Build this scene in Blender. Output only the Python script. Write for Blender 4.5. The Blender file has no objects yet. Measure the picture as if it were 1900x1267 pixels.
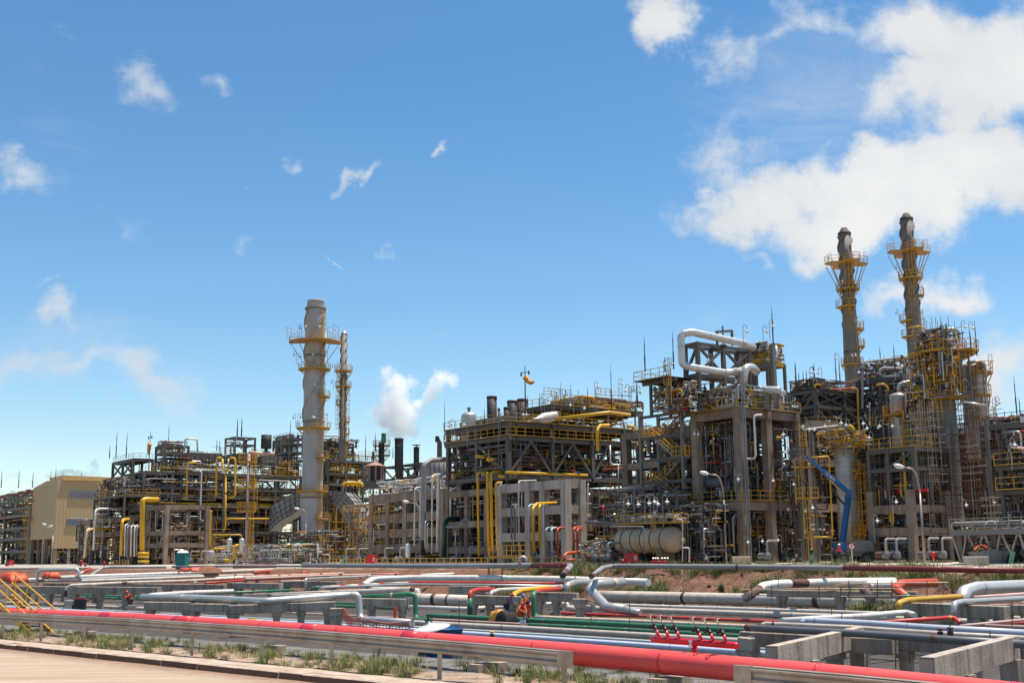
import bpy, math, random
from mathutils import Vector, Matrix, Euler
RNG = random.Random(11)
PI = math.pi
SC = bpy.context.scene
COL = SC.collection
# ---------------------------------------------------------------- camera
F = 2200.0                      # focal length in photo pixels (1900 wide)
CAMZ = 1.1
PITCH = math.atan(396.0 / F)
ROLL = -0.010
CAM = Vector((0, 0, CAMZ))
ROT = Euler((PI / 2 + PITCH, 0, 0)).to_matrix() @ Matrix.Rotation(ROLL, 3, 'Z')
cd = bpy.data.cameras.new('camera')
cd.sensor_width = 36.0
cd.lens = 36.0 * F / 1900.0
cd.clip_start = 0.5
cd.clip_end = 20000
cam = bpy.data.objects.new('camera', cd)
cam.location = CAM
cam.rotation_euler = ROT.to_euler()
COL.objects.link(cam)
SC.camera = cam
# ---------------------------------------------------------------- geometry of the place
Z = Vector((0, 0, 1))
SD = Vector((0.6, -0.8, 0))     # along the plant front, towards the right and nearer
TD = Vector((0.8, 0.6, 0))      # into the plant
ND = Vector((0.69, 0.72, 0)).normalized()   # across the road and the pipe trench
LD = Vector((0.72, -0.69, 0)).normalized()  # along the road

def ray(px, py):
    return ROT @ Vector(((px - 950) / F, (633.5 - py) / F, -1))
def PD(px, py, d):
    r = ray(px, py); return CAM + r * (d / r.y)
def PZ(px, py, z):
    r = ray(px, py); return CAM + r * ((z - CAMZ) / r.z)
_o = PD(1385, 1025, 130.0)
ORG = Vector((_o.x, _o.y, 0))
T0 = (CAM - ORG).dot(TD)
def PT(px, py, t):
    r = ray(px, py); return CAM + r * ((t - T0) / r.dot(TD))
def PW(px, py, w):
    r = ray(px, py); return CAM + r * ((w - CAM.dot(ND)) / r.dot(ND))
def W(s, t, z):
    return ORG + SD * s + TD * t + Z * z
def S(px, t, py=1000):
    return (PT(px, py, t) - ORG).dot(SD)
def ZZ(px, py, t):
    return PT(px, py, t).z
def proj(p):
    q = ROT.transposed() @ (p - CAM)
    return (950 + F * q.x / -q.z, 633.5 - F * q.y / -q.z)

# ---------------------------------------------------------------- mesh builder
ORIGIN = {}
class MB:
    def __init__(self):
        self.v = []; self.f = []; self.m = []; self.mi = 0
    def add(self, vs, fs):
        b = len(self.v)
        self.v.extend(vs)
        self.f.extend([tuple(i + b for i in f) for f in fs])
        self.m.extend([self.mi] * len(fs))
        return self
    def box(self, c, ax, ay, az):
        vs = [c + ax * i + ay * j + az * k for k in (-1, 1) for j in (-1, 1) for i in (-1, 1)]
        return self.add(vs, [(0, 2, 3, 1), (4, 5, 7, 6), (0, 1, 5, 4), (2, 6, 7, 3), (0, 4, 6, 2), (1, 3, 7, 5)])
    def stb(self, s0, s1, t0, t1, z0, z1):
        return self.box(W((s0 + s1) / 2, (t0 + t1) / 2, (z0 + z1) / 2), SD * (abs(s1 - s0) / 2), TD * (abs(t1 - t0) / 2), Z * (abs(z1 - z0) / 2))
    def bar(self, p, q, w, h=None, ext=0.0):
        h = h or w
        d = q - p
        if d.length < 1e-6: return self
        dn = d.normalized()
        if abs(dn.z) > 0.95:
            a = SD if abs(dn.dot(SD)) < 0.9 else TD
            side = (a - dn * a.dot(dn)).normalized()
        else:
            side = dn.cross(Z).normalized()
        up = side.cross(dn).normalized()
        return self.box((p + q) / 2, dn * (d.length / 2 + ext), side * (w / 2), up * (h / 2))
    def tube(self, pts, r, n=8, cap=True):
        m = len(pts)
        if m < 2: return self
        rs = r if isinstance(r, (list, tuple)) else [r] * m
        d0 = (pts[1] - pts[0]).normalized()
        a = Z if abs(d0.z) < 0.9 else Vector((1, 0, 0))
        x = (a - d0 * a.dot(d0)).normalized()
        vs = []; pd = d0
        for i, p in enumerate(pts):
            if i == 0: dd = d0
            elif i == m - 1: dd = (pts[i] - pts[i - 1]).normalized()
            else:
                dd = (pts[i + 1] - pts[i]).normalized() + (pts[i] - pts[i - 1]).normalized()
                dd = dd.normalized() if dd.length > 1e-6 else pd
            x = x - dd * x.dot(dd)
            x = x.normalized() if x.length > 1e-6 else dd.orthogonal().normalized()
            y = dd.cross(x)
            for k in range(n):
                t = 2 * PI * k / n
                vs.append(p + (x * math.cos(t) + y * math.sin(t)) * rs[i])
            pd = dd
        fs = []
        for i in range(m - 1):
            for k in range(n):
                k2 = (k + 1) % n
                fs.append((i * n + k, i * n + k2, (i + 1) * n + k2, (i + 1) * n + k))
        if cap:
            fs.append(tuple(range(n - 1, -1, -1)))
            fs.append(tuple((m - 1) * n + k for k in range(n)))
        return self.add(vs, fs)
    def lathe(self, base, prof, n=16, axis=None):
        ax = axis or Z
        a = Vector((1, 0, 0)) if abs(ax.x) < 0.9 else Vector((0, 1, 0))
        x = (a - ax * a.dot(ax)).normalized(); y = ax.cross(x)
        vs = []
        for (r, h) in prof:
            for k in range(n):
                t = 2 * PI * k / n
                vs.append(base + ax * h + (x * math.cos(t) + y * math.sin(t)) * max(r, 0.001))
        fs = []
        for i in range(len(prof) - 1):
            for k in range(n):
                k2 = (k + 1) % n
                fs.append((i * n + k, i * n + k2, (i + 1) * n + k2, (i + 1) * n + k))
        fs.append(tuple(range(n - 1, -1, -1)))
        fs.append(tuple((len(prof) - 1) * n + k for k in range(n)))
        return self.add(vs, fs)
    def prism(self, pts, ext):
        n = len(pts)
        vs = list(pts) + [p + ext for p in pts]
        fs = [tuple(range(n - 1, -1, -1)), tuple(range(n, 2 * n))]
        for k in range(n):
            k2 = (k + 1) % n
            fs.append((k, k2, n + k2, n + k))
        return self.add(vs, fs)
    def sweep(self, path, prof):
        """prof: list of (across, up) closed outline swept along a nearly level path."""
        n = len(prof); vs = []
        for i, p in enumerate(path):
            a = path[max(i - 1, 0)]; b = path[min(i + 1, len(path) - 1)]
            d = (b - a).normalized(); side = Z.cross(d).normalized()
            for (u, h) in prof: vs.append(p + side * u + Z * h)
        fs = []
        for i in range(len(path) - 1):
            for k in range(n):
                k2 = (k + 1) % n
                fs.append((i * n + k, i * n + k2, (i + 1) * n + k2, (i + 1) * n + k))
        fs.append(tuple(range(n - 1, -1, -1))); fs.append(tuple((len(path) - 1) * n + k for k in range(n)))
        return self.add(vs, fs)
    def build(self, name, mat, parent=None, smooth=False, origin=None):
        if not self.v: return None
        if parent is not None:
            o = ORIGIN[parent.name]
        elif origin is not None:
            o = origin
        else:
            xs = [p.x for p in self.v]; ys = [p.y for p in self.v]
            o = Vector(((min(xs) + max(xs)) / 2, (min(ys) + max(ys)) / 2, min(p.z for p in self.v)))
        me = bpy.data.meshes.new(name)
        me.from_pydata([(p.x - o.x, p.y - o.y, p.z - o.z) for p in self.v], [], self.f)
        mats = mat if isinstance(mat, (list, tuple)) else [mat]
        for mm in mats: me.materials.append(mm)
        if len(mats) > 1: me.polygons.foreach_set('material_index', self.m)
        if smooth:
            me.polygons.foreach_set('use_smooth', [len(f) <= 4 for f in self.f])
        me.update()
        ob = bpy.data.objects.new(name, me)
        COL.objects.link(ob)
        if parent is not None: ob.parent = parent
        else: ob.location = o
        ORIGIN[ob.name] = o
        return ob

LABELS = {}
def tag(o, label=None, cat=None, group=None, kind=None):
    if label:
        o['label'] = label
        LABELS.setdefault(label, []).append((o.name, group))
    if cat: o['category'] = cat
    if group: o['group'] = group
    if kind: o['kind'] = kind
    return o
def thing(name, label, cat, loc, group=None):
    o = bpy.data.objects.new(name, None)
    o.empty_display_size = 0.3
    COL.objects.link(o)
    o.location = loc
    ORIGIN[o.name] = Vector(loc)
    return tag(o, label, cat, group)
def dup(root, delta, label=None, group=None, rotz=None):
    """a copy of a thing with copies of its parts and sub-parts, moved by delta"""
    r = root.copy(); COL.objects.link(r)
    r.location = root.location + delta
    ORIGIN[r.name] = ORIGIN[root.name] + delta
    if rotz is not None: r.rotation_euler = (0, 0, rotz)
    if label: tag(r, label, None, group)
    def kids(a, b):
        for c in list(a.children):
            k = c.copy(); COL.objects.link(k); k.parent = b
            ORIGIN[k.name] = ORIGIN[r.name]
            kids(c, k)
    kids(root, r)
    return r

def fillet(pts, rad, seg=4):
    out = [pts[0]]
    for i in range(1, len(pts) - 1):
        a, b, c = pts[i - 1], pts[i], pts[i + 1]
        u = (a - b); v = (c - b)
        lu, lv = u.length, v.length
        if lu < 1e-5 or lv < 1e-5: continue
        u /= lu; v /= lv
        ang = u.angle(v)
        if ang > PI - 0.06 or ang < 0.05: out.append(b); continue
        t = min(rad / math.tan(ang / 2), lu * 0.48, lv * 0.48)
        p, q = b + u * t, b + v * t
        for k in range(seg + 1):
            f = k / seg
            out.append(p * (1 - f) ** 2 + b * (2 * f * (1 - f)) + q * f * f)
    out.append(pts[-1])
    res = [out[0]]
    for p in out[1:]:
        if (p - res[-1]).length > 1e-4: res.append(p)
    return res
def cut(path, f0, f1):
    """the stretch of a path between two fractions of its length"""
    L = [0.0]
    for i in range(1, len(path)): L.append(L[-1] + (path[i] - path[i - 1]).length)
    a, b = f0 * L[-1], f1 * L[-1]
    def at(x):
        for i in range(1, len(path)):
            if L[i] >= x: 
                k = (x - L[i - 1]) / max(L[i] - L[i - 1], 1e-9)
                return path[i - 1].lerp(path[i], k)
        return path[-1].copy()
    return [at(a)] + [path[i] for i in range(len(path)) if a + 1e-4 < L[i] < b - 1e-4] + [at(b)]

# ---------------------------------------------------------------- materials
def mat(name, base, rough=0.5, metal=0.0, dirt=None, amt=0.35, scale=0.6, streak=0.0, vary=0.12, spots=None, bump=0.0, bscale=8.0):
    m = bpy.data.materials.new(name); m.use_nodes = True
    nt = m.node_tree; N = nt.nodes; L = nt.links
    bs = N['Principled BSDF']
    bs.inputs['Roughness'].default_value = rough
    bs.inputs['Metallic'].default_value = metal
    tc = N.new('ShaderNodeTexCoord')
    c = N.new('ShaderNodeRGB'); c.outputs[0].default_value = (*base, 1)
    out = c.outputs[0]
    def mixc(fac, a, bcol):
        mx = N.new('ShaderNodeMix'); mx.data_type = 'RGBA'
        L.new(fac, mx.inputs[0]); L.new(a, mx.inputs[6])
        mx.inputs[7].default_value = (*bcol, 1)
        return mx.outputs[2]
    def ramp(src, lo, hi, top):
        r = N.new('ShaderNodeMapRange'); r.inputs[1].default_value = lo; r.inputs[2].default_value = hi
        r.inputs[3].default_value = 0; r.inputs[4].default_value = top
        L.new(src, r.inputs[0]); return r.outputs[0]
    def noise(sc, mapscale=None, det=5):
        n = N.new('ShaderNodeTexNoise'); n.inputs['Scale'].default_value = sc; n.inputs['Detail'].default_value = det
        n.inputs['Roughness'].default_value = 0.62
        src = tc.outputs['Object']
        if mapscale:
            mp = N.new('ShaderNodeMapping'); mp.inputs['Scale'].default_value = mapscale
            L.new(src, mp.inputs[0]); src = mp.outputs[0]
        L.new(src, n.inputs['Vector']); return n.outputs['Fac']
    if dirt is None: dirt = tuple(x * 0.45 for x in base)
    out = mixc(ramp(noise(scale), 0.42, 0.72, amt), out, dirt)
    if streak:
        out = mixc(ramp(noise(1.0, (3.2, 3.2, 0.16)), 0.48, 0.74, streak), out, dirt)
    if spots:
        out = mixc(ramp(noise(spots[1]), spots[2], spots[2] + 0.06, 1.0), out, spots[0])
    if vary:
        oi = N.new('ShaderNodeObjectInfo')
        r = N.new('ShaderNodeMapRange'); r.inputs[3].default_value = 1 - vary; r.inputs[4].default_value = 1 + vary
        L.new(oi.outputs['Random'], r.inputs[0])
        hs = N.new('ShaderNodeHueSaturation'); L.new(out, hs.inputs['Color']); L.new(r.outputs[0], hs.inputs['Value'])
        out = hs.outputs[0]
    L.new(out, bs.inputs['Base Color'])
    if bump:
        b = N.new('ShaderNodeBump'); b.inputs['Strength'].default_value = bump; b.inputs['Distance'].default_value = 0.05
        L.new(noise(bscale), b.inputs['Height']); L.new(b.outputs[0], bs.inputs['Normal'])
    return m
M = {
 'steel': mat('painted_grey_steel', (0.118, 0.098, 0.080), 0.62, amt=0.5, dirt=(0.05, 0.036, 0.028), scale=0.5),
 'steel_light': mat('light_grey_steel', (0.19, 0.17, 0.148), 0.5, amt=0.4, scale=0.5),
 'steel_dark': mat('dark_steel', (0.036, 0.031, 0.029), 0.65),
 'galv': mat('galvanised_steel', (0.40, 0.345, 0.285), 0.45, 0.4, dirt=(0.2, 0.11, 0.065), amt=0.75, scale=1.1, vary=0.06),
 'rusty': mat('rusty_steel', (0.17, 0.075, 0.045), 0.75, dirt=(0.08, 0.03, 0.02)),
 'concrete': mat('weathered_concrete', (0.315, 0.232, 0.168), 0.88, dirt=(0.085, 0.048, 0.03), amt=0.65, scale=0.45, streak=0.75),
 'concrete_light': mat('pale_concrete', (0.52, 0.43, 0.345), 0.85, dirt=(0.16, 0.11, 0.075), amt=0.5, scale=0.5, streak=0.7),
 'concrete_grey': mat('grey_precast_concrete', (0.44, 0.35, 0.265), 0.85, dirt=(0.095, 0.066, 0.045), amt=0.6, scale=0.8, streak=0.85, bump=0.3),
 'yellow': mat('yellow_paint', (0.71, 0.385, 0.012), 0.4, dirt=(0.42, 0.2, 0.02), amt=0.35),
 'rail': mat('yellow_railing_paint', (0.62, 0.32, 0.01), 0.45, dirt=(0.34, 0.15, 0.015), amt=0.5),
 'deck_yellow': mat('ochre_platform_paint', (0.47, 0.235, 0.015), 0.55, dirt=(0.2, 0.09, 0.015), amt=0.6),
 'silver': mat('aluminium_cladding', (0.58, 0.56, 0.53), 0.4, 0.5, dirt=(0.4, 0.34, 0.27), amt=0.4, scale=0.9),
 'silver_rust': mat('stained_aluminium_cladding', (0.52, 0.47, 0.41), 0.45, 0.35, dirt=(0.22, 0.12, 0.065), amt=0.55, scale=0.35, streak=0.7),
 'white': mat('white_pipe_paint', (0.76, 0.72, 0.66), 0.4, dirt=(0.48, 0.38, 0.28), amt=0.6, scale=1.7, streak=.2),
 'cream': mat('dusty_white_pipe_paint', (0.62, 0.54, 0.45), 0.5, dirt=(0.36, 0.26, 0.18), amt=0.6, scale=1.6, streak=.25),
 'pink': mat('dusty_pink_primer', (0.6, 0.38, 0.31), 0.5, dirt=(0.45, 0.25, 0.2)),
 'grey': mat('grey_pipe_paint', (0.3, 0.29, 0.285), 0.5, dirt=(0.17, 0.14, 0.13), amt=0.4),
 'dgrey': mat('dark_grey_pipe_paint', (0.16, 0.155, 0.16), 0.45, dirt=(0.09, 0.075, 0.07), amt=0.4),
 'lav': mat('pale_blue_pipe_paint', (0.52, 0.57, 0.68), 0.4, dirt=(0.44, 0.40, 0.36), amt=0.6, scale=1.6),
 'pale': mat('pale_green_pipe_paint', (0.55, 0.62, 0.58), 0.45, dirt=(0.4, 0.38, 0.33)),
 'green': mat('green_pipe_paint', (0.025, 0.19, 0.085), 0.4, dirt=(0.12, 0.17, 0.10), amt=0.6, scale=1.8),
 'dgreen': mat('dark_green_pipe_paint', (0.008, 0.05, 0.03), 0.4, vary=0.05),
 'red': mat('red_pipe_paint', (0.55, 0.045, 0.03), 0.42, dirt=(0.3, 0.03, 0.025), amt=0.4),
 'bigred': mat('red_main_paint', (0.78, 0.075, 0.07), 0.5, dirt=(0.62, 0.13, 0.09), amt=0.45, scale=1.3, vary=0),
 'bigred_fresh': mat('fresh_red_patch_paint', (0.66, 0.03, 0.045), 0.42, vary=0),
 'orange': mat('orange_primer', (0.52, 0.075, 0.025), 0.5, dirt=(0.35, 0.06, 0.02)),
 'brown': mat('brown_wrapped_pipe', (0.11, 0.045, 0.03), 0.7, dirt=(0.06, 0.025, 0.018)),
 'maroon': mat('maroon_primer', (0.2, 0.022, 0.02), 0.5, spots=((0.6, 0.55, 0.5), 2.2, 0.62)),
 'blue': mat('blue_paint', (0.012, 0.10, 0.27), 0.35, dirt=(0.03, 0.08, 0.16)),
 'black': mat('black_fittings', (0.02, 0.018, 0.018), 0.5),
 'stack': mat('stack_cladding', (0.40, 0.378, 0.35), 0.6, 0.0, dirt=(0.25, 0.215, 0.18), amt=0.5, scale=0.12, streak=0.35, vary=0.03),
 'stack_dark': mat('weathered_stack_steel', (0.2, 0.178, 0.155), 0.72, 0.0, dirt=(0.11, 0.085, 0.07), amt=0.5, scale=0.14, streak=0.5, vary=0.04),
 'tan': mat('tan_wall_cladding', (0.47, 0.325, 0.165), 0.6, dirt=(0.4, 0.26, 0.13), amt=0.3, scale=0.15, streak=0.25, vary=0),
 'roof': mat('yellow_roof_edge', (0.6, 0.38, 0.13), 0.5, vary=0),
 'louver': mat('grey_louver', (0.27, 0.26, 0.28), 0.5, vary=0),
 'tank': mat('tan_tank_cladding', (0.58, 0.43, 0.275), 0.5, 0.05, dirt=(0.26, 0.165, 0.10), amt=0.5, scale=0.3, streak=0.5, vary=0),
 'brick': mat('brick_red_roof', (0.36, 0.2, 0.16), 0.8, vary=0),
 'lamp': mat('white_enamel', (0.78, 0.77, 0.74), 0.3, vary=0.05),
 'skin': mat('skin', (0.3, 0.15, 0.09), 0.5, vary=0, amt=0),
 'cloth_orange': mat('orange_work_cloth', (0.72, 0.12, 0.025), 0.85, amt=0.3),
 'cloth_navy': mat('navy_work_cloth', (0.03, 0.04, 0.13), 0.85, amt=0.3),
 'cloth_dark': mat('dark_trousers', (0.025, 0.03, 0.035), 0.85, amt=0.2),
 'tarp': mat('orange_tarpaulin', (0.6, 0.075, 0.015), 0.6, dirt=(0.5, 0.06, 0.02), amt=0.4, scale=1.5, vary=0.03),
 'tarp_yellow': mat('amber_tarpaulin', (0.8, 0.3, 0.03), 0.6, amt=0.3, scale=1.5),
 'rubber': mat('black_cloth', (0.012, 0.01, 0.01), 0.8, amt=0.2),
 'teal': mat('teal_plastic', (0.01, 0.2, 0.17), 0.45, vary=0),
 'gear_red': mat('fire_red_paint', (0.62, 0.012, 0.02), 0.35, amt=0.2, vary=0),
 'rubble': mat('loose_waste', (0.22, 0.14, 0.09), 0.8, amt=0.6, scale=2, dirt=(0.05, 0.03, 0.03)),
 'leaf': mat('weed_leaves', (0.12, 0.165, 0.035), 0.6, dirt=(0.26, 0.22, 0.08), amt=0.7, scale=0.7, vary=0.2),
 'dry': mat('dry_grass', (0.38, 0.31, 0.15), 0.8, amt=0.3, vary=0.2),
 'grating': mat('deck_grating', (0.055, 0.048, 0.042), 0.75),
}
# ---------------------------------------------------------------- sun, sky and clouds
SUN_EL, SUN_DIR = math.radians(74), Vector((0.80, 0.60, 0)).normalized()
SUN_DIR = Vector((0.95, 0.25, 0)).normalized()
sl = bpy.data.lights.new('sun', 'SUN'); sl.energy = 4.9; sl.angle = math.radians(0.5); sl.color = (1.0, 0.915, 0.79)
so = bpy.data.objects.new('sun', sl); COL.objects.link(so)
sv = SUN_DIR * math.cos(SUN_EL) + Z * math.sin(SUN_EL)
so.rotation_euler = (-sv).to_track_quat('-Z', 'Y').to_euler()
so.location = (0, 60, 120)
wd = bpy.data.worlds.new('World'); SC.world = wd; wd.use_nodes = True
nt = wd.node_tree; N = nt.nodes; L = nt.links
N.clear()
wo = N.new('ShaderNodeOutputWorld')
sky = N.new('ShaderNodeTexSky'); sky.sky_type = 'NISHITA'; sky.sun_disc = False
sky.sun_elevation = SUN_EL
sky.sun_rotation = math.atan2(SUN_DIR.x, SUN_DIR.y)
sky.air_density = 1.0; sky.dust_density = 0.0; sky.ozone_density = 1.6
hs = N.new('ShaderNodeHueSaturation'); hs.inputs['Saturation'].default_value = 1.24; hs.inputs['Hue'].default_value = 0.495; hs.inputs['Value'].default_value = 1.0
L.new(sky.outputs[0], hs.inputs['Color'])
bg = N.new('ShaderNodeBackground'); bg.inputs['Strength'].default_value = 0.108
L.new(hs.outputs[0], bg.inputs['Color'])
def vm(op, a, b=None):
    n = N.new('ShaderNodeVectorMath'); n.operation = op
    for i, x in enumerate((a, b)):
        if x is None: continue
        if isinstance(x, (tuple, Vector)): n.inputs[i].default_value = x
        else: L.new(x, n.inputs[i])
    return n
def mt(op, a, b=None, clamp=False):
    n = N.new('ShaderNodeMath'); n.operation = op; n.use_clamp = clamp
    for i, x in enumerate((a, b)):
        if x is None: continue
        if isinstance(x, (int, float)): n.inputs[i].default_value = x
        else: L.new(x, n.inputs[i])
    return n.outputs[0]
def mr(src, lo, hi, a=0.0, b=1.0, smooth=False):
    n = N.new('ShaderNodeMapRange'); n.interpolation_type = 'SMOOTHSTEP' if smooth else 'LINEAR'
    for i, x in enumerate((lo, hi, a, b)): n.inputs[1 + i].default_value = x
    L.new(src, n.inputs[0]); return n.outputs[0]
tc = N.new('ShaderNodeTexCoord')
sep = N.new('ShaderNodeSeparateXYZ'); L.new(tc.outputs['Generated'], sep.inputs[0])
ay = mt('MAXIMUM', mt('ABSOLUTE', sep.outputs[1]), 0.05)
cmb = N.new('ShaderNodeCombineXYZ')
L.new(mt('DIVIDE', sep.outputs[0], ay), cmb.inputs[0]); L.new(mt('DIVIDE', sep.outputs[2], ay), cmb.inputs[1])
uv = cmb.outputs[0]
wn = N.new('ShaderNodeTexNoise'); wn.inputs['Scale'].default_value = 7.0; wn.inputs['Detail'].default_value = 9; wn.inputs['Roughness'].default_value = .6
L.new(uv, wn.inputs['Vector'])
wv = vm('MULTIPLY', vm('SUBTRACT', wn.outputs['Color'], (.5, .5, .5)).outputs[0], (.20, .17, 0)).outputs[0]
uvw = vm('ADD', uv, wv).outputs[0]
def chart(px, py):
    r = ray(px, py); return r.x / r.y, r.z / r.y
def blob(px, py, a, b, rot=0.0, gain=1.0):
    u, v = chart(px, py)
    mp = N.new('ShaderNodeMapping'); mp.vector_type = 'TEXTURE'
    mp.inputs['Location'].default_value = (u, v, 0); mp.inputs['Rotation'].default_value = (0, 0, math.radians(rot))
    mp.inputs['Scale'].default_value = (a / F, b / F, 1)
    L.new(uvw, mp.inputs[0])
    ln = vm('LENGTH', mp.outputs[0]).outputs['Value']
    return mt('MULTIPLY', mt('SUBTRACT', 1.0, ln, clamp=True), gain)
def union(lst):
    o = lst[0]
    for x in lst[1:]: o = mt('MAXIMUM', o, x)
    return o
def noise(scale, mapping=None, det=9, rough=0.58, dist=0.0):
    n = N.new('ShaderNodeTexNoise'); n.inputs['Scale'].default_value = scale; n.inputs['Detail'].default_value = det
    n.inputs['Roughness'].default_value = rough; n.inputs['Distortion'].default_value = dist
    src = uv
    if mapping:
        mp = N.new('ShaderNodeMapping'); mp.inputs['Rotation'].default_value = (0, 0, math.radians(mapping[0])); mp.inputs['Scale'].default_value = (mapping[1], mapping[2], 1)
        L.new(uv, mp.inputs[0]); src = mp.outputs[0]
    L.new(src, n.inputs['Vector']); return n.outputs['Fac']
# heaped clouds upper right
heap = union([blob(1640, 345, 420, 150, -8, 1.1), blob(1420, 375, 250, 105, 6, 1.0), blob(1570, 395, 330, 125, 0, 1.0), blob(1850, 350, 330, 170, 0, 1.05),
              blob(1840, 130, 300, 210, 20, 1.1), blob(1690, 160, 280, 190, 25, .8), blob(1450, 190, 220, 190, -20, .52), blob(1500, 60, 380, 130, 10, .52),
              blob(1240, 35, 150, 95, 20, .85), blob(1700, 575, 200, 75, 15, .66), blob(1690, 60, 320, 150, 0, .7), blob(1880, 700, 230, 130, 0, .66), blob(1400, 455, 120, 60, -20, .5)])
n1 = noise(9.0, None, 10, 0.6, 0.15)
dens1 = mr(mt('ADD', mt('MULTIPLY', heap, 1.25), mt('MULTIPLY', mt('SUBTRACT', n1, 0.5), 1.7)), 0.30, .82, 0, .98, True)
# torn puffs on the left
wisps = union([blob(258, 118, 105, 75, -35, .9), blob(400, 125, 80, 48, -35, .62), blob(40, 285, 130, 55, -18, .9), blob(680, 310, 52, 22, 25, .95), blob(822, 312, 46, 17, 25, .95),
               blob(575, 292, 48, 22, 10, .62), blob(438, 332, 34, 18, -10, .6), blob(130, 600, 62, 50, -50, .9), blob(235, 708, 210, 62, -13, 1.0), blob(90, 685, 250, 55, -5, .85), blob(60, 640, 200, 120, 0, .3),
               blob(445, 437, 62, 22, 5, .5), blob(600, 488, 26, 8, 8, .8), blob(718, 468, 30, 18, 40, .55), blob(815, 612, 26, 16, 0, .45), blob(140, 547, 110, 10, 0, .5), blob(260, 380, 170, 30, -38, .32),
               blob(100, 60, 130, 60, -20, .35)])
n2 = noise(16.0, (18, 0.75, 1.9), 10, 0.66, 0.5)
dens2 = mr(mt('ADD', mt('MULTIPLY', wisps, 1.15), mt('MULTIPLY', mt('SUBTRACT', n2, 0.5), 1.5)), 0.22, 1.2, 0, .75, True)
# thin high veil
veil = union([blob(1540, 170, 560, 330, 10, .8), blob(170, 670, 430, 150, -10, .8), blob(90, 200, 330, 260, -30, .5), blob(1800, 620, 420, 260, 0, .6), blob(1250, 640, 260, 90, 10, .4)])
n5 = noise(6.0, (24, 0.6, 2.6), 10, 0.66, 0.8)
dens4 = mr(mt('ADD', mt('MULTIPLY', veil, .8), mt('MULTIPLY', mt('SUBTRACT', n5, 0.5), 1.2)), 0.25, 1.1, 0, .5, True)
# low grey streaks near the horizon on the left
low = union([blob(110, 830, 230, 26, -2, 1), blob(60, 870, 260, 30, 2, 1)])
n3 = noise(9.0, (0, 0.5, 5.0), 6, 0.55, 0.3)
dens3 = mr(mt('ADD', low, mt('SUBTRACT', n3, 0.5)), 0.5, 1.0, 0, .45, True)
shade = mr(mt('ADD', noise(6.0, None, 8, .6), mt('MULTIPLY', heap, .25)), 0.38, 0.8, 0.0, 1.0)
cc = N.new('ShaderNodeMix'); cc.data_type = 'RGBA'; L.new(shade, cc.inputs[0])
cc.inputs[6].default_value = (0.72, 0.76, 0.80, 1); cc.inputs[7].default_value = (0.93, 0.94, 0.94, 1)
cb = N.new('ShaderNodeBackground'); cb.inputs['Strength'].default_value = 0.68; L.new(cc.outputs[2], cb.inputs['Color'])
gb = N.new('ShaderNodeBackground'); gb.inputs['Strength'].default_value = 0.27; gb.inputs['Color'].default_value = (0.62, 0.78, 1.0, 1)
m1 = N.new('ShaderNodeMixShader'); m2 = N.new('ShaderNodeMixShader')
L.new(dens3, m1.inputs[0]); L.new(bg.outputs[0], m1.inputs[1]); L.new(gb.outputs[0], m1.inputs[2])
L.new(mt('MAXIMUM', dens4, mt('MAXIMUM', dens1, dens2)), m2.inputs[0]); L.new(m1.outputs[0], m2.inputs[1]); L.new(cb.outputs[0], m2.inputs[2])
L.new(m2.outputs[0], wo.inputs['Surface'])
SC.view_settings.view_transform = 'Standard'
SC.view_settings.look = 'None'
SC.view_settings.exposure = 0.48
SC.view_settings.gamma = 1.0
SC.cycles.max_bounces = 14
SC.cycles.diffuse_bounces = 3
SC.cycles.glossy_bounces = 3
SC.cycles.transmission_bounces = 2
SC.cycles.transparent_max_bounces = 4
SC.cycles.volume_bounces = 14
# ---------------------------------------------------------------- ground, road, kerb, verge
def sstep(a, b, x):
    t = min(1, max(0, (x - a) / (b - a))); return t * t * (3 - 2 * t)
def hnoise(x, y):
    return (math.sin(x * 1.7 + 2.1 * math.sin(y * .9)) + math.sin(y * 2.3 + 1.7 * math.sin(x * 1.1)) + math.sin((x + y) * 4.1) * .5) / 2.5
def gheight(w, l):
    z = -2.06
    z += 0.16 * sstep(19.2, 19.9, w)
    z -= 0.05 * sstep(21.5, 24, w)
    z -= 1.45 * sstep(25.0, 30.5, w)
    sh = 13 * (1 - sstep(-50, -38, l))
    ww = w + 1.1 * hnoise(l * .21, 3.1) - sh
    z += 2.75 * sstep(75, 84.5, ww)
    z += 0.62 * sstep(85, 106, w - sh * .6)
    z += 0.03 * hnoise(l * 1.3, w * 1.3) * (1 if w > 19.8 else 0) * (1 if w < 106 else 0)
    z += (0.22 * hnoise(l * .7, w * .8) + .12 * hnoise(l * 2.3 + 1, w * 2.9)) * sstep(76, 79, w - sh) * (1 - sstep(84, 90, w - sh))
    return z
def LW(l, w, z=None):
    p = LD * l + ND * w
    return Vector((p.x, p.y, gheight(w, l) if z is None else z))
def lw(p): return p.dot(LD), p.dot(ND)
def spaced(segs):
    o = []
    for (a, b, n) in segs:
        o += [a + (b - a) * i / n for i in range(n)]
    o.append(segs[-1][1]); return o
ws = spaced([(-3000, -60, 8), (-60, 17, 8), (17, 31, 48), (31, 74, 22), (74, 104, 70), (104, 114, 8), (114, 400, 12), (400, 9000, 12)])
ls = spaced([(-9000, -400, 10), (-400, -140, 12), (-140, 40, 260), (40, 120, 12), (120, 9000, 12)])
vs = []; colr = []
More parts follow.
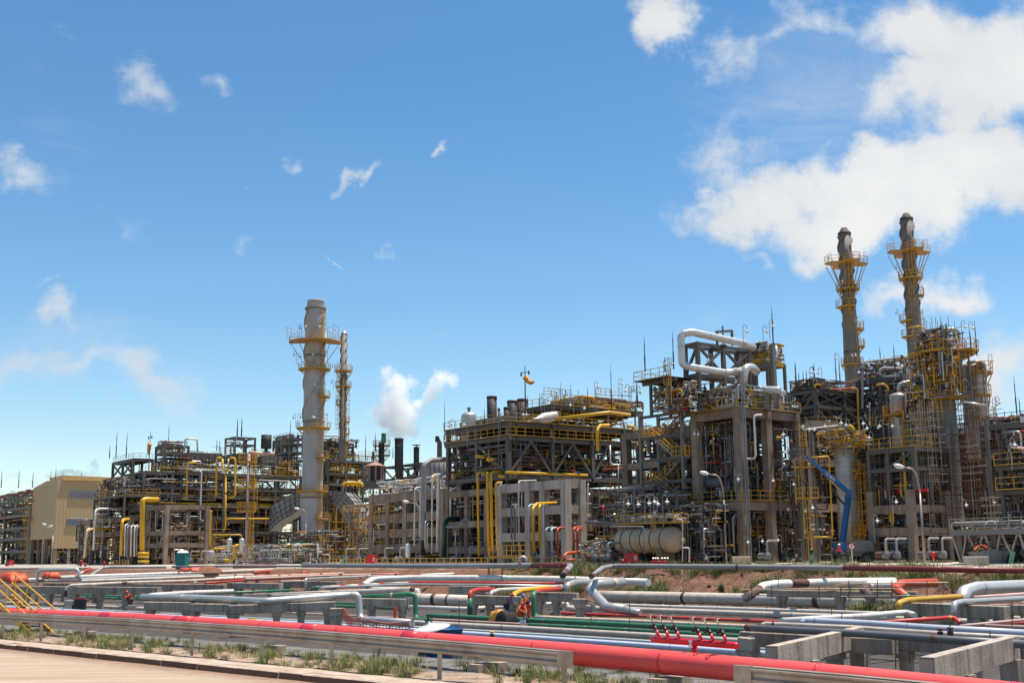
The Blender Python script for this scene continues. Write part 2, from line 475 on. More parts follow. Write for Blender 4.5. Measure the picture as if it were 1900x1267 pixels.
for l in ls:
    for w in ws:
        vs.append(LW(l, w))
        sh = 13 * (1 - sstep(-50, -38, l)); n = hnoise(l * .9, w * 1.1); n2 = hnoise(l * .33 + 5, w * .4)
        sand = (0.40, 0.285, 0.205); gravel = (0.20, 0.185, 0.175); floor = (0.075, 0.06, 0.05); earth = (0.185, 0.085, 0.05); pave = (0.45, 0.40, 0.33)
        def mixc(a, b, f): return tuple(x * (1 - f) + y * f for x, y in zip(a, b))
        c = mixc((0.38, 0.3, 0.22), sand, sstep(19, 20, w))
        c = mixc(c, gravel, sstep(21.5, 22.8, w + .7 * n + .5 * n2))
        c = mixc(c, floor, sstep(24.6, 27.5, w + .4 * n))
        c = mixc(c, earth, sstep(73, 78, w - sh + n))
        c = mixc(c, (0.33, 0.22, 0.14), sstep(84, 88, w - sh + n) * .8)
        c = mixc(c, pave, sstep(91, 97, w - sh * .6))
        c = mixc(c, (0.3, 0.25, 0.19), sstep(260, 420, w))
        colr.append((*c, 1))
nw = len(ws)
fs = [(i * nw + j, (i + 1) * nw + j, (i + 1) * nw + j + 1, i * nw + j + 1) for i in range(len(ls) - 1) for j in range(nw - 1)]
me = bpy.data.meshes.new('ground')
me.from_pydata([tuple(v) for v in vs], [], fs)
at = me.color_attributes.new('soil', 'FLOAT_COLOR', 'POINT')
at.data.foreach_set('color', [x for c in colr for x in c])
me.polygons.foreach_set('use_smooth', [True] * len(fs))
gm = bpy.data.materials.new('ground_soil'); gm.use_nodes = True
nt = gm.node_tree; N = nt.nodes; L = nt.links; bs = N['Principled BSDF']; bs.inputs['Roughness'].default_value = 0.95
ca = N.new('ShaderNodeVertexColor'); ca.layer_name = 'soil'
tx = N.new('ShaderNodeTexCoord')
def gn(sc, det=8, rough=.65):
    n = N.new('ShaderNodeTexNoise'); n.inputs['Scale'].default_value = sc; n.inputs['Detail'].default_value = det; n.inputs['Roughness'].default_value = rough
    L.new(tx.outputs['Object'], n.inputs['Vector']); return n.outputs['Fac']
mul = N.new('ShaderNodeMix'); mul.data_type = 'RGBA'; mul.blend_type = 'MULTIPLY'; mul.inputs[0].default_value = 1
mp = N.new('ShaderNodeMapRange'); mp.inputs[1].default_value = .3; mp.inputs[2].default_value = .7; mp.inputs[3].default_value = .5; mp.inputs[4].default_value = 1.35
L.new(gn(1.6), mp.inputs[0]); L.new(ca.outputs[0], mul.inputs[6]); L.new(mp.outputs[0], mul.inputs[7])
mul2 = N.new('ShaderNodeMix'); mul2.data_type = 'RGBA'; mul2.blend_type = 'MULTIPLY'; mul2.inputs[0].default_value = 1
mp2 = N.new('ShaderNodeMapRange'); mp2.inputs[1].default_value = .35; mp2.inputs[2].default_value = .65; mp2.inputs[3].default_value = .6; mp2.inputs[4].default_value = 1.2
L.new(gn(14), mp2.inputs[0]); L.new(mul.outputs[2], mul2.inputs[6]); L.new(mp2.outputs[0], mul2.inputs[7])
L.new(mul2.outputs[2], bs.inputs['Base Color'])
bp = N.new('ShaderNodeBump'); bp.inputs['Strength'].default_value = .8; bp.inputs['Distance'].default_value = .06
L.new(gn(9), bp.inputs['Height']); L.new(bp.outputs[0], bs.inputs['Normal'])
me.materials.append(gm)
g = bpy.data.objects.new('ground', me); COL.objects.link(g); g['kind'] = 'structure'

# the dusty road: a gently worn sheet with its own colour
rm = bpy.data.materials.new('dusty_road_surface'); rm.use_nodes = True
nt = rm.node_tree; N = nt.nodes; L = nt.links; bs = N['Principled BSDF']; bs.inputs['Roughness'].default_value = .9
tx = N.new('ShaderNodeTexCoord')
mpn = N.new('ShaderNodeMapping'); mpn.inputs['Rotation'].default_value = (0, 0, math.radians(43.8)); mpn.inputs['Scale'].default_value = (.12, 1.5, 1)
L.new(tx.outputs['Object'], mpn.inputs[0])
n1 = N.new('ShaderNodeTexNoise'); n1.inputs['Scale'].default_value = 1.2; n1.inputs['Detail'].default_value = 8; L.new(mpn.outputs[0], n1.inputs['Vector'])
cr = N.new('ShaderNodeValToRGB'); cr.color_ramp.elements[0].position = .3; cr.color_ramp.elements[0].color = (.34, .235, .155, 1); cr.color_ramp.elements[1].position = .7; cr.color_ramp.elements[1].color = (.46, .36, .265, 1)
L.new(n1.outputs[0], cr.inputs[0])
n2 = gn2 = N.new('ShaderNodeTexNoise'); n2.inputs['Scale'].default_value = 18; n2.inputs['Detail'].default_value = 9; n2.inputs['Roughness'].default_value = .7; L.new(tx.outputs['Object'], n2.inputs['Vector'])
mp2 = N.new('ShaderNodeMapRange'); mp2.inputs[1].default_value = .3; mp2.inputs[2].default_value = .7; mp2.inputs[3].default_value = .82; mp2.inputs[4].default_value = 1.1
L.new(n2.outputs[0], mp2.inputs[0])
mul = N.new('ShaderNodeMix'); mul.data_type = 'RGBA'; mul.blend_type = 'MULTIPLY'; mul.inputs[0].default_value = 1
L.new(cr.outputs[0], mul.inputs[6]); L.new(mp2.outputs[0], mul.inputs[7])
# mud and drifted soil lying along the gutter
dt = N.new('ShaderNodeVectorMath'); dt.operation = 'DOT_PRODUCT'; dt.inputs[1].default_value = (ND.x, ND.y, 0); gg = N.new('ShaderNodeNewGeometry'); L.new(gg.outputs['Position'], dt.inputs[0])
n4 = N.new('ShaderNodeTexNoise'); n4.inputs['Scale'].default_value = 2.2; n4.inputs['Detail'].default_value = 7; L.new(tx.outputs['Object'], n4.inputs['Vector'])
ad = N.new('ShaderNodeMath'); ad.operation = 'MULTIPLY_ADD'; L.new(n4.outputs[0], ad.inputs[0]); ad.inputs[1].default_value = 1.6; L.new(dt.outputs['Value'], ad.inputs[2])
mg = N.new('ShaderNodeMapRange'); mg.inputs[1].default_value = 18.7; mg.inputs[2].default_value = 20.0; mg.inputs[4].default_value = .85; L.new(ad.outputs[0], mg.inputs[0])
mm2 = N.new('ShaderNodeMix'); mm2.data_type = 'RGBA'; L.new(mg.outputs[0], mm2.inputs[0]); L.new(mul.outputs[2], mm2.inputs[6]); mm2.inputs[7].default_value = (.2, .105, .06, 1); L.new(mm2.outputs[2], bs.inputs['Base Color'])
bp = N.new('ShaderNodeBump'); bp.inputs['Strength'].default_value = .35; bp.inputs['Distance'].default_value = .02; L.new(n2.outputs[0], bp.inputs['Height']); L.new(bp.outputs[0], bs.inputs['Normal'])
b = MB()
rl = [-140 + 2 * i for i in range(100)]; rw = [2, 8, 13, 16, 17.5, 18.4, 19.06]
vs = [LW(l, w, -2.035 + (-.0015 * (w - 10) if w > 10 else 0) + (0.012 * hnoise(l * .8, w) if w > 18 else 0)) for l in rl for w in rw]
b.add(vs, [(i * 7 + j, (i + 1) * 7 + j, (i + 1) * 7 + j + 1, i * 7 + j + 1) for i in range(99) for j in range(6)])
r = b.build('road', rm, smooth=True); r['kind'] = 'structure'
km = mat('dusty_kerb_concrete', (0.5, 0.395, 0.3), .9, dirt=(0.2, .11, .07), amt=.55, scale=1.5, vary=.06, bump=.5, bscale=5)
b = MB()
l = -120.0
while l < 30:
    ln = 1.0
    j = RNG.uniform(-.015, .015); h = RNG.uniform(-.012, .012)
    a0, a1 = l + .003, l + ln - .003
    c0, c1 = LW(a0, 19.27 + j, 0), LW(a1, 19.27 + j, 0)
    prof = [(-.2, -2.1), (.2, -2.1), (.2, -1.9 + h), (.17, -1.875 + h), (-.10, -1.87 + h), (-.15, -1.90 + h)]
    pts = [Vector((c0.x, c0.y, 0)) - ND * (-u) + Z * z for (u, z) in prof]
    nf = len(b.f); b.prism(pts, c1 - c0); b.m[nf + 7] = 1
    l += ln
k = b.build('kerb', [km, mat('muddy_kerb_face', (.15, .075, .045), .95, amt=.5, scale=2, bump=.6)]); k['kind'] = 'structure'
# worn strip of paving behind the kerb
b = MB()
pl = [-120 + .8 * i for i in range(190)]
vs = []
for l in pl:
    e = 20.02 + .09 * hnoise(l * 1.7, 2) + .05 * hnoise(l * 5, 1)
    vs += [LW(l, 19.475, -1.872), LW(l, e, -1.865), LW(l, e + .01, -1.98)]
b.add(vs, [(i * 3 + j, (i + 1) * 3 + j, (i + 1) * 3 + j + 1, i * 3 + j + 1) for i in range(189) for j in range(2)])
k = b.build('path', km); k['kind'] = 'structure'
# concrete road beside the plant
pm = mat('pale_plant_road', (0.52, 0.455, 0.36), .9, dirt=(.34, .27, .2), amt=.4, scale=.25, vary=0, bump=.2)  # pale concrete with darker patches at random
b = MB()
vs = []
for l in [-200 + 4 * i for i in range(90)]:
    for w in (106.5, 108, 112, 116): vs.append(LW(l, w) + Z * .035)
b.add(vs, [(i * 4 + j, (i + 1) * 4 + j, (i + 1) * 4 + j + 1, i * 4 + j + 1) for i in range(89) for j in range(3)])
k = b.build('plant_road', pm, smooth=True); k['kind'] = 'structure'

# ---------------------------------------------------------------- grass and weeds
def tuft_mesh(name, n, hgt, spread, m, lean=.5, seed=1, wid=.007):
    rr = random.Random(seed); b = MB()
    for i in range(n):
        a = rr.uniform(0, 2 * PI); r0 = rr.uniform(0, spread); h = hgt * rr.uniform(.45, 1.1)
        base = Vector((math.cos(a) * r0, math.sin(a) * r0, -.02)); d = Vector((math.cos(a + rr.uniform(-.8, .8)), math.sin(a + rr.uniform(-.8, .8)), 0)) * lean * rr.uniform(.2, 1.2)
        side = Vector((-d.y, d.x, 0)).normalized() * wid * rr.uniform(.6, 1.4)
        p1 = base + Z * h * .55 + d * h * .35; p2 = base + Z * h * .95 + d * h * .95
        b.add([base - side, base + side, p1 + side * .8, p1 - side * .8, p2], [(0, 1, 2, 3), (3, 2, 4)])
    me = bpy.data.meshes.new(name)
    me.from_pydata([tuple(v) for v in b.v], [], b.f); me.materials.append(m); return me
TUFTS = [tuft_mesh('grass_tuft', 60, .42, .2, M['leaf'], .7, 1), tuft_mesh('grass_tuft', 34, .62, .14, M['leaf'], .5, 2), tuft_mesh('grass_tuft', 55, .34, .4, M['dry'], .9, 3), tuft_mesh('grass_tuft', 80, .5, .34, M['leaf'], .8, 4, .008)]
def joined(name, items, kind_mats):
    """many blades merged into one sheet of ground cover"""
    b = MB()
    for (mi, me, p, sc, rz) in items:
        b.mi = mi
        c, s_ = math.cos(rz) * sc, math.sin(rz) * sc
        b.add([Vector((p.x + v.co.x * c - v.co.y * s_, p.y + v.co.x * s_ + v.co.y * c, p.z + v.co.z * sc)) for v in me.vertices], [tuple(q.vertices) for q in me.polygons])
    o = b.build(name, kind_mats); return o
it = []
for i in range(4600):
    l = RNG.uniform(-75, 14); w = RNG.uniform(20.1, 24.0)
    if RNG.random() > 0.40 + .62 * hnoise(l * .5, w * .6): continue
    k = RNG.choice([0, 1, 2, 2, 2, 2, 3]); it.append((1 if k == 2 else 0, TUFTS[k], LW(l, w), RNG.uniform(.25, .85) * (1 if w < 22.5 else .8), RNG.uniform(0, 6)))
g = joined('grass', it, [M['leaf'], M['dry']]); tag(g, 'green and dry grass growing between the kerb and the red main', 'grass', kind='stuff')
# the clumps that stand out along the guardrail
BIG = [(285, 1199), (345, 1204), (495, 1212), (505, 1207), (865, 1243), (700, 1216), (880, 1216), (985, 1238), (1150, 1244), (1215, 1258), (960, 1250), (1255, 1253), (120, 1182), (40, 1172), (190, 1190), (735, 1232), (1080, 1240)]
proto = None
for i, (px, py) in enumerate(BIG):
    p = PZ(px, py + 3, -1.93)
    o = bpy.data.objects.new('grass_clump', TUFTS[[3, 1, 3, 0][i % 4]]); COL.objects.link(o)
    o.location = p; o.scale = [RNG.uniform(.7, 1.1)] * 3; o.rotation_euler = (0, 0, RNG.uniform(0, 6)); ORIGIN[o.name] = p
    tag(o, 'green grass clump standing tall on the sandy verge by the guardrail', 'grass clump', 'grass clumps along the guardrail')
it = []
for i in range(5200):
    l = RNG.uniform(-95, 45); w = RNG.uniform(75, 87.5) + 13 * (1 - sstep(-50, -38, l))
    q = hnoise(l * .35 + 2, w * .4)
    if RNG.random() > .34 + .85 * q: continue
    k = RNG.choice([0, 3, 2, 2, 3]); it.append((1 if k == 2 else 0, TUFTS[k], LW(l, w), RNG.uniform(1.2, 2.6), RNG.uniform(0, 6)))
g = joined('weeds', it, [M['leaf'], M['dry']]); tag(g, 'green weeds and straw covering the red earth bank', 'weeds', kind='stuff')
b = MB()
for i in range(1500):
    l = RNG.uniform(-95, 40); w = RNG.uniform(74, 88) + 13 * (1 - sstep(-50, -38, l)); c = LW(l, w); r = RNG.uniform(.04, .2) * RNG.random() + .03
    u = Vector((RNG.uniform(-1, 1), RNG.uniform(-1, 1), RNG.uniform(-.5, .5))).normalized(); v = u.cross(Z).normalized(); b.mi = RNG.choice((0, 0, 0, 1)); b.box(c, u * r, v * r * .7, u.cross(v) * r * .5)
o = b.build('rubble', [mat('earth_clods', (.19, .085, .05), .95), mat('pale_stones', (.4, .33, .26), .9)]); tag(o, 'loose clods and stones on the red earth bank', 'rubble', kind='stuff')
# a leafy shrub on the crest of the bank
def shrub(px, py, h, label):
    p0 = PW(px, py, 92.0); p0.z = gheight(92, p0.dot(LD)) - .05
    t = thing('shrub', label, 'shrub', p0)
    b = MB(); lf = MB()
    for i in range(11):
        a = RNG.uniform(0, 6.28); tip = p0 + Vector((math.cos(a) * h * .33 * RNG.random(), math.sin(a) * h * .33 * RNG.random(), h * RNG.uniform(.6, 1.0)))
        b.tube([p0, p0.lerp(tip, .5) + Vector((.04, 0, .05)), tip], [.025, .018, .008], 5)
        for k in range(42):
            c = p0.lerp(tip, RNG.uniform(.25, 1.05)) + Vector((RNG.gauss(0, .12), RNG.gauss(0, .12), RNG.gauss(0, .1)))
            u = Vector((RNG.uniform(-1, 1), RNG.uniform(-1, 1), RNG.uniform(-.6, .6))).normalized() * .1; v = u.cross(Vector((RNG.uniform(-1, 1), RNG.uniform(-1, 1), 1))).normalized() * .04
            lf.add([c - u, c - v, c + u, c + v], [(0, 1, 2, 3)])
    b.build('trunk', M['brown'], t); lf.build('crown', M['leaf'], t)
shrub(1416, 1064, 2.0, 'leafy green shrub standing alone on top of the red bank')
shrub(1338, 1066, 1.0, 'low green shrub halfway along the bank crest')
# ---------------------------------------------------------------- pipes in the trench
def pts3(pts):
    out = []; d = None
    for p in pts:
        if len(p) == 3:
            k = p[2]
            q = PD(p[0], p[1], k) if k > 5 else PZ(p[0], p[1], k)
        else:
            q = PD(p[0], p[1], d)
        d = q.y; out.append(q)
    return out
def pipe(label, m, th, pts, n=14, bend=1.6, secs=(), rings=(), group=None, name='pipe', cat='pipe', r=None, world=False, seg=5):
    """one pipe; secs = stretches of another paint (from, to, material), rings = joints at fractions of its length"""
    P = pts if world else pts3(pts)
    r = r or th * P[0].y / F / 2
    path = fillet(P, bend * 2 * r, seg)
    ob = MB().tube(path, r, n).build(name, M[m], None, smooth=True)
    tag(ob, label, cat, group)
    for (a, b, mm) in secs:
        MB().tube(cut(path, a, b), r * 1.012, n).build('painted_section', M[mm], ob, smooth=True)
    for x in rings:
        f, mm, wd = (x, 'brown', .25) if not isinstance(x, tuple) else x
        tot = sum((path[i] - path[i - 1]).length for i in range(1, len(path)))
        MB().tube(cut(path, max(0, f - wd / 2 / tot), min(1, f + wd / 2 / tot)), r * 1.035, n).build('joint_band', M[mm], ob, smooth=True)
    return ob
# the red main beside the road, resting on concrete sleepers
main_pts = [PW(px, py, 22.9) for px, py in [(-160, 1132), (0, 1138.5), (240, 1150), (480, 1166), (680, 1181), (880, 1198), (1000, 1207.5), (1100, 1216), (1300, 1234), (1420, 1245), (1580, 1260), (1900, 1294), (2100, 1316)]]
pipe('fat red water main running the whole length of the guardrail', 'bigred', 0, main_pts, n=32, r=.272, world=True, name='water_main', cat='pipe', rings=[((q + .5) / 14, 'bigred_fresh', .05) for q in range(14)], secs=[(.345, .36, 'bigred_fresh'), (.44, .458, 'bigred_fresh'), (.575, .587, 'bigred_fresh'), (.66, .67, 'bigred_fresh')])
for px in (498, 905, 1240, 1800, 150):
    w = 22.9; p = PW(px, 1200, w); l0 = p.dot(LD)
    MB().box(LW(l0, w, -1.87), LD * .22, ND * .55, Z * .17).build('concrete_sleeper', M['concrete_grey'])
    o = list(COL.objects)[-1]
    tag(o, 'low concrete sleeper carrying the fat red main', 'sleeper', 'sleepers under the red main')
# guardrails
WP = [(0, .155), (.045, .12), (.045, .085), (-.012, .035), (-.012, -.035), (.045, -.085), (.045, -.12), (0, -.155), (-.018, -.15), (.022, -.115), (.022, -.09), (-.034, -.04), (-.034, .04), (.022, .09), (.022, .115), (-.018, .15)]
def guardrail(label, pix, postpx, endpx, dirn):
    path = [PW(px, py, 20.6) for px, py in pix]
    t = thing('guardrail', label, 'guardrail', Vector((path[0].x, path[0].y, -1.9)))
    # the profile's bulge faces the road
    fine = []
    for i in range(len(path) - 1):
        for k in range(6): fine.append(path[i].lerp(path[i + 1], k / 6))
    fine.append(path[-1])
    b = MB(); b.sweep(fine, [(-u if dirn > 0 else u, h) for (u, h) in WP]); b.build('rail', M['galv'], t)
    top = MB(); top.sweep([p + Z * .158 + ND * .07 for p in fine], [(-.09, -.004), (.09, -.004), (.09, .004), (-.09, .004)]); top.build('top_flange', M['galv'], t)
    for px in postpx:
        i = min(range(len(fine)), key=lambda k: abs(proj(fine[k])[0] - px))
        c = fine[i] + ND * .12
        bb = MB(); bb.box(Vector((c.x, c.y, (c.z + .1 - 2.0) / 2)), LD * .075, ND * .012 , Z * ((c.z + .1 + 2.0) / 2))
        bb.box(Vector((c.x, c.y, (c.z + .1 - 2.0) / 2)) - LD * .07 + ND * .05, LD * .008, ND * .05, Z * ((c.z + .1 + 2.0) / 2)); bb.build('post', M['galv'], t)
        MB().box(c - ND * .05 , LD * .06, ND * .055, Z * .13).build('spacer', M['galv'], t)
    for k in range(2, len(fine), 3): MB().lathe(fine[k] - ND * .045 + Z * .1, [(.0, -.01), (.018, -.01), (.014, .014), (0, .018)], 8, -ND).build('bolt', M['dgrey'], t)
    for e in endpx:
        q = fine[0] if e == 0 else fine[-1]
        sgn = -1 if e == 0 else 1
        MB().box(q + LD * (.13 * sgn), LD * .2, ND * .05, Z * .175).build('end_plate', M['galv'], t)
guardrail('long galvanised guardrail beside the dusty road, ending in a flat plate before the gap', [(-150, 1141), (0, 1144), (240, 1156.5), (480, 1173), (680, 1189), (880, 1206), (1040, 1221)], [0, 74, 158, 250, 356, 482, 625, 802, 1040], [1], 1)
guardrail('short galvanised guardrail starting after the gap on the right', [(1390, 1251.5), (1580, 1269), (1900, 1301), (2050, 1316)], [1600, 1850], [0], 1)

# pipes on the trench floor, following the road's curve
lavpx = [(-60, 1124), (120, 1132), (300, 1142), (590, 1157.5), (720, 1166), (856, 1174), (1158, 1194), (1400, 1211), (1640, 1229)]
lav = [PZ(x, y, -3.0) for x, y in lavpx]
def floor_pipe(label, m, r, y1158, z=-3.0, x0=None, x1=None, **k):
    off = (PZ(1158, y1158, z) - PZ(1158, 1194, -3.0)).dot(ND)
    pp = [Vector((p.x, p.y, z)) + ND * off for p in lav]
    pp[0] -= LD * 25
    fine = []
    for i in range(len(pp) - 1):
        for q in range(8): fine.append(pp[i].lerp(pp[i + 1], q / 8))
    fine.append(pp[-1])
    if x0: fine = [p for p in fine if proj(p)[0] >= x0]
    if x1: fine = [p for p in fine if proj(p)[0] <= x1]
    k.setdefault('rings', [((q + .5) / 9, 'grey', .05) for q in range(9)])
    return pipe(label, m, 0, fine, r=r, world=True, **k)
floor_pipe('pale blue pipe lowest in the trench, next behind the red main', 'lav', .13, 1194, secs=[(.62, .63, 'yellow')], n=20, x1=1460)
floor_pipe('thin pale green pipe just behind the pale blue one', 'pale', .055, 1186.5, x1=1460)
floor_pipe('dusty white floor pipe in front of the green ones', 'cream', .15, 1177, x0=700, n=18, rings=[(.3, 'grey', .15), (.6, 'grey', .15)])
floor_pipe('front green pipe of the three on the trench floor', 'green', .10, 1169, x0=975)
floor_pipe('grey pink pipe joining the front green one', 'pink', .07, 1168.5, x0=0, x1=975)
floor_pipe('thick green pipe under the standing workers', 'green', .145, 1160, x0=760, secs=[(.7, .72, 'pale')], n=18)
floor_pipe('dusty white pipe with a yellow stripe behind the thick green one', 'cream', .1, 1153, x0=985, secs=[(.3, 1.0, 'cream')])
floor_pipe('thin yellow pipe on the trench floor behind a white one', 'yellow', .05, 1150.5, x0=985)
floor_pipe('rust red floor pipe beside the white pair', 'red', .1, 1143.5, x0=1012)
floor_pipe('dusty white pipe in the row behind the red floor pipe', 'cream', .19, 1132, z=-2.9, x0=1062, n=20, rings=[(.5, 'grey', .2)])
floor_pipe('slim white pipe between the fat one and the red floor pipe', 'white', .11, 1124, z=-2.7, x0=1125)
floor_pipe('fat white pipe with brown weld bands crossing the trench', 'cream', .47, 1108, z=-2.5, x0=1088, n=28, rings=[(.2, 'brown', .3), (.47, 'brown', .45)])
floor_pipe('green floor pipe behind the left concrete posts', 'green', .12, 1146, x1=765, x0=40)
floor_pipe('second green floor pipe deeper behind the left posts', 'green', .10, 1139, x1=765, x0=100)
floor_pipe('beige floor pipe in front of the left posts', 'cream', .13, 1175, x1=470)
floor_pipe('yellow floor pipe far behind the left posts', 'yellow', .10, 1131, x1=470, x0=40)
floor_pipe('second pale blue pipe on the left trench floor', 'lav', .12, 1201, x1=640)
# pipes carried by the concrete beams
pipe('silver pipe making a square loop above the left concrete beam', 'silver', 6, [(68, 1128, 118), (69, 1057.5), (145, 1055.5, 118), (147.5, 1075), (240, 1070, 124), (404, 1066.5, 136)], bend=1.2, n=16)
pipe('fat white pipe running away behind the silver loop', 'white', 8, [(110, 1071.5, -.6), (390, 1061, -.6), (582, 1053.5, -.6)], n=18)
pipe('long thin beige pipe turning down through a brown valve end', 'cream', 5, [(121, 1124, 104), (122, 1092), (131, 1085.5), (240, 1080, 110), (336, 1077.5, 116), (480, 1069.5, 128), (700, 1060.5, 165)], secs=[(0.012, .02, 'brown'), (.115, .125, 'brown'), (.5, .51, 'brown')], n=12, bend=1.2)
pipe('grey pipe lying behind the orange tarpaulins', 'grey', 4.5, [(-20, 1082, -1.0), (86, 1077, -.95), (300, 1074, -.9)])
pipe('white pipe passing under the orange tarpaulins', 'white', 5, [(-20, 1077.5, -.8), (70, 1074, -.75), (108, 1071, -.7)])
pipe('thin red pipe with brown couplings on the far beam', 'red', 4, [(381, 1081.5, -1.2), (437, 1077, -1.2), (560, 1071.5, -1.2)], rings=[(.2, 'brown', .5), (.5, 'brown', .5)])
pipe('white bend pipe beginning beside the thin red one', 'cream', 4, [(360, 1082, -1.3), (367, 1076.5, -1.1), (470, 1071, -1.1), (700, 1063, -1.1)])
pipe('orange red pipe with a slanted end behind the white pipes', 'orange', 6, [(470, 1063, -.75), (482, 1060.5, -.75), (600, 1055.5, -.75), (668, 1055, -.75)])
pipe('second orange red pipe rising to a white end', 'orange', 5, [(560, 1063, -.9), (580, 1060, -.85), (690, 1057, -.8), (760, 1061.5, -1.0)])
pipe('pale pink pipe in the bundle of slanting pipes', 'pink', 4.5, [(455, 1074, -1.0), (600, 1067.5, -1.0), (756, 1063.5, -1.0)])
pipe('flat orange pipe in the bundle of slanting pipes', 'orange', 3.5, [(452, 1069.5, -.9), (560, 1064.5, -.9), (690, 1060, -.9)])
pipe('white pipe above the flat orange one in the bundle', 'white', 4, [(400, 1072, -.95), (520, 1066.8, -.95), (640, 1062, -.95), (820, 1057.5, -.95)])
pipe('silver pipe dropping through a right angle in mid trench', 'silver', 4.5, [(567, 1100, 118), (567, 1074), (600, 1072.5, 122), (750, 1066, 150), (815, 1060, 170)], bend=1.1)
pipe('dark pink fat pipe short on the far ground', 'maroon', 6.5, [(432, 1050.5, -.1), (512, 1049.5, -.1)])
pipe('large white pipe sweeping across mid trench to an open end', 'white', 11, [(674, 1086, 118), (690, 1074.5, 122), (760, 1072, 122), (900, 1072, 116), (1050, 1074.5, 108), (1203, 1080, 98)], n=24, rings=[(.5, 'silver', .3), (.75, 'silver', .3)])
pipe('red pipe with a white and red banded start in front of the large white pipe', 'red', 4.5, [(574, 1096, 110), (582, 1089.5, 110), (670, 1085, 110), (766, 1080, 110), (900, 1080.5, 108), (1052, 1082, 106)], secs=[(0, .05, 'green'), (.05, .12, 'cream'), (.14, .19, 'white'), (.21, .27, 'white'), (.29, .38, 'cream')], n=12)
pipe('thin silver pipe below the banded red one', 'silver', 4, [(590, 1096, 106), (597, 1090, 106), (760, 1083.5, 106), (900, 1084.5, 104), (1050, 1087, 102)])
pipe('short white pipe end with a brown band', 'white', 10, [(690, 1093, 104), (740, 1094, 103), (779, 1096.5, 102)], n=20, rings=[(.82, 'brown', .3)])  # one brown joint band near the right end
pipe('green pipe running right from the white stub on the beam', 'green', 4.5, [(361, 1102.5, 100), (440, 1098.5, 101), (545, 1094, 103)], rings=[(.2, 'grey', .2)])
pipe('white pipe turning back into a loop with the silver front one', 'white', 8, [(266, 1107, 86), (285, 1103, 92), (358, 1098.5, 96), (432, 1096, 100)], n=18)
pipe('silver front pipe along the concrete beams, elbowed down at its right end', 'silver', 10.5, [(264, 1106.5, 86), (363, 1108.5, 78), (489, 1115, 70), (575, 1109, 71), (647, 1103.5, 72), (665, 1103, 72), (667.5, 1149), (705, 1150.5, 69.5), (765, 1156, 67)], n=24, bend=1.3, rings=[(.24, 'cream', .5)])
pipe('thin pale pipe above the silver front one', 'cream', 4.5, [(503, 1104.5, 90), (594, 1101.5, 92), (640, 1099, 94)])
pipe('slim beige pipe running level at mid trench', 'cream', 3.5, [(455, 1103.5, 95), (590, 1097.5, 97), (720, 1096, 99)])
pipe('green pipe with a tall elbow beside the concrete post', 'green', 8.5, [(662, 1107.5, 80), (760, 1102, 78), (770, 1103, 78), (771.5, 1147, 78), (778, 1149.5, 77), (800, 1151, 75)], n=20, bend=1.3, secs=[(.3, .32, 'pink')])
pipe('white pipe ending in a brown ringed cap above the green elbow', 'cream', 9, [(594, 1100, 98), (700, 1096, 95), (764, 1093, 92), (774, 1096, 92), (776, 1107, 92)], n=18, rings=[(.93, 'brown', .3)])
pipe('fat white pipe with two rust bands left of the workers', 'cream', 20, [(735, 1110, 92), (800, 1111.5, 91), (873, 1114.5, 89)], n=26, rings=[(.5, 'brown', .32), (.7, 'brown', .14)])
pipe('white pipe lower behind the left concrete posts of the workers', 'white', 7, [(760, 1125.5, 88), (868, 1129, 86), (960, 1123, 92), (1045, 1118, 97)], n=16)
pipe('rust red elbow pipe with a green foot left of the workers', 'red', 8.5, [(871.5, 1140, 85), (872, 1098), (884, 1094, 87), (916, 1093, 90)], bend=1.2, n=18, secs=[(0, .17, 'green')])
pipe('white elbow pipe between the rust red and yellow elbows', 'white', 7, [(909, 1110, 88), (912, 1098.5), (924, 1094, 91), (980, 1091, 96), (1046, 1086.5, 104)], n=18)
pipe('yellow elbow pipe standing behind the workers', 'yellow', 9, [(953.5, 1146, 86), (953.5, 1102), (966, 1095.5, 89), (994, 1092.5, 92), (1020, 1090, 95)], n=20, bend=1.2)
pipe('rust red elbow pipe with a green leg right of the workers', 'red', 9, [(1000, 1144, 82.5), (990, 1140, 82.5), (989.5, 1101, 82.5), (1000, 1096, 85), (1034, 1092.5, 89), (1048, 1090.5, 91)], n=20, bend=1.2, secs=[(0, .24, 'green'), (.88, 1, 'green')])
pipe('upper silver arm of the twin loops right of the workers', 'silver', 13, [(1050, 1098, 90), (1052.5, 1086), (1066, 1081, 92), (1156, 1076.5, 97)], n=22, bend=1.3)
arm_ = pipe('lower silver arm of the twin loops, slanting down to the floor pipes', 'silver', 18, [(1160, 1131.5, 82.8), (1126, 1126.5, 84.5), (1095, 1093, 88), (1101, 1084, 88.5), (1157, 1080.5, 90)], n=24, bend=1.3, rings=[(.9, 'cream', .4)])
q0, q1 = PD(1160, 1131.5, 82.8), PD(1126, 1126.5, 84.5); dq = (q0 - q1).normalized()
MB().tube([q0 - dq * .02, q0 + dq * 1.1, q0 + dq * 1.6], [.343, .2, .17], 24, True).build('reducer_cone', M['silver'], arm_, smooth=True)
pipe('white elbow coming out from under the twin silver loops', 'cream', 11, [(1049, 1118, 90), (1053, 1127), (1070, 1130, 89), (1100, 1129.5, 87)], n=18, bend=1.2)
pipe('brown and white wrapped pipe climbing out of the red bank', 'white', 16, [(1385, 1108, 74), (1416, 1087, 78), (1440, 1083, 79), (1504, 1081, 82), (1540, 1079.5, 83), (1660, 1078, 85)], n=22, bend=1.3, secs=[(0, .19, 'brown'), (.43, .55, 'brown')])
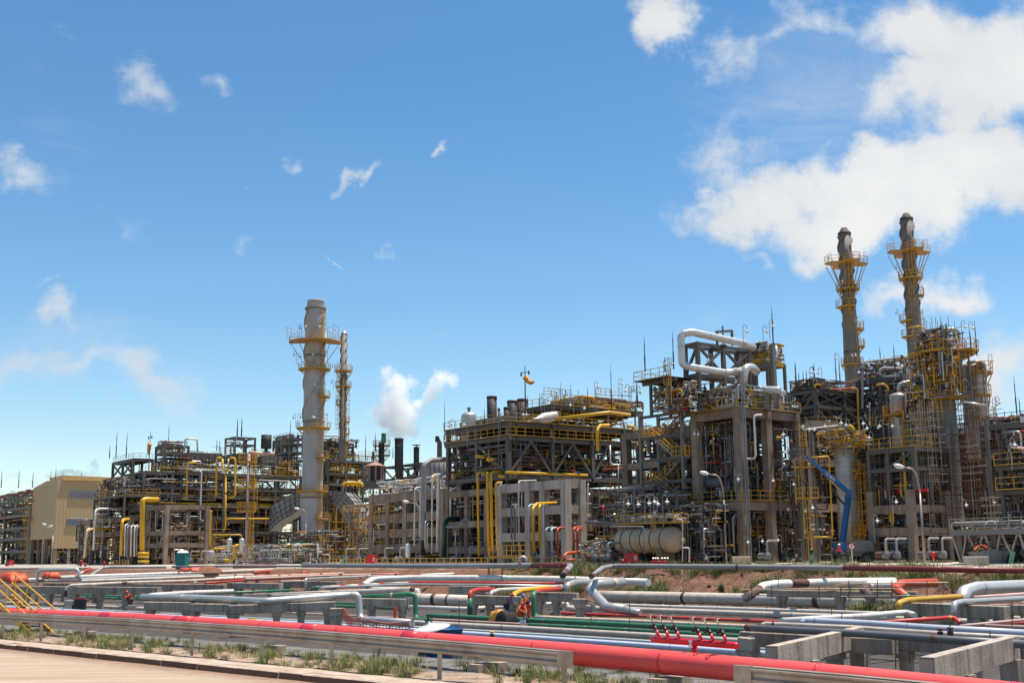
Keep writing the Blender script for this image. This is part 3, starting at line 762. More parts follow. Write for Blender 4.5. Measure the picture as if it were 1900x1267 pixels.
pipe('fat orange red pipe bent over the bank near the right end', 'orange', 18, [(1686, 1113, 70), (1661, 1091, 73), (1672, 1083, 74), (1736, 1081, 75.5)], n=22, bend=1.3, secs=[(0, .06, 'green')])
pipe('brown elbow with a white arm leading to the orange pipe', 'white', 17, [(1616, 1110, 72), (1603, 1093, 74), (1614, 1085, 75), (1660, 1083.5, 76)], n=22, bend=1.3, secs=[(0, .52, 'brown')])
pipe('bright yellow elbow pipe on the right of the trench', 'yellow', 10.5, [(1667, 1131, 58), (1668.5, 1118), (1684, 1112.5, 59.5), (1783, 1106, 65)], n=22, bend=1.2)
pipe('fattest silver pipe bending down at the right edge', 'silver', 25, [(1783, 1120, 66), (1790, 1098, 67), (1812, 1091, 68), (1920, 1086, 72)], n=28, bend=1.1, rings=[(.35, 'silver_rust', .15)])
pipe('thin pinkish pipe under the fattest silver pipe', 'pink', 7, [(1806, 1108.5, 62), (1920, 1100, 67)], n=16)
pipe('silver elbow pipe in front of the concrete beam at the right edge', 'silver', 11, [(1769, 1147, 56), (1770.5, 1120), (1782, 1116.5, 57), (1920, 1108.5, 61)], n=22, bend=1.1)
pipe('small grey elbow pipe left of the silver one on the beam', 'grey', 7.5, [(1742.5, 1143, 59), (1743.5, 1124), (1752, 1121, 59.5), (1776, 1120, 60.5)], n=18, bend=1.1)
pipe('dotted white insulated pipe slanting over the floor pipes', 'white', 11, [(1450, 1151, 50), (1600, 1142.5, 53), (1682, 1135, 56), (1698, 1141, 55)], n=22, rings=[(.5, 'lav', .03), (.58, 'lav', .03), (.66, 'lav', .03), (.74, 'lav', .03), (.82, 'lav', .03)])
pipe('rust red pipe bent down under the silver elbows', 'red', 8, [(1630, 1155, 50), (1771, 1144.5, 54), (1782, 1156, 53)], n=18, secs=[(.82, .85, 'yellow')])
pipe('pale blue white pipe starting at a rounded elbow on the right beams', 'lav', 12.5, [(1486, 1157, 45), (1496, 1151), (1620, 1157, 43), (1720, 1164.5, 41), (1920, 1176, 38)], n=24, rings=[(.07, 'grey', .06), (.5, 'grey', .06)])
pipe('beige pipe with a banded left end on the right beams', 'cream', 9, [(1413, 1160, 42), (1420, 1157, 42), (1580, 1164, 40), (1740, 1175, 38), (1920, 1185, 36)], n=20, rings=[(.05, 'brown', .08), (.36, 'yellow', .1)])
pipe('dark grey pipe nearest the red main on the right beams', 'dgrey', 12.5, [(1384, 1164, 40), (1590, 1174.5, 37), (1740, 1185, 35), (1920, 1196, 33)], n=24, secs=[(0, .022, 'brown')], rings=[(.7, 'rusty', .18)])
pipe('thin pink pipe rising at the right edge', 'pink', 6, [(1780, 1161.5, 48), (1920, 1147, 52)])
pipe('second thin pink pipe crossing at the right edge', 'pink', 5, [(1795, 1158, 50), (1920, 1163.5, 47)])
pipe('thin red pipe low at the right edge', 'red', 4.5, [(1800, 1160, 53), (1920, 1153, 56)])
for lab, m, th, pp in (('white pipe highest in the slanting bundle, from the left', 'white', 5, [(300, 1066.5, -.9), (440, 1061, -.9), (575, 1057, -.9)]), ('pink pipe lowest in the slanting bundle', 'pink', 4, [(520, 1079, -1.3), (700, 1071, -1.3), (862, 1065.5, -1.3)]),
  ('white pipe crossing mid trench behind the large white one', 'white', 6, [(780, 1067, -1.0), (900, 1063, -1.0), (1052, 1060.5, -1.0)]), ('red pipe behind the large white pipe', 'red', 4.5, [(690, 1066, -1.0), (800, 1062, -1.0), (930, 1058.5, -1.0)]), ('cream pipe with open end above the slanting bundle', 'cream', 5, [(612, 1072, -1.2), (740, 1066.5, -1.2), (870, 1062, -1.2)]),
  ('dusty white pipe beside the far white pipe on the left', 'cream', 6, [(150, 1078, -.9), (330, 1071, -.9), (470, 1066, -.9)]), ('red pipe low in the left slanting bundle', 'orange', 4, [(300, 1079.5, -1.3), (440, 1074.5, -1.3), (640, 1068, -1.3)])):
    pipe(lab, m, th, pp)
# long pipes beside the plant road
def ground_pipe(label, m, th, pts, **k): return pipe(label, m, th, pts, n=14, **k)
ground_pipe('long grey pipe beside the plant road on the right with a dark red end', 'grey', 9.5, [(1097, 1069, 84), (1118, 1053.5, 92), (1136, 1049.5, 95), (1340, 1051, 89), (1520, 1053, 83), (1716, 1055.5, 77), (1930, 1058.5, 72)], secs=[(0, .03, 'brown'), (.70, 1, 'maroon')], rings=[(.055, 'brown', .4), (.25, 'brown', .2), (.5, 'brown', .2)])
ground_pipe('long grey pipe beside the plant road in the middle, bent down at its right end', 'grey', 7.5, [(560, 1048.8, 150), (760, 1049.5, 128), (930, 1049.5, 114), (1050, 1048.5, 106), (1059, 1050, 104), (1044, 1067, 92)], secs=[(.72, .81, 'maroon'), (.93, 1, 'brown')])
ground_pipe('red and white pipe beside the plant road on the left', 'cream', 4.5, [(-20, 1055, 150), (60, 1054, 148), (166, 1053.5, 146), (169, 1055, 145), (135, 1069, 125)], secs=[(.4, .72, 'red'), (.9, 1, 'orange')])
ground_pipe('short grey pipe bending down the bank on the left', 'grey', 5, [(168, 1068, 128), (189, 1053.5, 140), (200, 1052, 142), (308, 1051.5, 142)])
ground_pipe('thin grey pipe on the far ground before the yellow mast', 'grey', 4, [(320, 1051, 146), (440, 1050, 140), (560, 1049.5, 135)])
ground_pipe('silver inverted U pipe standing on the long grey pipe', 'silver', 6, [(963.5, 1054, 108), (964, 1036), (970, 1032.5), (976, 1036), (976, 1041)], bend=.7)

# ---------------------------------------------------------------- concrete pipe supports
def support(label, p0, p1, hpx, wid, posts, foot=-3.5, m='concrete_grey', pw=None, group=None):
    """precast beam between two points at its top edge, on posts at the given fractions"""
    a = PD(*p0); b = PD(*p1); b.z = a.z + (b.z - a.z)
    h = hpx * a.y / F
    t = thing('pipe_support', label, 'pipe support', Vector(((a.x + b.x) / 2, (a.y + b.y) / 2, foot)), group)
    dn = (b - a); dn.z = 0; dn.normalize(); sd = dn.cross(Z)
    MB().bar(a - Z * h / 2, b - Z * h / 2, wid, h).build('beam', M[m], t)
    w = pw or wid * .8
    for o_ in t.children: mo_ = o_.modifiers.new('edge', 'BEVEL'); mo_.width = .025
    for f in posts:
        c = a.lerp(b, f)
        MB().box(Vector((c.x, c.y, (c.z - h + foot) / 2)), dn * (w / 2), sd * (w / 2), Z * ((c.z - h - foot) / 2)).build('column', M[m], t)
        MB().box(Vector((c.x, c.y, c.z - h - .12)), dn * (w * .68), sd * (w * .62), Z * .115).build('capital', M[m], t)
    return t
support('long concrete beam on six posts at the left of the trench', (26, 1086.5, 112), (296, 1089, 102), 13, .55, [.10, .27, .45, .62, .79, .97])
support('second concrete beam row behind the left silver loop', (84, 1080.5, 126), (418, 1084, 116), 10, .6, [.12, .3, .5, .7, .9])
support('pale concrete beam under the thin red pipe', (425, 1080, 118), (522, 1082, 114), 11, .6, [.2, .8])
support('concrete beam behind the dropping silver pipe', (520, 1076.5, 124), (628, 1078.5, 120), 12, .6, [.1, .6, .9])
support('concrete beam under the white loop, short and low', (272, 1116, 80), (362, 1116.5, 78), 14, .5, [.1, .85])
support('concrete beam with rusty stubs under the silver front pipe', (358, 1119, 75), (440, 1120, 73), 14, .5, [.05, .9])
support('longest concrete beam under the silver front pipe', (424, 1122.5, 70), (622, 1115, 71), 16, .5, [.06, .45, .68, .93])
support('single concrete post with a wide head under the silver elbow', (613, 1127.5, 68), (638, 1127.5, 68), 6, .62, [.5], pw=.55)
support('concrete beam carrying the green elbow pipe', (668, 1109, 79), (756, 1110.5, 78), 14, .5, [.25, .9])
support('concrete beam left of the workers behind the red capped worker', (874, 1103.5, 86.5), (968, 1106, 85), 17, .5, [.05, .38, .8])
support('concrete beam right of the workers below the twin silver loops', (993, 1097.5, 84.5), (1072, 1099.5, 83), 16, .5, [.1, .5])
support('concrete post with a wide head beside the twin silver loops', (1062, 1110, 80), (1090, 1110.5, 80), 9, .6, [.5], pw=.55)
support('grey concrete wall beam behind the red banded pipe', (836, 1086, 100), (905, 1087, 98), 14, .6, [.1, .9])
support('concrete beam beneath the wrapped pipes on the bank', (1425, 1094, 86), (1702, 1097, 80), 12, .6, [.1, .5, .9])
support('concrete beam under the silver elbows at the right', (1684, 1117, 60), (1868, 1124, 56), 22, .6, [.05, .4, .7, .95])
support('second right concrete beam nearer the silver elbows', (1838, 1120, 66), (1925, 1122, 64), 16, .6, [.3, .8])
# the two large cross beams at the right, seen end on
for lab, near, far, zf in (('large concrete cross beam pointing at the road, left of a pair', (1431, 1198, 32), (1600, 1177, 40), -3.2), ('large concrete cross beam pointing at the road, right of a pair', (1719, 1219, 27.5), (1880, 1196, 34), -3.2)):
    a = PD(*near); b = PD(*far); b.z = a.z
    t = thing('cross_beam', lab, 'concrete beam', Vector((a.x, a.y, -3.2)))
    MB().bar(a - Z * .3, b - Z * .3, .34, .6).build('beam', M['concrete_grey'], t)
    MB().bar(a - Z * .02, b - Z * .02, .30, .05).build('top_ledge', M['concrete_light'], t)
    for f in (.35, .95):
        c = a.lerp(b, f); MB().box(Vector((c.x, c.y, (c.z - .6 + zf) / 2)), ND * .2, LD * .25, Z * ((c.z - .6 - zf) / 2)).build('column', M['concrete_grey'], t)
support('long concrete wall beam under the dark grey pipe at the right', (1378, 1170, 41), (1660, 1184, 37.5), 26, .5, [.02, .45, .62])
support('stepped concrete block at the left end of the right wall beam', (1378, 1180, 40), (1400, 1183, 39.5), 24, .5, [.5])
support('concrete wall beam under the pale pipes at the right edge', (1640, 1182, 39), (1930, 1200, 34.5), 20, .4, [.15, .6])

# ---------------------------------------------------------------- hydrant manifold on the red main
d0 = 28.2
mL, mR = PD(1209, 1185, d0 + .9), PD(1370, 1197.5, d0 - 1.1)
mm_ = (mL + mR) / 2
t = thing('hydrant_manifold', 'red fire hydrant manifold with six hand wheels on the red main', 'hydrant', Vector((mm_.x, mm_.y, mm_.z - .55)))
dn = (mR - mL).normalized(); sd = dn.cross(Z).normalized()
mr_ = .077
MB().tube([mL, mL + dn * .06, mR - dn * .06, mR], [mr_ * .6, mr_, mr_, mr_ * .6], 20).build('header', M['gear_red'], t, smooth=True)
c = PD(1288, 1190, d0); MB().tube([c, c - Z * .42], .075, 16).build('riser', M['gear_red'], t, smooth=True)
MB().lathe(c - Z * .30, [(.1, 0), (.1, .03)], 18).build('flange', M['gear_red'], t)
lean = (-dn * .34 + Z * .72 - ND * .1).normalized()
back = (-dn * .34 + Z * .80).normalized()
for px in (1220, 1239, 1260, 1301.5, 1323, 1346):
    f = (px - 1209) / 161.0
    b0 = mL.lerp(mR, min(.97, f + .04))
    b1 = b0 + lean * .27; b2 = b1 + lean * .13; b3 = b2 + lean * .20
    br = MB().tube([b0, b1], .037, 12).build('branch', M['gear_red'], t, smooth=True)
    v = MB().tube([b1, b1 + lean * .02, b1 + lean * .02, b2 - lean * .02, b2], [.055, .055, .042, .05, .055], 12).build('valve_body', M['black'], t, smooth=True)
    MB().tube([b1 + lean * .06, b1 + lean * .06 - sd * -.0 - dn * .14 - Z * .02], [.045, .05], 12).build('hose_outlet', M['black'], t, smooth=True)
    MB().tube([b2, b3], .014, 8).build('spindle', M['galv'], t, smooth=True)
    wx = lean.orthogonal().normalized(); wy = lean.cross(wx)
    ring = [b3 + (wx * math.cos(a) + wy * math.sin(a)) * .075 for a in [2 * PI * k / 16 for k in range(17)]]
    wb = MB().tube(ring, .011, 6, False)
    for k in range(3):
        a = 2 * PI * k / 3; wb.tube([b3, b3 + (wx * math.cos(a) + wy * math.sin(a)) * .075], .008, 5)
    wb.build('hand_wheel', M['galv'], t, smooth=True)
def text_mesh(name, body, size, loc, xdir, up, m, parent=None, depth=.004):
    cu = bpy.data.curves.new(name, 'FONT'); cu.body = body; cu.size = size; cu.extrude = depth; cu.align_x = 'CENTER'; cu.align_y = 'CENTER'
    tmp = bpy.data.objects.new(name, cu); COL.objects.link(tmp)
    bpy.context.view_layer.update()
    me = bpy.data.meshes.new_from_object(tmp.evaluated_get(bpy.context.evaluated_depsgraph_get()))
    COL.objects.unlink(tmp); bpy.data.objects.remove(tmp); bpy.data.curves.remove(cu)
    x = xdir.normalized(); nz = x.cross(up).normalized(); y = nz.cross(x)
    b = MB(); b.add([loc + x * v.co.x + y * v.co.y + nz * v.co.z for v in me.vertices], [tuple(q.vertices) for q in me.polygons])
    bpy.data.meshes.remove(me)
    return b.build(name, m, parent)
front = -ND * .9 - TD * 0; front = Vector((-.25, -1, 0)).normalized()
right = Vector((1, -.25, 0)).normalized()
pc = PD(1281, 1194, d0 - .25)
pl = MB().box(pc, right * .045, front * .004, Z * .085).build('sign_plate', M['lamp'], t)
text_mesh('lettering', 'H', .15, pc + front * .006, right, Z, M['gear_red'], pl, .002)

# ---------------------------------------------------------------- drum, tarpaulins, stairs, small gear in the trench
dc = PD(817, 1164, 52); R_ = .95
t = thing('round_tub', 'round blue open tub with a white conical lid leaning on its rim', 'tub', Vector((dc.x, dc.y, -3.45)))
top = -1.93
MB().lathe(Vector((dc.x, dc.y, 0)), [(R_ * .94, -3.45), (R_, -3.4), (R_, top), (R_ + .03, top), (R_ + .03, top - .06), (R_ - .04, top - .02), (R_ - .05, top - .9)], 40).build('tub_wall', M['blue'], t, smooth=True)
ln = Vector((dc.x - .42, dc.y - .3, top + .0))
ax = Vector((-.18, -.12, 1)).normalized()
MB().lathe(ln, [(.86, -.03), (.88, 0), (.5, .1), (.06, .22), (.05, .3)], 36, ax).build('lid', M['lamp'], t, smooth=True)
MB().tube([ln + ax * .28, ln + ax * .48], .05, 8).build('lid_valve', M['black'], t)
def drape(label, cpx, w, d, h, m, sag=.12, seed=3, name='tarpaulin'):
    rr = random.Random(seed); n = 14
    b = MB(); vs = []
    c = PD(*cpx)
    for i in range(n):
        for j in range(n):
            u = i / (n - 1) - .5; v = j / (n - 1) - .5
            e = max(abs(u), abs(v)) * 2
            z = h - (max(0, e - .62) / .38) ** 1.4 * h + .07 * math.sin(9 * u + 3 * v + seed) - sag * (1 - e) * .8 + rr.uniform(-.02, .02)
            vs.append(Vector((c.x, c.y, c.z - h)) + LD * (u * w * (1 + .05 * math.sin(7 * v))) + ND * (v * d * (1 + .06 * math.sin(8 * u))) + Z * max(0.0, z))
    b.add(vs, [(i * n + j, (i + 1) * n + j, (i + 1) * n + j + 1, i * n + j + 1) for i in range(n - 1) for j in range(n - 1)])
    o = b.build(name, M[m], None, smooth=True)
    mo = o.modifiers.new('thick', 'SOLIDIFY'); mo.thickness = .03
    return tag(o, label, 'tarpaulin')
drape('long orange tarpaulin draped over the pipes at the left edge', (22, 1061, 100), 3.4, 1.6, .8, 'tarp', seed=2)
drape('smaller orange tarpaulin over the white pipe by the silver loop', (96, 1061, 114), 1.9, 1.2, .6, 'tarp', seed=5)
drape('amber flap of the shelter beside the crouching workers', (925, 1130.5, 77), 1.1, .9, .95, 'tarp_yellow', seed=7)
drape('black sheet heaped over the work shelter in the trench', (938, 1132.5, 76.2), 1.35, 1.1, 1.05, 'rubber', seed=9)
# yellow stairs down into the trench
t = thing('trench_stairs', 'yellow steel stairs leading down into the trench at the left edge', 'stairs', PD(-15, 1075, 52))
a0, a1 = PD(-14, 1062, 54), PD(66, 1134, 50)
sdv = Vector((.55, .83, 0)) * 1.0
for k, off in enumerate((Vector((0, 0, 0)), sdv)):
    b = MB(); b.tube([a0 + off, a1 + off], .035, 8); b.tube([a0 + off - Z * .45, a1 + off - Z * .45], .03, 8)
    for f in (.08, .35, .62, .9):
        q = a0.lerp(a1, f) + off; b.tube([q, q - Z * 1.05], .03, 8)
    b.build('handrail', M['yellow'], t)
    MB().bar(a0 + off - Z * 1.05, a1 + off - Z * 1.05, .05, .2).build('stringer', M['yellow'], t)
for k in range(11):
    q = a0.lerp(a1, (k + .5) / 11) - Z * 1.02
    MB().bar(q, q + sdv, .24, .04).build('tread', M['grating'], t)
# welding set and cabinet between the left posts
p = PD(128, 1139, 100); p.z = -3.5
t = thing('welding_set', 'grey welding cabinet standing between the left concrete posts', 'machine', p)
MB().box(p + Z * .75 , Vector((.3, 0, 0)), Vector((0, .25, 0)), Z * .5).build('cabinet', M['galv'], t)
MB().box(p + Z * 1.27, Vector((.33, 0, 0)), Vector((0, .28, 0)), Z * .02).build('lid', M['lamp'], t)
for sx in (-.24, .24): MB().box(p + Vector((sx, 0, .12)), Vector((.04, 0, 0)), Vector((0, .22, 0)), Z * .13).build('foot', M['black'], t)
p = p + Vector((.85, .1, 0))
t = thing('generator', 'black generator with a red top beside the grey welding cabinet', 'generator', p)
MB().box(p + Z * .95, Vector((.42, 0, 0)), Vector((0, .3, 0)), Z * .4).build('housing', M['black'], t)
MB().box(p + Z * 1.42, Vector((.4, 0, 0)), Vector((0, .26, 0)), Z * .07).build('cover', M['red'], t)
for sx in (-.3, .3): MB().tube([p + Vector((sx, -.2, .2)), p + Vector((sx, .2, .2))], .2, 12).build('wheel', M['black'], t)
for sx in (-.3, .3): MB().tube([p + Vector((sx, 0, 0.1)), p + Vector((sx, 0, .6))], .04, 6).build('leg', M['black'], t)
MB().box(p + Z * .36, Vector((.36, 0, 0)), Vector((0, .22, 0)), Z * .2).build('fuel_tank', M['dgrey'], t)
# small white and blue cooler on the green pipe
p = PD(970, 1155.5, 71)
t = thing('cooler', 'small blue and white cooler box on the green floor pipe', 'cooler', p)
MB().box(p + Z * .1, right * .15, front * .1, Z * .11).build('box', M['lav'], t); MB().box(p + Z * .23, right * .155, front * .105, Z * .025).build('lid', M['blue'], t)
# orange safety net
t = thing('safety_net', 'sagging orange safety net strung round the concrete post in mid trench', 'safety net', PD(690, 1152, 66))
for r0_, r1_ in (((637, 1127, 67), (668, 1146, 66)), ((668, 1144, 66), (765, 1149, 67))):
    a, b_ = PD(*r0_), PD(*r1_); nb = MB()
    for q in range(5): nb.tube([a.lerp(b_, k / 8) - Z * (.14 * q + .25 * math.sin(PI * k / 8)) for k in range(9)], .022, 5)
    for k in range(17): c = a.lerp(b_, k / 16) - Z * .25 * math.sin(PI * k / 16); nb.tube([c, c - Z * .56], .018, 5)
    nb.build('net_length', M['orange'], t)
p = PD(733, 1150, 70); o = MB().tube([p, p + Z * .75], .11, 12).build('marker_post', M['tarp']); tag(o, 'short orange marker post left of the green elbow foot', 'post')
# thin stakes with lines along the trench
for i, (x0, y0, y1, d) in enumerate([(1168, 1118, 1172, 60), (852, 1112, 1178, 56), (1097, 1120, 1152, 70), (1444, 1060, 1092, 76), (1481, 1075, 1092, 76), (1562, 1136, 1150, 52), (1543, 1120, 1141, 56), (1837, 1170, 1222, 36), (1662, 1185, 1240, 34), (1688, 1185, 1230, 34), (435, 1062, 1100, 92), (470, 1095, 1122, 84), (1878, 1115, 1160, 46)]):
    o = MB().tube([PD(x0, y0, d), PD(x0, y1, d)], .018, 6).build('steel_stake', M['rusty'])
    tag(o, 'thin rusty steel stake standing up among the trench pipes', 'stake', 'steel stakes in the trench')
# scaffold rails before the wrapped pipes on the bank
for lab, x0, x1, ys, d, xs in (('light scaffold rail before the wrapped pipes on the bank', 1375, 1660, (1093, 1104), 70, (1395, 1432, 1520, 1560, 1578)), ('light scaffold rail in front of the orange elbow', 1560, 1760, (1082, 1090, 1106), 68, (1575, 1628, 1655, 1720))):
    t = thing('scaffold_rail', lab, 'scaffold', Vector((PD(x0, ys[-1], d).x, d, -2.6)))
    for y in ys: MB().tube([PD(x0, y, d), PD(x1, y - 2, d)], .024, 6).build('ledger', M['galv'], t)
    for x in xs: MB().tube([PD(x, ys[0] - 6, d), PD(x, ys[-1] + 10, d)], .024, 6).build('standard', M['rusty'], t)
# small capped valve posts
for lab, px, py, h, d in (('small valve post with a yellow head behind the pale blue pipe', 913, 1186, 18, 48), ('brown valve assembly sitting on the beige pipe at the right', 1745, 1180, 16, 37), ('tall thin brown valve stem on the dark grey pipe', 1764, 1183, 22, 35)):
    p = PD(px, py, d); hh = h * d / F
    t = thing('valve', lab, 'valve', p)
    MB().tube([p, p + Z * hh * .55], .09, 10).build('body', M['black'], t)
    MB().tube([p + Z * hh * .55, p + Z * hh], .02, 6).build('stem', M['brown'], t)
    MB().lathe(p + Z * hh * .62, [(.03, 0), (.1, .03), (.1, .07), (.03, .1)], 10).build('head', M['yellow'] if 'yellow' in lab else M['brown'], t)
# ---------------------------------------------------------------- plant building kit
def corner(px, d):
    p = PD(px, 1040, d) - ORG; return p.dot(SD), p.dot(TD)
def TS(px, s):
    """depth coordinate where the sight line through px meets the plane at s"""
    r = ray(px, 1000); c = CAM - ORG
    k = (s - c.dot(SD)) / r.dot(SD); return (c + r * k).dot(TD)
def PS(px, py, s):
    r = ray(px, py); c = CAM - ORG
    k = (s - c.dot(SD)) / r.dot(SD); return CAM + r * k
def zat(px, py, d): return PD(px, py, d).z
def ring_pts(c, r, a0, a1, n): return [c + Vector((math.cos(a0 + (a1 - a0) * k / n) * r, math.sin(a0 + (a1 - a0) * k / n) * r, 0)) for k in range(n + 1)]
def rail_mesh(b, path, h=1.1, th=.055, step=1.5, toe=True):
    for i in range(len(path) - 1):
        p, q = path[i], path[i + 1]
        L = (q - p).length
        if L < .05: continue
        b.bar(p + Z * h, q + Z * h, th, th); b.bar(p + Z * h * .52, q + Z * h * .52, th * .8, th * .8)
        if toe: b.bar(p + Z * .05, q + Z * .05, th * .6, .09)
        n = max(1, round(L / step))
        for k in range(n + (1 if i == len(path) - 2 else 0)):
            a = p.lerp(q, k / n); b.bar(a, a + Z * h, th, th)
    return b
def railing(parent, path, m='rail', h=1.1, th=.06, step=1.5):
    return rail_mesh(MB(), path, h, th, step).build('railing', M[m], parent)
def ladder(parent, p, z0, z1, out=None, m='rail', cage=True, w=.5, name='ladder'):
    out = out or -TD
    side = out.cross(Z).normalized()
    b = MB()
    for k in (-1, 1): b.bar(Vector((p.x, p.y, z0)) + side * (k * w / 2), Vector((p.x, p.y, z1)) + side * (k * w / 2), .06, .06)
    z = z0 + .3
    while z < z1: b.bar(Vector((p.x, p.y, z)) - side * (w / 2), Vector((p.x, p.y, z)) + side * (w / 2), .035, .035); z += .45
    if cage:
        z = z0 + 2.3
        hoop = [side * (math.cos(a) * .42) + out * (math.sin(a) * .75) for a in [PI * k / 6 for k in range(7)]]
        while z < z1 + .9:
            for k in range(6): b.bar(Vector((p.x, p.y, z)) + hoop[k], Vector((p.x, p.y, z)) + hoop[k + 1], .05, .05)
            z += 1.0
        for k in (1, 3, 5): b.bar(Vector((p.x, p.y, min(z1, z0 + 2.3))) + hoop[k], Vector((p.x, p.y, z1 + .8)) + hoop[k], .04, .04)
    return b.build(name, M[m], parent)
def frame(name, label, cat, Ss, Ts, Zs, m='steel', cw=.35, bh=.4, z0=-.2, decks=(), rails=(), braces=(), rail_m='rail', inner=True, railT=True, extra=0.0, deck_m='grating', colm=None, top=None):
    """a structural frame: columns on the grid Ss x Ts, beams at heights Zs; each member a part"""
    t = thing(name, label, cat, W((Ss[0] + Ss[-1]) / 2, (Ts[0] + Ts[-1]) / 2, z0))
    cm = M[colm or m]; ztop = (top if top is not None else Zs[-1])
    for i, s in enumerate(Ss):
        for j, tt in enumerate(Ts):
            if not inner and 0 < i < len(Ss) - 1 and 0 < j < len(Ts) - 1: continue
            MB().stb(s - cw / 2, s + cw / 2, tt - cw / 2, tt + cw / 2, z0, ztop + .003).build('column', cm, t)
    for k, z in enumerate(Zs):
        for tt in Ts: MB().stb(Ss[0] - extra, Ss[-1] + extra, tt - cw * .4, tt + cw * .4, z - bh, z - .01).build('beam', M[m], t)
        for s in Ss: MB().stb(s - cw * .38, s + cw * .38, Ts[0] + cw * .42, Ts[-1] - cw * .42, z - bh + .03, z - .02).build('cross_beam', M[m], t)
        if k in decks:
            MB().stb(Ss[0] - extra, Ss[-1] + extra, Ts[0] - extra, Ts[-1] + extra, z, z + .06).build('deck', M[deck_m], t)
        if k in rails:
            zz = z + .06
            a, b, c = W(Ss[0] - extra, Ts[0] - extra, zz), W(Ss[-1] + extra, Ts[0] - extra, zz), W(Ss[-1] + extra, Ts[-1] + extra, zz)
            railing(t, [a, b], rail_m); railing(t, [b, c], rail_m)
    for (face, i, za, zb, kind) in braces:
        if face == 's': A = lambda f, z: W(Ss[i] * (1 - f) + Ss[i + 1] * f, Ts[0] - .02, z)
        else: A = lambda f, z: W(Ss[-1] + .02, Ts[i] * (1 - f) + Ts[i + 1] * f, z)
        w = cw * .62
        segs = {'X': [((0, za), (1, zb)), ((1, za), (0, zb))], 'V': [((0, zb), (.5, za)), ((1, zb), (.5, za))], 'A': [((0, za), (.5, zb)), ((1, za), (.5, zb))], '/': [((0, za), (1, zb))], '\\': [((0, zb), (1, za))]}[kind]
        for q, (u, v) in enumerate(segs): MB().bar(A(*u) + TD * (.03 * q), A(*v) + TD * (.03 * q), w, w).build('brace', M[m], t)
    return t
def strake(c, r, z0, z1, a0, turns, fin, th=.05, steps=None):
    b = MB(); steps = steps or int(26 * turns) + 4; vs = []
    for k in range(steps + 1):
        f = k / steps; a = a0 + 2 * PI * turns * f; z = z0 + (z1 - z0) * f
        u = Vector((math.cos(a), math.sin(a), 0)); base = Vector((c.x, c.y, z))
        vs += [base + u * (r - .02) - Z * th, base + u * (r + fin) - Z * th, base + u * (r + fin) + Z * th, base + u * (r - .02) + Z * th]
    fs = []
    for k in range(steps):
        for q in range(4):
            q2 = (q + 1) % 4; fs.append((k * 4 + q, k * 4 + q2, (k + 1) * 4 + q2, (k + 1) * 4 + q))
    fs += [(3, 2, 1, 0), (steps * 4, steps * 4 + 1, steps * 4 + 2, steps * 4 + 3)]
    return b.add(vs, fs)
def ring_platform(parent, c, r0, r1, z, a0=0.0, a1=2 * PI, sides=12, brackets=6, drop=1.6, m='deck_yellow', rail_m='rail', h=1.1, step=1.4, star=False):
    b = MB(); n = max(3, int(sides * (a1 - a0) / (2 * PI)))
    cz = Vector((c.x, c.y, z)); O_ = ring_pts(cz, r1, a0, a1, n); I_ = ring_pts(cz, r0, a0, a1, n)
    if star: O_ = [I_[k].lerp(p, 1 if k % 4 in (0, 1) else .52) for k, p in enumerate(O_)]
    for k in range(n):
        vs = [I_[k], O_[k], O_[k + 1], I_[k + 1]]
        b.prism([v - Z * .1 for v in vs], Z * .16)
    pl = b.build('platform', M[m], parent)
    rail_mesh(MB(), [p + Z * .06 for p in O_], h, .06, step).build('railing', M[rail_m], pl)
    if abs(a1 - a0) < 6.2:
        rail_mesh(MB(), [I_[0] + Z * .06, O_[0] + Z * .06], h, .06).build('railing', M[rail_m], pl); rail_mesh(MB(), [I_[-1] + Z * .06, O_[-1] + Z * .06], h, .06).build('railing', M[rail_m], pl)
    for k in range(brackets):
        a = a0 + (a1 - a0) * (k + .5) / brackets; u = Vector((math.cos(a), math.sin(a), 0))
        MB().bar(cz + u * (r1 * .93) - Z * .17, cz + u * (r0 + .02) - Z * drop, .1, .1).build('bracket', M[m], pl)
    return pl
def vessel(label, px, ytop, ybot, d, wpx, m, dome=.28, bands=2, name='vessel', cat='vessel', nozzle=True, skirt=0.0, group=None, n=24):
    a = PD(px, ytop, d); z0 = zat(px, ybot, d); r = wpx * d / F / 2; H = a.z - z0
    c = Vector((a.x, a.y, z0))
    t = thing(name, label, cat, c, group)
    prof = [(r * (1 if not skirt else .96), 0), (r, H * skirt)] if skirt else [(r * .45, 0), (r * .85, r * .3), (r, r * .6)]
    prof = [(r * .97, 0)] + [(r, .02)] if skirt == 0 and dome < .1 else prof
    ds = [(math.cos(q * PI / 12) * r, H - r * 2 * dome + math.sin(q * PI / 12) * r * 2 * dome) for q in range(0, 7)]
    MB().lathe(c, prof + ds, n).build('shell', M[m], t, smooth=True)
    for k in range(bands):
        z = H * (k + .6) / (bands + .4) * .9
        MB().lathe(c, [(r * 1.02, z), (r * 1.035, z + .02), (r * 1.035, z + .14), (r * 1.02, z + .16)], n).build('stiffener_ring', M[m], t)
    if nozzle: MB().lathe(c, [(r * .18, H - .1), (r * .18, H + .5), (r * .28, H + .5), (r * .28, H + .62)], 10).build('nozzle', M['dgrey'], t)
    return t, c, r, H
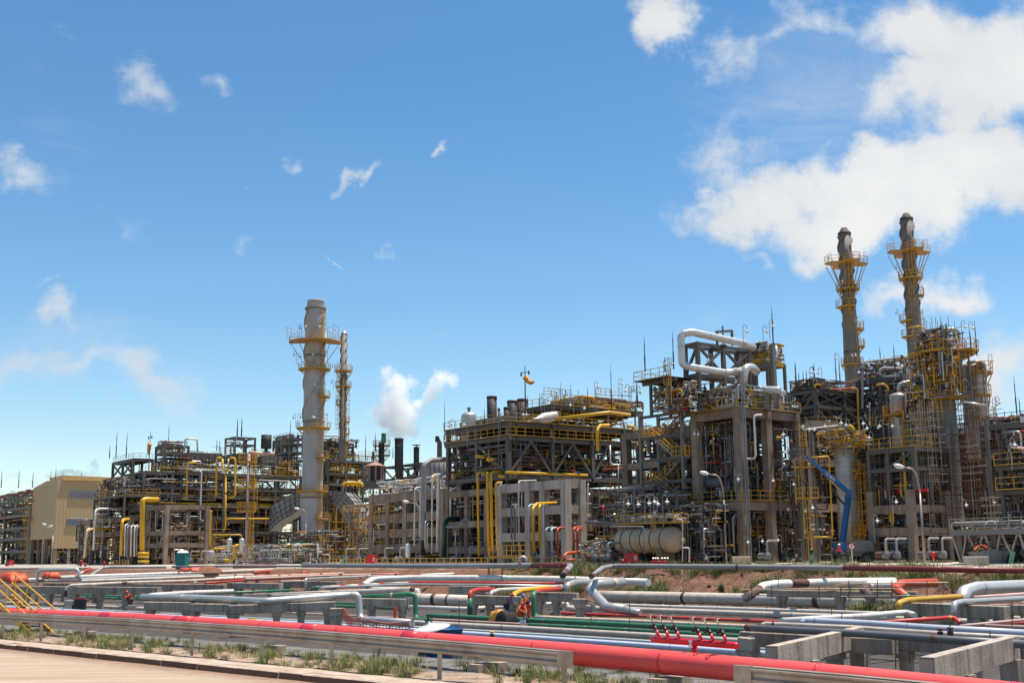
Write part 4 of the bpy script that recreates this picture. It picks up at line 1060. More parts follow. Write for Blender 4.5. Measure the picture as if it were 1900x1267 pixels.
def hvessel(label, p0, p1, r, m, name='horizontal_drum', cat='drum', saddle_z=0, bands=4, group=None, saddle_m='concrete', dome=.45, n=20):
    t = thing(name, label, cat, Vector(((p0.x + p1.x) / 2, (p0.y + p1.y) / 2, saddle_z)), group)
    ax = (p1 - p0); L = ax.length; ax.normalize()
    pr = [(math.cos(q) * r, -math.sin(q) * r * dome) for q in [PI / 2 * k / 6 for k in range(6, -1, -1)]] + [(math.cos(q) * r, L + math.sin(q) * r * dome) for q in [PI / 2 * k / 6 for k in range(7)]]
    MB().lathe(p0, pr, n, ax).build('shell', M[m], t, smooth=True)
    for k in range(bands):
        x = L * (k + .5) / bands; MB().lathe(p0, [(r * 1.0, x - .08), (r * 1.02, x - .07), (r * 1.02, x + .07), (r * 1.0, x + .08)], n, ax).build('strap', M['rusty' if m == 'tank' else m], t)
    sd = ax.cross(Z).normalized()
    for f in (.16, .84):
        c = p0.lerp(p1, f); top = c.z - r * .55
        if top > saddle_z + .1: MB().box(Vector((c.x, c.y, (top + saddle_z) / 2)), ax * .3, sd * r * .8, Z * ((top - saddle_z) / 2)).build('saddle', M[saddle_m], t)
    return t
# -- lamps, lightning rods: one of each, then copies
def make_lamp(h, side, label, cat='lamp'):
    base = Vector((0, 0, -500))
    t = thing('gooseneck_lamp', None, cat, base)
    u = Vector((side, 0, 0)); hook = [base, base + Z * (h - .35)] + [base + Z * (h - .35) + u * (.22 * (1 - math.cos(a))) + Z * (.35 * math.sin(a)) for a in [PI * k / 7 for k in range(1, 8)]]
    MB().tube(hook, .035, 6).build('pole', M['galv'], t)
    e = hook[-1]
    MB().lathe(e - Z * .52, [(.02, .52), (.06, .5), (.07, .3), (.24, .2), (.26, .15), (.2, .14)], 12).build('shade', M['lamp'], t)
    MB().lathe(e - Z * .52, [(.05, -.06), (.11, 0), (.12, .08), (.1, .15)], 10).build('bulb', M['lamp'], t)
    return t
LAMPS = [make_lamp(h, s, '') for h in (2.4, 3.2) for s in (1, -1)]
def lamp(px, py, d, label, group, k=None, scale=1.0):
    """a gooseneck lamp with its top at the given pixel"""
    k = RNG.randrange(4) if k is None else k
    src = LAMPS[k]; h = (2.4, 2.4, 3.2, 3.2)[k] * scale
    p = PD(px, py, d)
    r = dup(src, p - Z * h - ORIGIN[src.name], label, group)
    r['category'] = 'lamp'; r.scale = (scale,) * 3
    return r
def rod(px, ytop, ybot, d, label, group, w=.05):
    a, b = PD(px, ybot, d), PD(px, ytop, d); b.x, b.y = a.x, a.y
    o = MB().tube([a, a.lerp(b, .45), a.lerp(b, .46), a.lerp(b, .8), a.lerp(b, .81), b], [w * 1.5, w * 1.5, w, w, w * .6, w * .35], 6).build('lightning_rod', M['steel_dark'])
    return tag(o, label, 'lightning rod', group)
# -- the tangle: many small pipes; the largest become things, the rest one sheet of stuff
TANGLE = MB(); TANGLE_M = ['dgrey', 'grey', 'silver', 'rail', 'rusty', 'black', 'lamp', 'steel', 'concrete', 'red', 'steel_dark', 'white', 'orange', 'lav', 'pale', 'brown', 'deck_yellow', 'green']
PAL = {'std': [('dgrey', 6), ('grey', 3), ('silver', 3), ('rail', 4), ('rusty', 4), ('steel', 5), ('black', 3), ('white', .8), ('steel_dark', 4), ('red', .25), ('brown', 2), ('deck_yellow', 1)],
       'dark': [('dgrey', 6), ('steel_dark', 5), ('rusty', 3), ('steel', 5), ('black', 3), ('rail', 2), ('grey', 2), ('silver', 1.2), ('brown', 2), ('red', .4), ('green', .3)],
       'yellow': [('rail', 6), ('deck_yellow', 4), ('dgrey', 3), ('silver', 3), ('grey', 2), ('rusty', 3)],
       'silver': [('silver', 6), ('white', 3), ('grey', 4), ('dgrey', 3), ('rail', 2), ('black', 1)],
       'scaf': [('rusty', 4), ('grey', 3), ('brown', 3), ('silver', 2), ('steel', 2)]}
def wchoice(lst):
    tot = sum(w for _, w in lst); x = RNG.uniform(0, tot)
    for n, w in lst:
        x -= w
        if x <= 0: return n
    return lst[-1][0]
def tangle(s0, s1, t0, t1, z0, z1, n, pal='std', rmin=.03, rmax=.11, vert=.4, bits=0, own=0, label=None, group=None):
    made = 0; n = int(n * 2.3); bits = int(bits * 1.25)
    for i in range(n):
        p = [RNG.uniform(s0, s1), RNG.uniform(t0, t1) if RNG.random() > .45 else t0 + abs(RNG.gauss(0, .25)) * (t1 - t0) * .6, RNG.uniform(z0, z1)]
        pts = [W(*p)]
        ax = 2 if RNG.random() < vert else RNG.choice((0, 1))
        for k in range(RNG.choice((1, 2, 3, 3, 4))):
            lo, hi = ((s0, s1), (t0, t1), (z0, z1))[ax]
            span = hi - lo
            L = max(.6, abs(RNG.gauss(0, .42)) * min(span, 9))
            q = min(hi, max(lo, p[ax] + RNG.choice((-1, 1)) * L))
            if abs(q - p[ax]) > .3:
                p[ax] = q; pts.append(W(*p))
            ax = RNG.choice([a for a in (0, 1, 2) if a != ax])
        if len(pts) < 2: continue
        r = rmin + (rmax - rmin) * RNG.random() ** 2.2
        mname = wchoice(PAL[pal])
        if own and made < own and i < own * 3 and len(pts) > 2:
            r = max(r, rmax * RNG.uniform(.8, 1.2)); made += 1
            o = MB().tube(fillet(pts, r * 3, 3), r, 10).build('pipe', M[mname], None, smooth=True)
            tag(o, label, 'pipe', group)
        else:
            TANGLE.mi = TANGLE_M.index(mname); TANGLE.tube(fillet(pts, r * 2.5, 2), r, 6)
    for i in range(bits):
        c = W(RNG.uniform(s0, s1), t0 + abs(RNG.gauss(0, .3)) * (t1 - t0), RNG.uniform(z0, z1))
        TANGLE.mi = TANGLE_M.index(RNG.choice(['silver', 'lamp', 'black', 'rusty', 'dgrey', 'rail', 'brown', 'steel_dark', 'grey', 'rusty', 'dgrey', 'deck_yellow']))
        k = RNG.random(); r = RNG.uniform(.07, .24)
        if k < .45: TANGLE.lathe(c, [(r * .5, 0), (r, r * .3), (r, r * 1.2), (r * .4, r * 1.7), (r * .3, r * 2.2)], 7)
        elif k < .7: TANGLE.lathe(c, [(r * .2, -r * 1.5), (r * .9, -r * 1.4), (r * .9, -r * 1.1), (r * .5, -r), (r * .5, r), (r * .9, r * 1.1), (r * .9, r * 1.4)], 7, RNG.choice((SD, TD)))
        else: TANGLE.box(c, SD * r, TD * r * .7, Z * r * RNG.uniform(.5, 2))
def pump(label, p, m, group=None, sc=1.0):
    t = thing('pump_set', label, 'pump', p, group)
    MB().box(p + Z * .15 * sc, SD * .9 * sc, TD * .4 * sc, Z * .15 * sc).build('plinth', M['concrete'], t)
    MB().tube([p + Z * .75 * sc - SD * .7 * sc, p + Z * .75 * sc], [.33 * sc] * 2, 12).build('motor', M[m], t)
    MB().lathe(p + Z * .75 * sc + SD * .25 * sc, [(.12 * sc, -.25 * sc), (.4 * sc, -.15 * sc), (.4 * sc, .2 * sc), (.15 * sc, .3 * sc)], 12, SD).build('casing', M['dgrey'], t)
    MB().tube(fillet([p + Z * .9 * sc + SD * .3 * sc, p + Z * 2.2 * sc + SD * .3 * sc, p + Z * 2.2 * sc + SD * .3 * sc + TD * 1.5 * sc], .3 * sc, 3), .11 * sc, 8).build('discharge_pipe', M['grey'], t)
    return t

def lattice(face, u0, u1, c, z0, z1, du=2.2, dz=1.5, th=.11, keep=.62, cols=('steel', 'steel', 'steel_dark', 'rusty', 'rail', 'grey', 'dgrey', 'brown')):
    """fine struts, conduits and railing lengths over one face; c is the other plan coordinate of the face"""
    P = (lambda u, z, o=0: W(u, c + o, z)) if face == 's' else (lambda u, z, o=0: W(c - o, u, z))
    n, m = max(1, int((u1 - u0) / du)), max(1, int((z1 - z0) / dz))
    for i in range(n + 1):
        for j in range(m):
            if RNG.random() > keep: continue
            u = u0 + (u1 - u0) * (i + RNG.uniform(-.3, .3)) / n; o = RNG.uniform(0, 1.5); k = RNG.choice((1, 1, 2, 3))
            TANGLE.mi = TANGLE_M.index(RNG.choice(cols)); TANGLE.bar(P(u, z0 + j * dz, o), P(u, min(z1, z0 + (j + k) * dz), o), th * RNG.uniform(.5, 1.2))
    for j in range(m + 1):
        for i in range(n):
            if RNG.random() > keep: continue
            z = z0 + (z1 - z0) * (j + RNG.uniform(-.3, .3)) / m; o = RNG.uniform(0, 1.5); k = RNG.choice((1, 2, 2, 4)); a, b = u0 + (u1 - u0) * i / n, min(u1, u0 + (u1 - u0) * (i + k) / n)
            q = RNG.random(); TANGLE.mi = TANGLE_M.index(RNG.choice(cols))
            if q < .12: TANGLE.mi = TANGLE_M.index('rail'); rail_mesh(TANGLE, [P(a, z, o), P(b, z, o)], 1.0, .06, 1.0)
            elif q < .2: TANGLE.bar(P(a, z, o), P(b, z + RNG.choice((-1, 1)) * dz, o), th * .8)
            else: TANGLE.bar(P(a, z, o), P(b, z, o), th * RNG.uniform(.5, 1.3))
# ================================================================ left part of the plant
# far left rack beyond the tan building
s1, t0 = corner(52, 330); s0 = S(-70, t0); t1 = t0 + 16
zl = [zat(40, y, 330) for y in (1020, 996, 976, 952, 938)]
frame('pipe_rack', 'dark concrete pipe rack at the far left edge beyond the tan building', 'pipe rack', [s0 + (s1 - s0) * k / 3 for k in range(4)], [t0, t0 + 8, t1], zl, 'steel', .8, .8, decks=(1, 3), rails=(1,), rail_m='steel_light')
zr = [zat(40, y, 330) for y in (938, 925, 908)]
frame('steel_structure', 'grey steel frame full of thin pipes on top of the far left rack', 'steel structure', [s0 + (s1 - s0) * k / 5 for k in range(6)], [t0 + .5, t1 - .5], zr[1:], 'steel', .35, .5, z0=zr[0])
for i, (f, c) in enumerate(((.1, 'maroon'), (.35, 'green'), (.6, 'dgrey'), (.85, 'maroon'))):
    z = zr[0] + (zr[2] - zr[0]) * f
    o = MB().tube([W(s0, t0 + .2, z), W(s1, t0 + .2, z)], .22, 8).build('pipe', M[c], None, True)
    tag(o, ['dark red pipe lowest in the far left steel frame', 'green pipe second from below in the far left steel frame', 'dark grey pipe in the far left steel frame', 'dark red pipe topmost in the far left steel frame'][i], 'pipe')
tangle(s0, s1, t0, t1, zr[0], zr[2], 60, 'dark', .05, .16, .5, 20)
lattice('s', s0, s1, t0, 0, zr[2], 2.4, 1.3, .16)
tangle(s0, s1, t0, t1, 0, zl[-1], 120, 'std', .05, .2, .4, 60, own=3, label='pipe in the tangle inside the far left concrete rack', group='pipes inside the far left rack')
for px, yt in ((2, 872), (34, 871), (60, 874)): rod(px, yt, 905, 330, 'thin lightning rod standing on the far left rack', 'lightning rods on the far left rack', .09)
MB().stb(s0, s1, t1 + .6, t1 + 1, 0, zl[3]).build('added_shade_wall', M['steel_dark'], bpy.data.objects['pipe_rack'])  # added dark sheet, hides bright ground and sky between the columns
# tan building
s1, t0 = corner(99, 296); s0 = S(56, t0); t1 = TS(205, s1)
d = 296; zb = zat(99, 1017, d); zt = zat(99, 891, d); zl_ = zat(99, 999, d) + 1.6
t = thing('tan_building', 'tall tan clad building with two grey louvres and open ground floor', 'building', W((s0 + s1) / 2, (t0 + t1) / 2, 0))
b = MB()
sm = s0 + (s1 - s0) * .55
# walls: gable outline on the front, carried back along its depth
prof = [W(s0, t0, zb + 2.4), W(s1 - 2.2, t0, zb + 2.4), W(s1 - 2.2, t0, zb), W(s1, t0, zb), W(s1, t0, zt), W(sm, t0, zt + .4), W(s0, t0, zt - .9)]
b.prism(prof, TD * (t1 - t0)); wall = b.build('wall', M['tan'], t)
sb = MB()
for k in range(1, 16):
    tt = t0 + (t1 - t0) * k / 16; sb.stb(s1 + .002, s1 + .035, tt - .03, tt + .03, zb, zt - .02)
for k in range(1, 20):
    ss = s0 + (s1 - s0) * k / 20; sb.stb(ss - .03, ss + .03, t0 - .03, t0 - .002, zb + 2.5, zt - .95)
sb.build('cladding_rib', M['tan'], wall)
MB().prism([W(s1 + .5, t0 + 1.2, zt + .05), W(s1 + .5, t1, zt + .05), W(s1 + .5, t1, zt + 1.1), W(s1 + .5, t0 + 1.2, zt + 1.3)], -SD * 12).build('roof', M['roof'], t)
for (x0, x1, y0, y1) in ((125, 178, 909, 923.5), (122, 190, 960.5, 975)):
    ta, tb = TS(x0, s1), TS(x1, s1); za, zb2 = zat(x0, y1, d), zat(x0, y0, d)
    lv = MB().stb(s1 + .01, s1 + .09, ta, tb, za, zb2).build('louvre_frame', M['louver'], t)
    bb = MB()
    for k in range(9):
        z = za + (zb2 - za) * (k + .5) / 9; bb.box(W(s1 + .16, (ta + tb) / 2, z), SD * .1 - Z * .05, TD * ((tb - ta) / 2), Z * .045)
    bb.build('louvre_blade', M['louver'], lv)
for k in range(5):
    tt = t0 + .4 + (t1 - t0 - .8) * k / 4
    MB().stb(s1 - .7, s1 - .1, tt - .35, tt + .35, -.3, zb).build('column', M['concrete'], t)
for k in range(4):
    ss = s0 + .5 + (s1 - s0 - 3) * k / 3
    MB().stb(ss - .4, ss + .4, t0 + .1, t0 + .8, -.3, zb + 2.4).build('column', M['concrete'], t)
MB().stb(s0 + 2, s1 - 6, t0 + 9, t0 + 9.4, -.3, zb + 2.3).build('added_shade_wall', M['steel_dark'], t)  # added dark backing against bright background under the building
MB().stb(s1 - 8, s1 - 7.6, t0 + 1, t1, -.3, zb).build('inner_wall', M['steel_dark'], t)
zs = zat(60, 962, 300)
for k, (y) in enumerate((925, 962)):
    zz = zat(60, y, 300); pl = MB().stb(s0 - 2.4, s0 + 1.5, t0 - 1.5, t0 - .05, zz, zz + .15).build('landing', M['deck_yellow'], t)
    rail_mesh(MB(), [W(s0 - 2.4, t0 - 1.5, zz + .15), W(s0 + 1.5, t0 - 1.5, zz + .15)]).build('railing', M['rail'], pl)
ladder(t, W(s0 + .6, t0 - 1.0, 0), 0, zat(60, 925, 300), m='rail', w=.9)
tangle(s0, s1 - 1, t0 + 1, t0 + 8, 0, zb + 2, 60, 'yellow', .05, .14, .5, 30)
tangle(s1 - 6, s1 - .8, t0 + 1, t1, 0, zb - .3, 60, 'std', .05, .14, .5, 30)
for px, yt in ((94, 872), (103, 867), (116, 876), (151, 873)): rod(px, yt, 890, 300, 'thin lightning rod rising behind the tan building roof', 'lightning rods on the tan building', .07)

# concrete frame with yellow and silver risers, left of the steel rack
s1, t0 = corner(240, 236); s0 = S(150, t0); t1 = t0 + 10
zl = [zat(239, y, 236) for y in (1010, 985, 957)]
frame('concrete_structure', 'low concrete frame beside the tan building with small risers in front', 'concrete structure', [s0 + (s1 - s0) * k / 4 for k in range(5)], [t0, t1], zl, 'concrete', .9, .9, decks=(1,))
tangle(s0, s1, t0 - 1, t1, 0, zl[-1], 150, 'std', .05, .14, .6, 80, own=4, label='pipe in the tangle inside the low concrete frame by the tan building', group='pipes inside the low frame by the tan building')
s1, t0 = corner(306, 226); s0 = S(241, t0); t1 = TS(312, s1) + 4
zl = [zat(300, y, 226) for y in (1007, 984, 936)]
frame('concrete_structure', 'tall three storey concrete portal behind the thick yellow riser', 'concrete structure', [s0, (s0 + s1) / 2, s1], [t0, t0 + 8], zl, 'concrete', .78, .85)
tangle(s0, s1, t0 + .6, t0 + 8, 0, zl[-1], 90, 'std', .05, .14, .55, 50)
zz = zat(285, 925, 226)
pipe('thick yellow riser bending right at the top of the left portal', 'yellow', 9, [(263.5, 1024, 222), (264.5, 928), (270, 926, 222.5), (294, 926.5, 224)], n=20, bend=1.3, secs=[(0, .035, 'rusty')], group=None)
for k, y in enumerate((1026, 1032, 1041)):
    pipe(['yellow pipe stub topmost of three at the thick riser foot', 'yellow pipe stub middle of three at the thick riser foot', 'yellow pipe stub lowest of three at the thick riser foot'][k], 'yellow', 5, [(256, y, 221), (276, y + .5, 222)], n=14)
pipe('yellow riser shorter than the thick one, with a hooked top', 'yellow', 5.5, [(224, 1031, 226), (227, 966), (231, 963.5, 227), (239, 963.5, 229)], n=14, bend=1.2)
pipe('yellow pipe on the left low frame turning down to the ground', 'yellow', 4.5, [(160, 1032, 238), (161.5, 986), (172, 980.5, 239), (214, 980.5, 242)], n=12)
pipe('white riser left of the thick yellow one, running level to the frame', 'white', 4, [(173.5, 1020, 234), (176.5, 946.5), (184, 943.5, 235), (240, 943.5, 240)], n=12)
pipe('white riser close to the left yellow pipe', 'white', 3.5, [(156, 1035, 237), (161, 984), (166, 980, 237.5)], n=10)
for k, (px, yt, m) in enumerate(((232, 972, 'white'), (236, 975, 'grey'), (243.5, 974, 'white'), (250, 974, 'white'), (254, 976, 'grey'))):
    pipe(['slim white riser beside the hooked yellow one', 'slim grey riser beside the hooked yellow one', 'white riser nearest left of the thick yellow riser, left of a pair', 'white riser nearest left of the thick yellow riser, right of a pair', 'grey riser touching the thick yellow one'][k], m, 2.8, [(px - 1, 1032, 225), (px, yt + 2), (px + 5, yt, 226)], n=10)
# small steel tower with antennas
s1, t0 = corner(239, 242); s0 = S(203, t0)
zl = [zat(238, y, 242) for y in (880, 851)]
frame('steel_tower', 'small open steel tower with two antennas above the low concrete frame', 'steel tower', [s0, (s0 + s1) / 2, s1], [t0, t0 + 4], zl, 'steel', .45, .5, z0=zat(238, 935, 242), decks=(0, 1), rails=(1,), rail_m='steel_light', braces=[('s', 0, zl[0], zl[1] - .5, 'X'), ('s', 1, zl[0], zl[1] - .5, 'X')])
MB()
for px, yt in ((215, 800), (234, 802), (203, 826)): rod(px, yt, 850, 242, 'tall thin antenna rod on the small steel tower', 'antenna rods on the small steel tower', .07)
s1b, t0b = corner(226, 233); s0b = S(172, t0b)
zl = [zat(200, y, 233) for y in (918, 884)]
frame('steel_platform', 'yellow railed steel platform at the left shoulder of the steel rack', 'platform', [s0b, (s0b + s1b) / 2, s1b], [t0b, t0b + 7], [zl[0]], 'steel', .35, .4, z0=zat(200, 957, 233), decks=(0,), rails=(0,))
tangle(s0b, s1b, t0b, t0b + 7, zl[0], zl[1], 70, 'std', .05, .16, .5, 50, own=3, label='pipe in the tangle on the left shoulder platform', group='pipes on the left shoulder platform')
tangle(s0b, s1, t0b, t0b + 12, zat(200, 957, 233), zl[0], 70, 'dark', .05, .16, .5, 30)
# windsock
def windsock(label, px, yt, yb, d, py):
    a = PD(px, yb, d); b_ = PD(px, yt, d); b_.x, b_.y = a.x, a.y
    t = thing('windsock', label, 'windsock', a)
    MB().tube([a, b_], [.12, .05], 8).build('pole', M['steel'], t)
    c = PD(px, py, d); c.x, c.y = a.x, a.y
    e = b_.lerp(a, .13)
    MB().bar(e - SD * .9, e + SD * .9, .08, .08).build('cross_arm', M['steel'], t)
    for k in (-1, 1): MB().lathe(e + SD * .9 * k - Z * .3, [(.15, -.1), (.1, .2), (.05, .5)], 8).build('obstruction_light', M['steel_dark'], t)
    return t, c
t, c = windsock('thin mast with a drooping orange windsock above the left steel rack', 276, 801, 872, 238, 822)
MB().tube([c + SD * .1, c + SD * .1 - Z * .5 - SD * .4, c - Z * 1.5 - SD * .5, c - Z * 2.3 - SD * .35], [.42, .4, .32, .22], 10).build('sock', M['tarp_yellow'], t, smooth=True)

# ---- the long steel rack in front of the sky, left of the main stack
dR = 236
s1, t0 = corner(262, dR); t1 = TS(556, s1); s0 = s1 - 11
Tn = [TS(px, s1) for px in (262, 315, 366, 412, 457, 508, 556)]
zl = [zat(262, y, dR) for y in (985, 957, 935, 917, 902, 874)]
Lr = 'long grey steel rack running back behind the yellow mast and main stack'
t = frame('pipe_rack', Lr, 'pipe rack', [s0, s1], Tn, zl, 'steel', .5, .55, decks=(5, 3), braces=[('t', i, zl[4] - .3, zl[5] - .5, 'A') for i in range(6)])
railing(t, [W(s1, t0, zl[5] + .06), W(s1, t1, zl[5] + .06)])
railing(t, [W(s1, t0, zl[3] + .06), W(s1, t1, zl[3] + .06)])
MB().stb(s0 + .5, s0 + .9, t0, t1, 0, zl[4] - .6).build('added_shade_panel', M['steel_dark'], t)  # added dark sheet in place of the rack's shaded depth
# lengthwise pipes on each level of the rack
cols = ['dgrey', 'grey', 'silver', 'rusty', 'dgrey', 'yellow', 'silver', 'grey']
names = ['fourth', 'third', 'second', 'top']
for li, z in enumerate(zl[1:5]):
    for k in range(4):
        c = cols[(k * 3 + li * 5) % 8]; r = RNG.choice((.12, .16, .22, .28))
        s = s1 - .7 - k * 1.5
        o = MB().tube([W(s, t0 - RNG.uniform(0, 2), z + r), W(s, t1 + 2, z + r)], r, 10).build('pipe', M[c], None, True)
        tag(o, f'lengthwise pipe lying with others on the {["lowest","second","third","highest"][li]} level of the long left rack', 'pipe', f'pipes on the {["lowest","second","third","highest"][li]} level of the left rack')
tangle(s0, s1 + .3, t0, t1, zl[3], zl[5], 170, 'dark', .05, .14, .35, 70)
tangle(s0, s1 + .3, t0, t1, zl[1], zl[3], 130, 'std', .05, .16, .4, 70)
tangle(s0, s1 + 1, t0, t1, 0, zl[1], 220, 'std', .05, .16, .55, 140, own=6, label='pipe in the tangle under the long left steel rack', group='pipes under the left steel rack')
lattice('t', t0, t1, s1 + .2, zl[2], zl[5], 1.8, 1.0); lattice('t', t0, t1, s1 - 3, zl[1], zl[5], 2, 1.0); lattice('t', t0, t1, s1 + .5, 0, zl[2], 1.6, 1.1); lattice('s', s0, s1, t0 - .2, 0, zl[5], 1.8, 1.3)
# concrete table under it
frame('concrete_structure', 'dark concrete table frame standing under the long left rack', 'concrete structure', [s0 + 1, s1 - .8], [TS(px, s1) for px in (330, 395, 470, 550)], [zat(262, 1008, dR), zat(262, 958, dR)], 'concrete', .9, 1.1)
# equipment on top of the rack
z5 = zl[5]
sA, tA = s1 - .5, TS(301, s1); tB = TS(345, s1)
zf = [zat(310, y, 240) for y in (840, 826)]
frame('steel_structure', 'small steel frame with lamps at the left end of the rack top', 'steel structure', [sA - 5, sA], [tA, tB], zf, 'steel', .4, .4, z0=z5, decks=(0,), rails=(0,), rail_m='rail')
tangle(sA - 5, sA, tA, tB, zf[0], zf[1] + 1, 30, 'dark', .06, .16, .5, 20)
def gbox(name, label, cat, x0, x1, y0, y1, s, depth, m, d, ribs=5):
    ta, tb = TS(x0, s), TS(x1, s); za, zb_ = zat((x0 + x1) / 2, y1, d), zat((x0 + x1) / 2, y0, d)
    t = thing(name, label, cat, W(s - depth / 2, (ta + tb) / 2, za))
    MB().stb(s - depth, s, ta, tb, za + .25, zb_).build('casing', M[m], t)
    bb = MB()
    for k in range(ribs + 1):
        tt = ta + (tb - ta) * k / ribs; bb.stb(s + .003, s + .1, tt - .06, tt + .06, za + .3, zb_ - .05)
    bb.build('stiffener', M['steel'], t)
    for k in range(3):
        tt = ta + (tb - ta) * (k + .5) / 3; MB().stb(s - depth * .6, s - depth * .3, tt - .2, tt + .2, za - .05, za + .25).build('foot', M['steel_dark'], t)
    return t
gbox('air_cooler', 'grey box cooler left on top of the left rack', 'air cooler', 344, 407, 838, 856, s1 - 1, 6, 'steel', 242)
gbox('air_cooler', 'grey box cooler under the small steel cage on the left rack', 'air cooler', 429, 472, 839, 858, s1 - 1, 6, 'steel', 246)
gbox('air_cooler', 'pale topped box cooler below the dark hopper on the left rack', 'air cooler', 482, 520, 843, 860, s1 - 1, 6, 'steel_light', 250)
lattice('t', TS(300, s1), TS(556, s1), s1 - .3, z5, z5 + 4.2, 1.6, 1.0, .09, .5); lattice('t', TS(400, s1), TS(556, s1), s1 - 4, z5 + 2, z5 + 6, 1.8, 1.0, .08, .4)
pipe('silver inverted U pipe rising from the left rack top', 'silver', 3.2, [(342.5, 838, 240), (343, 815.5), (350, 814, 240), (364, 814.5, 241), (366, 817, 241), (366.5, 838, 241)], n=10)
pipe('dark inverted L pipe beside the silver inverted U', 'dgrey', 3.5, [(338.5, 842, 240), (338.5, 825), (320, 823, 239), (306, 823, 238)], n=10)
zc = [zat(450, y, 247) for y in (838, 822, 809)]
frame('steel_structure', 'small steel cage carrying two antennas on the left rack', 'steel structure', [s1 - 5, s1 - .5], [TS(431, s1), TS(449, s1), TS(470, s1)], zc[1:], 'steel', .35, .35, z0=zc[0])
for px, yt in ((440, 777), (448, 774)): rod(px, yt, 810, 246, 'tall antenna rod on the small steel cage', 'antenna rods on the small steel cage', .09)
for px, yt, yb in ((312, 786, 836), (299, 820, 838), (538, 778, 830), (522, 820, 840), (402, 814, 836), (407, 816, 836), (258, 850, 873)): rod(px, yt, yb, 244, 'thin rod standing on the left steel rack', 'thin rods on the left steel rack', .06)
for k, (x0, x1) in enumerate(((418, 428), (428, 440))):
    pipe(['grey hooked riser with a green valve, left of a pair', 'grey hooked riser with a green valve, right of a pair'][k], 'grey', 3.2, [(x0, 851, 243), (x0 + .3, 823), (x0 + 6, 819.5, 243), (x1 + 6, 820, 244), (x1 + 8, 833, 244)], n=10, secs=[(.02, .12, 'green')])
pipe('yellow U shaped loop pipe hanging in front of the left rack', 'yellow', 3.6, [(413, 851, 236), (413, 868), (418, 872.5), (421, 872.5), (424, 868), (424, 851)], n=10)
pipe('yellow pipe from the left arm of the loop down the rack', 'yellow', 3.6, [(411, 849, 236), (404, 849), (402, 852), (400.5, 922)], n=10)
pipe('yellow pipe from the right arm of the loop down the rack', 'yellow', 3.6, [(427, 849, 236), (434, 849.5), (436.5, 852), (436.5, 918), (433, 922), (426, 923)], n=10)
pipe('yellow pipe hanging from the bottom of the loop', 'yellow', 3.4, [(419, 873, 236), (418, 978), (414, 985, 236)], n=10, secs=[(.36, .39, 'black')])
pipe('yellow bent pipe with a flat valve left of the loop', 'yellow', 3, [(346, 926, 236), (347, 862), (350, 858.5), (364, 858.5, 236.5)], n=10)
pipe('tall silver pipe zigzagging down from the rack to the ground', 'silver', 2.8, [(357, 873, 235), (372, 873, 235), (374, 876), (371.5, 962), (374, 966), (385, 966), (387, 969), (386, 974), (383, 976), (372, 976), (370.5, 979), (370, 1000)], n=10, bend=.9)
pipe('yellow riser with a rounded top below the left rack', 'yellow', 4, [(390, 1012, 224), (391.5, 949), (393, 948, 224)], n=12)
pipe('thin yellow pipe crossing level below the left rack', 'yellow', 2.6, [(396, 992, 224), (448, 991.5, 226), (449, 1004, 226)], n=10)
pipe('long yellow pipe deep in the rack behind the yellow mast', 'yellow', 2.8, [(420, 962, 243), (500, 962, 249)], n=10)
pipe('thick yellow pipe bending from the ground up beside the mast', 'yellow', 5, [(398, 1039.5, 213), (430, 1039, 213), (434, 1036, 213), (434.5, 1014), (438, 1011.5), (466, 1011, 215)], n=16)
pipe('yellow pipe level along the ground skid', 'yellow', 3.4, [(394, 1018, 215), (425, 1017, 216)], n=12)
# dark hopper on the rack
t, c, r, H = vessel('dark grey hopper with a rounded bottom standing over the left rack', 494.5, 806.5, 832, 249, 19.5, 'steel_dark', dome=.02, bands=2, name='hopper', cat='hopper', nozzle=False)
MB().lathe(c - Z * 1.2, [(r * .35, 0), (r * .35, 1.3)], 12).build('outlet', M['steel_dark'], t); MB().lathe(c - Z * 1.3, [(r * .6, 0), (r * .6, .25)], 12).build('base_flange', M['steel_dark'], t)
o = MB().tube([PD(463, 840.5, 246), PD(508, 841.5, 250)], .45, 12).build('pipe', M['pink'], None, True); tag(o, 'pale dusty pipe lying level below the dark hopper', 'pipe')
tangle(s1 - 6, s1, TS(300, s1), TS(556, s1), z5, zat(400, 850, 243), 130, 'std', .05, .14, .45, 60, own=4, label='pipe in the tangle on top of the left steel rack', group='pipes on the left rack top')
# steel module half hidden behind the main stack
sm1, tm0 = corner(532, 256); sm0 = sm1 - 8; zq = [zat(560, y, 256) for y in (838, 822, 812)]
frame('steel_structure', 'cluttered steel module peeping out left of the main stack', 'steel structure', [sm0, sm1], [tm0, TS(548, sm1), TS(562, sm1)], zq, 'steel', .3, .35, z0=z5, decks=(0, 1), rails=(0, 1, 2), rail_m='steel_light')
tangle(sm0, sm1, tm0, TS(562, sm1), z5, zq[2] + .8, 90, 'dark', .05, .18, .4, 60, own=3, label='pipe in the tangle of the module left of the main stack', group='pipes left of the main stack')
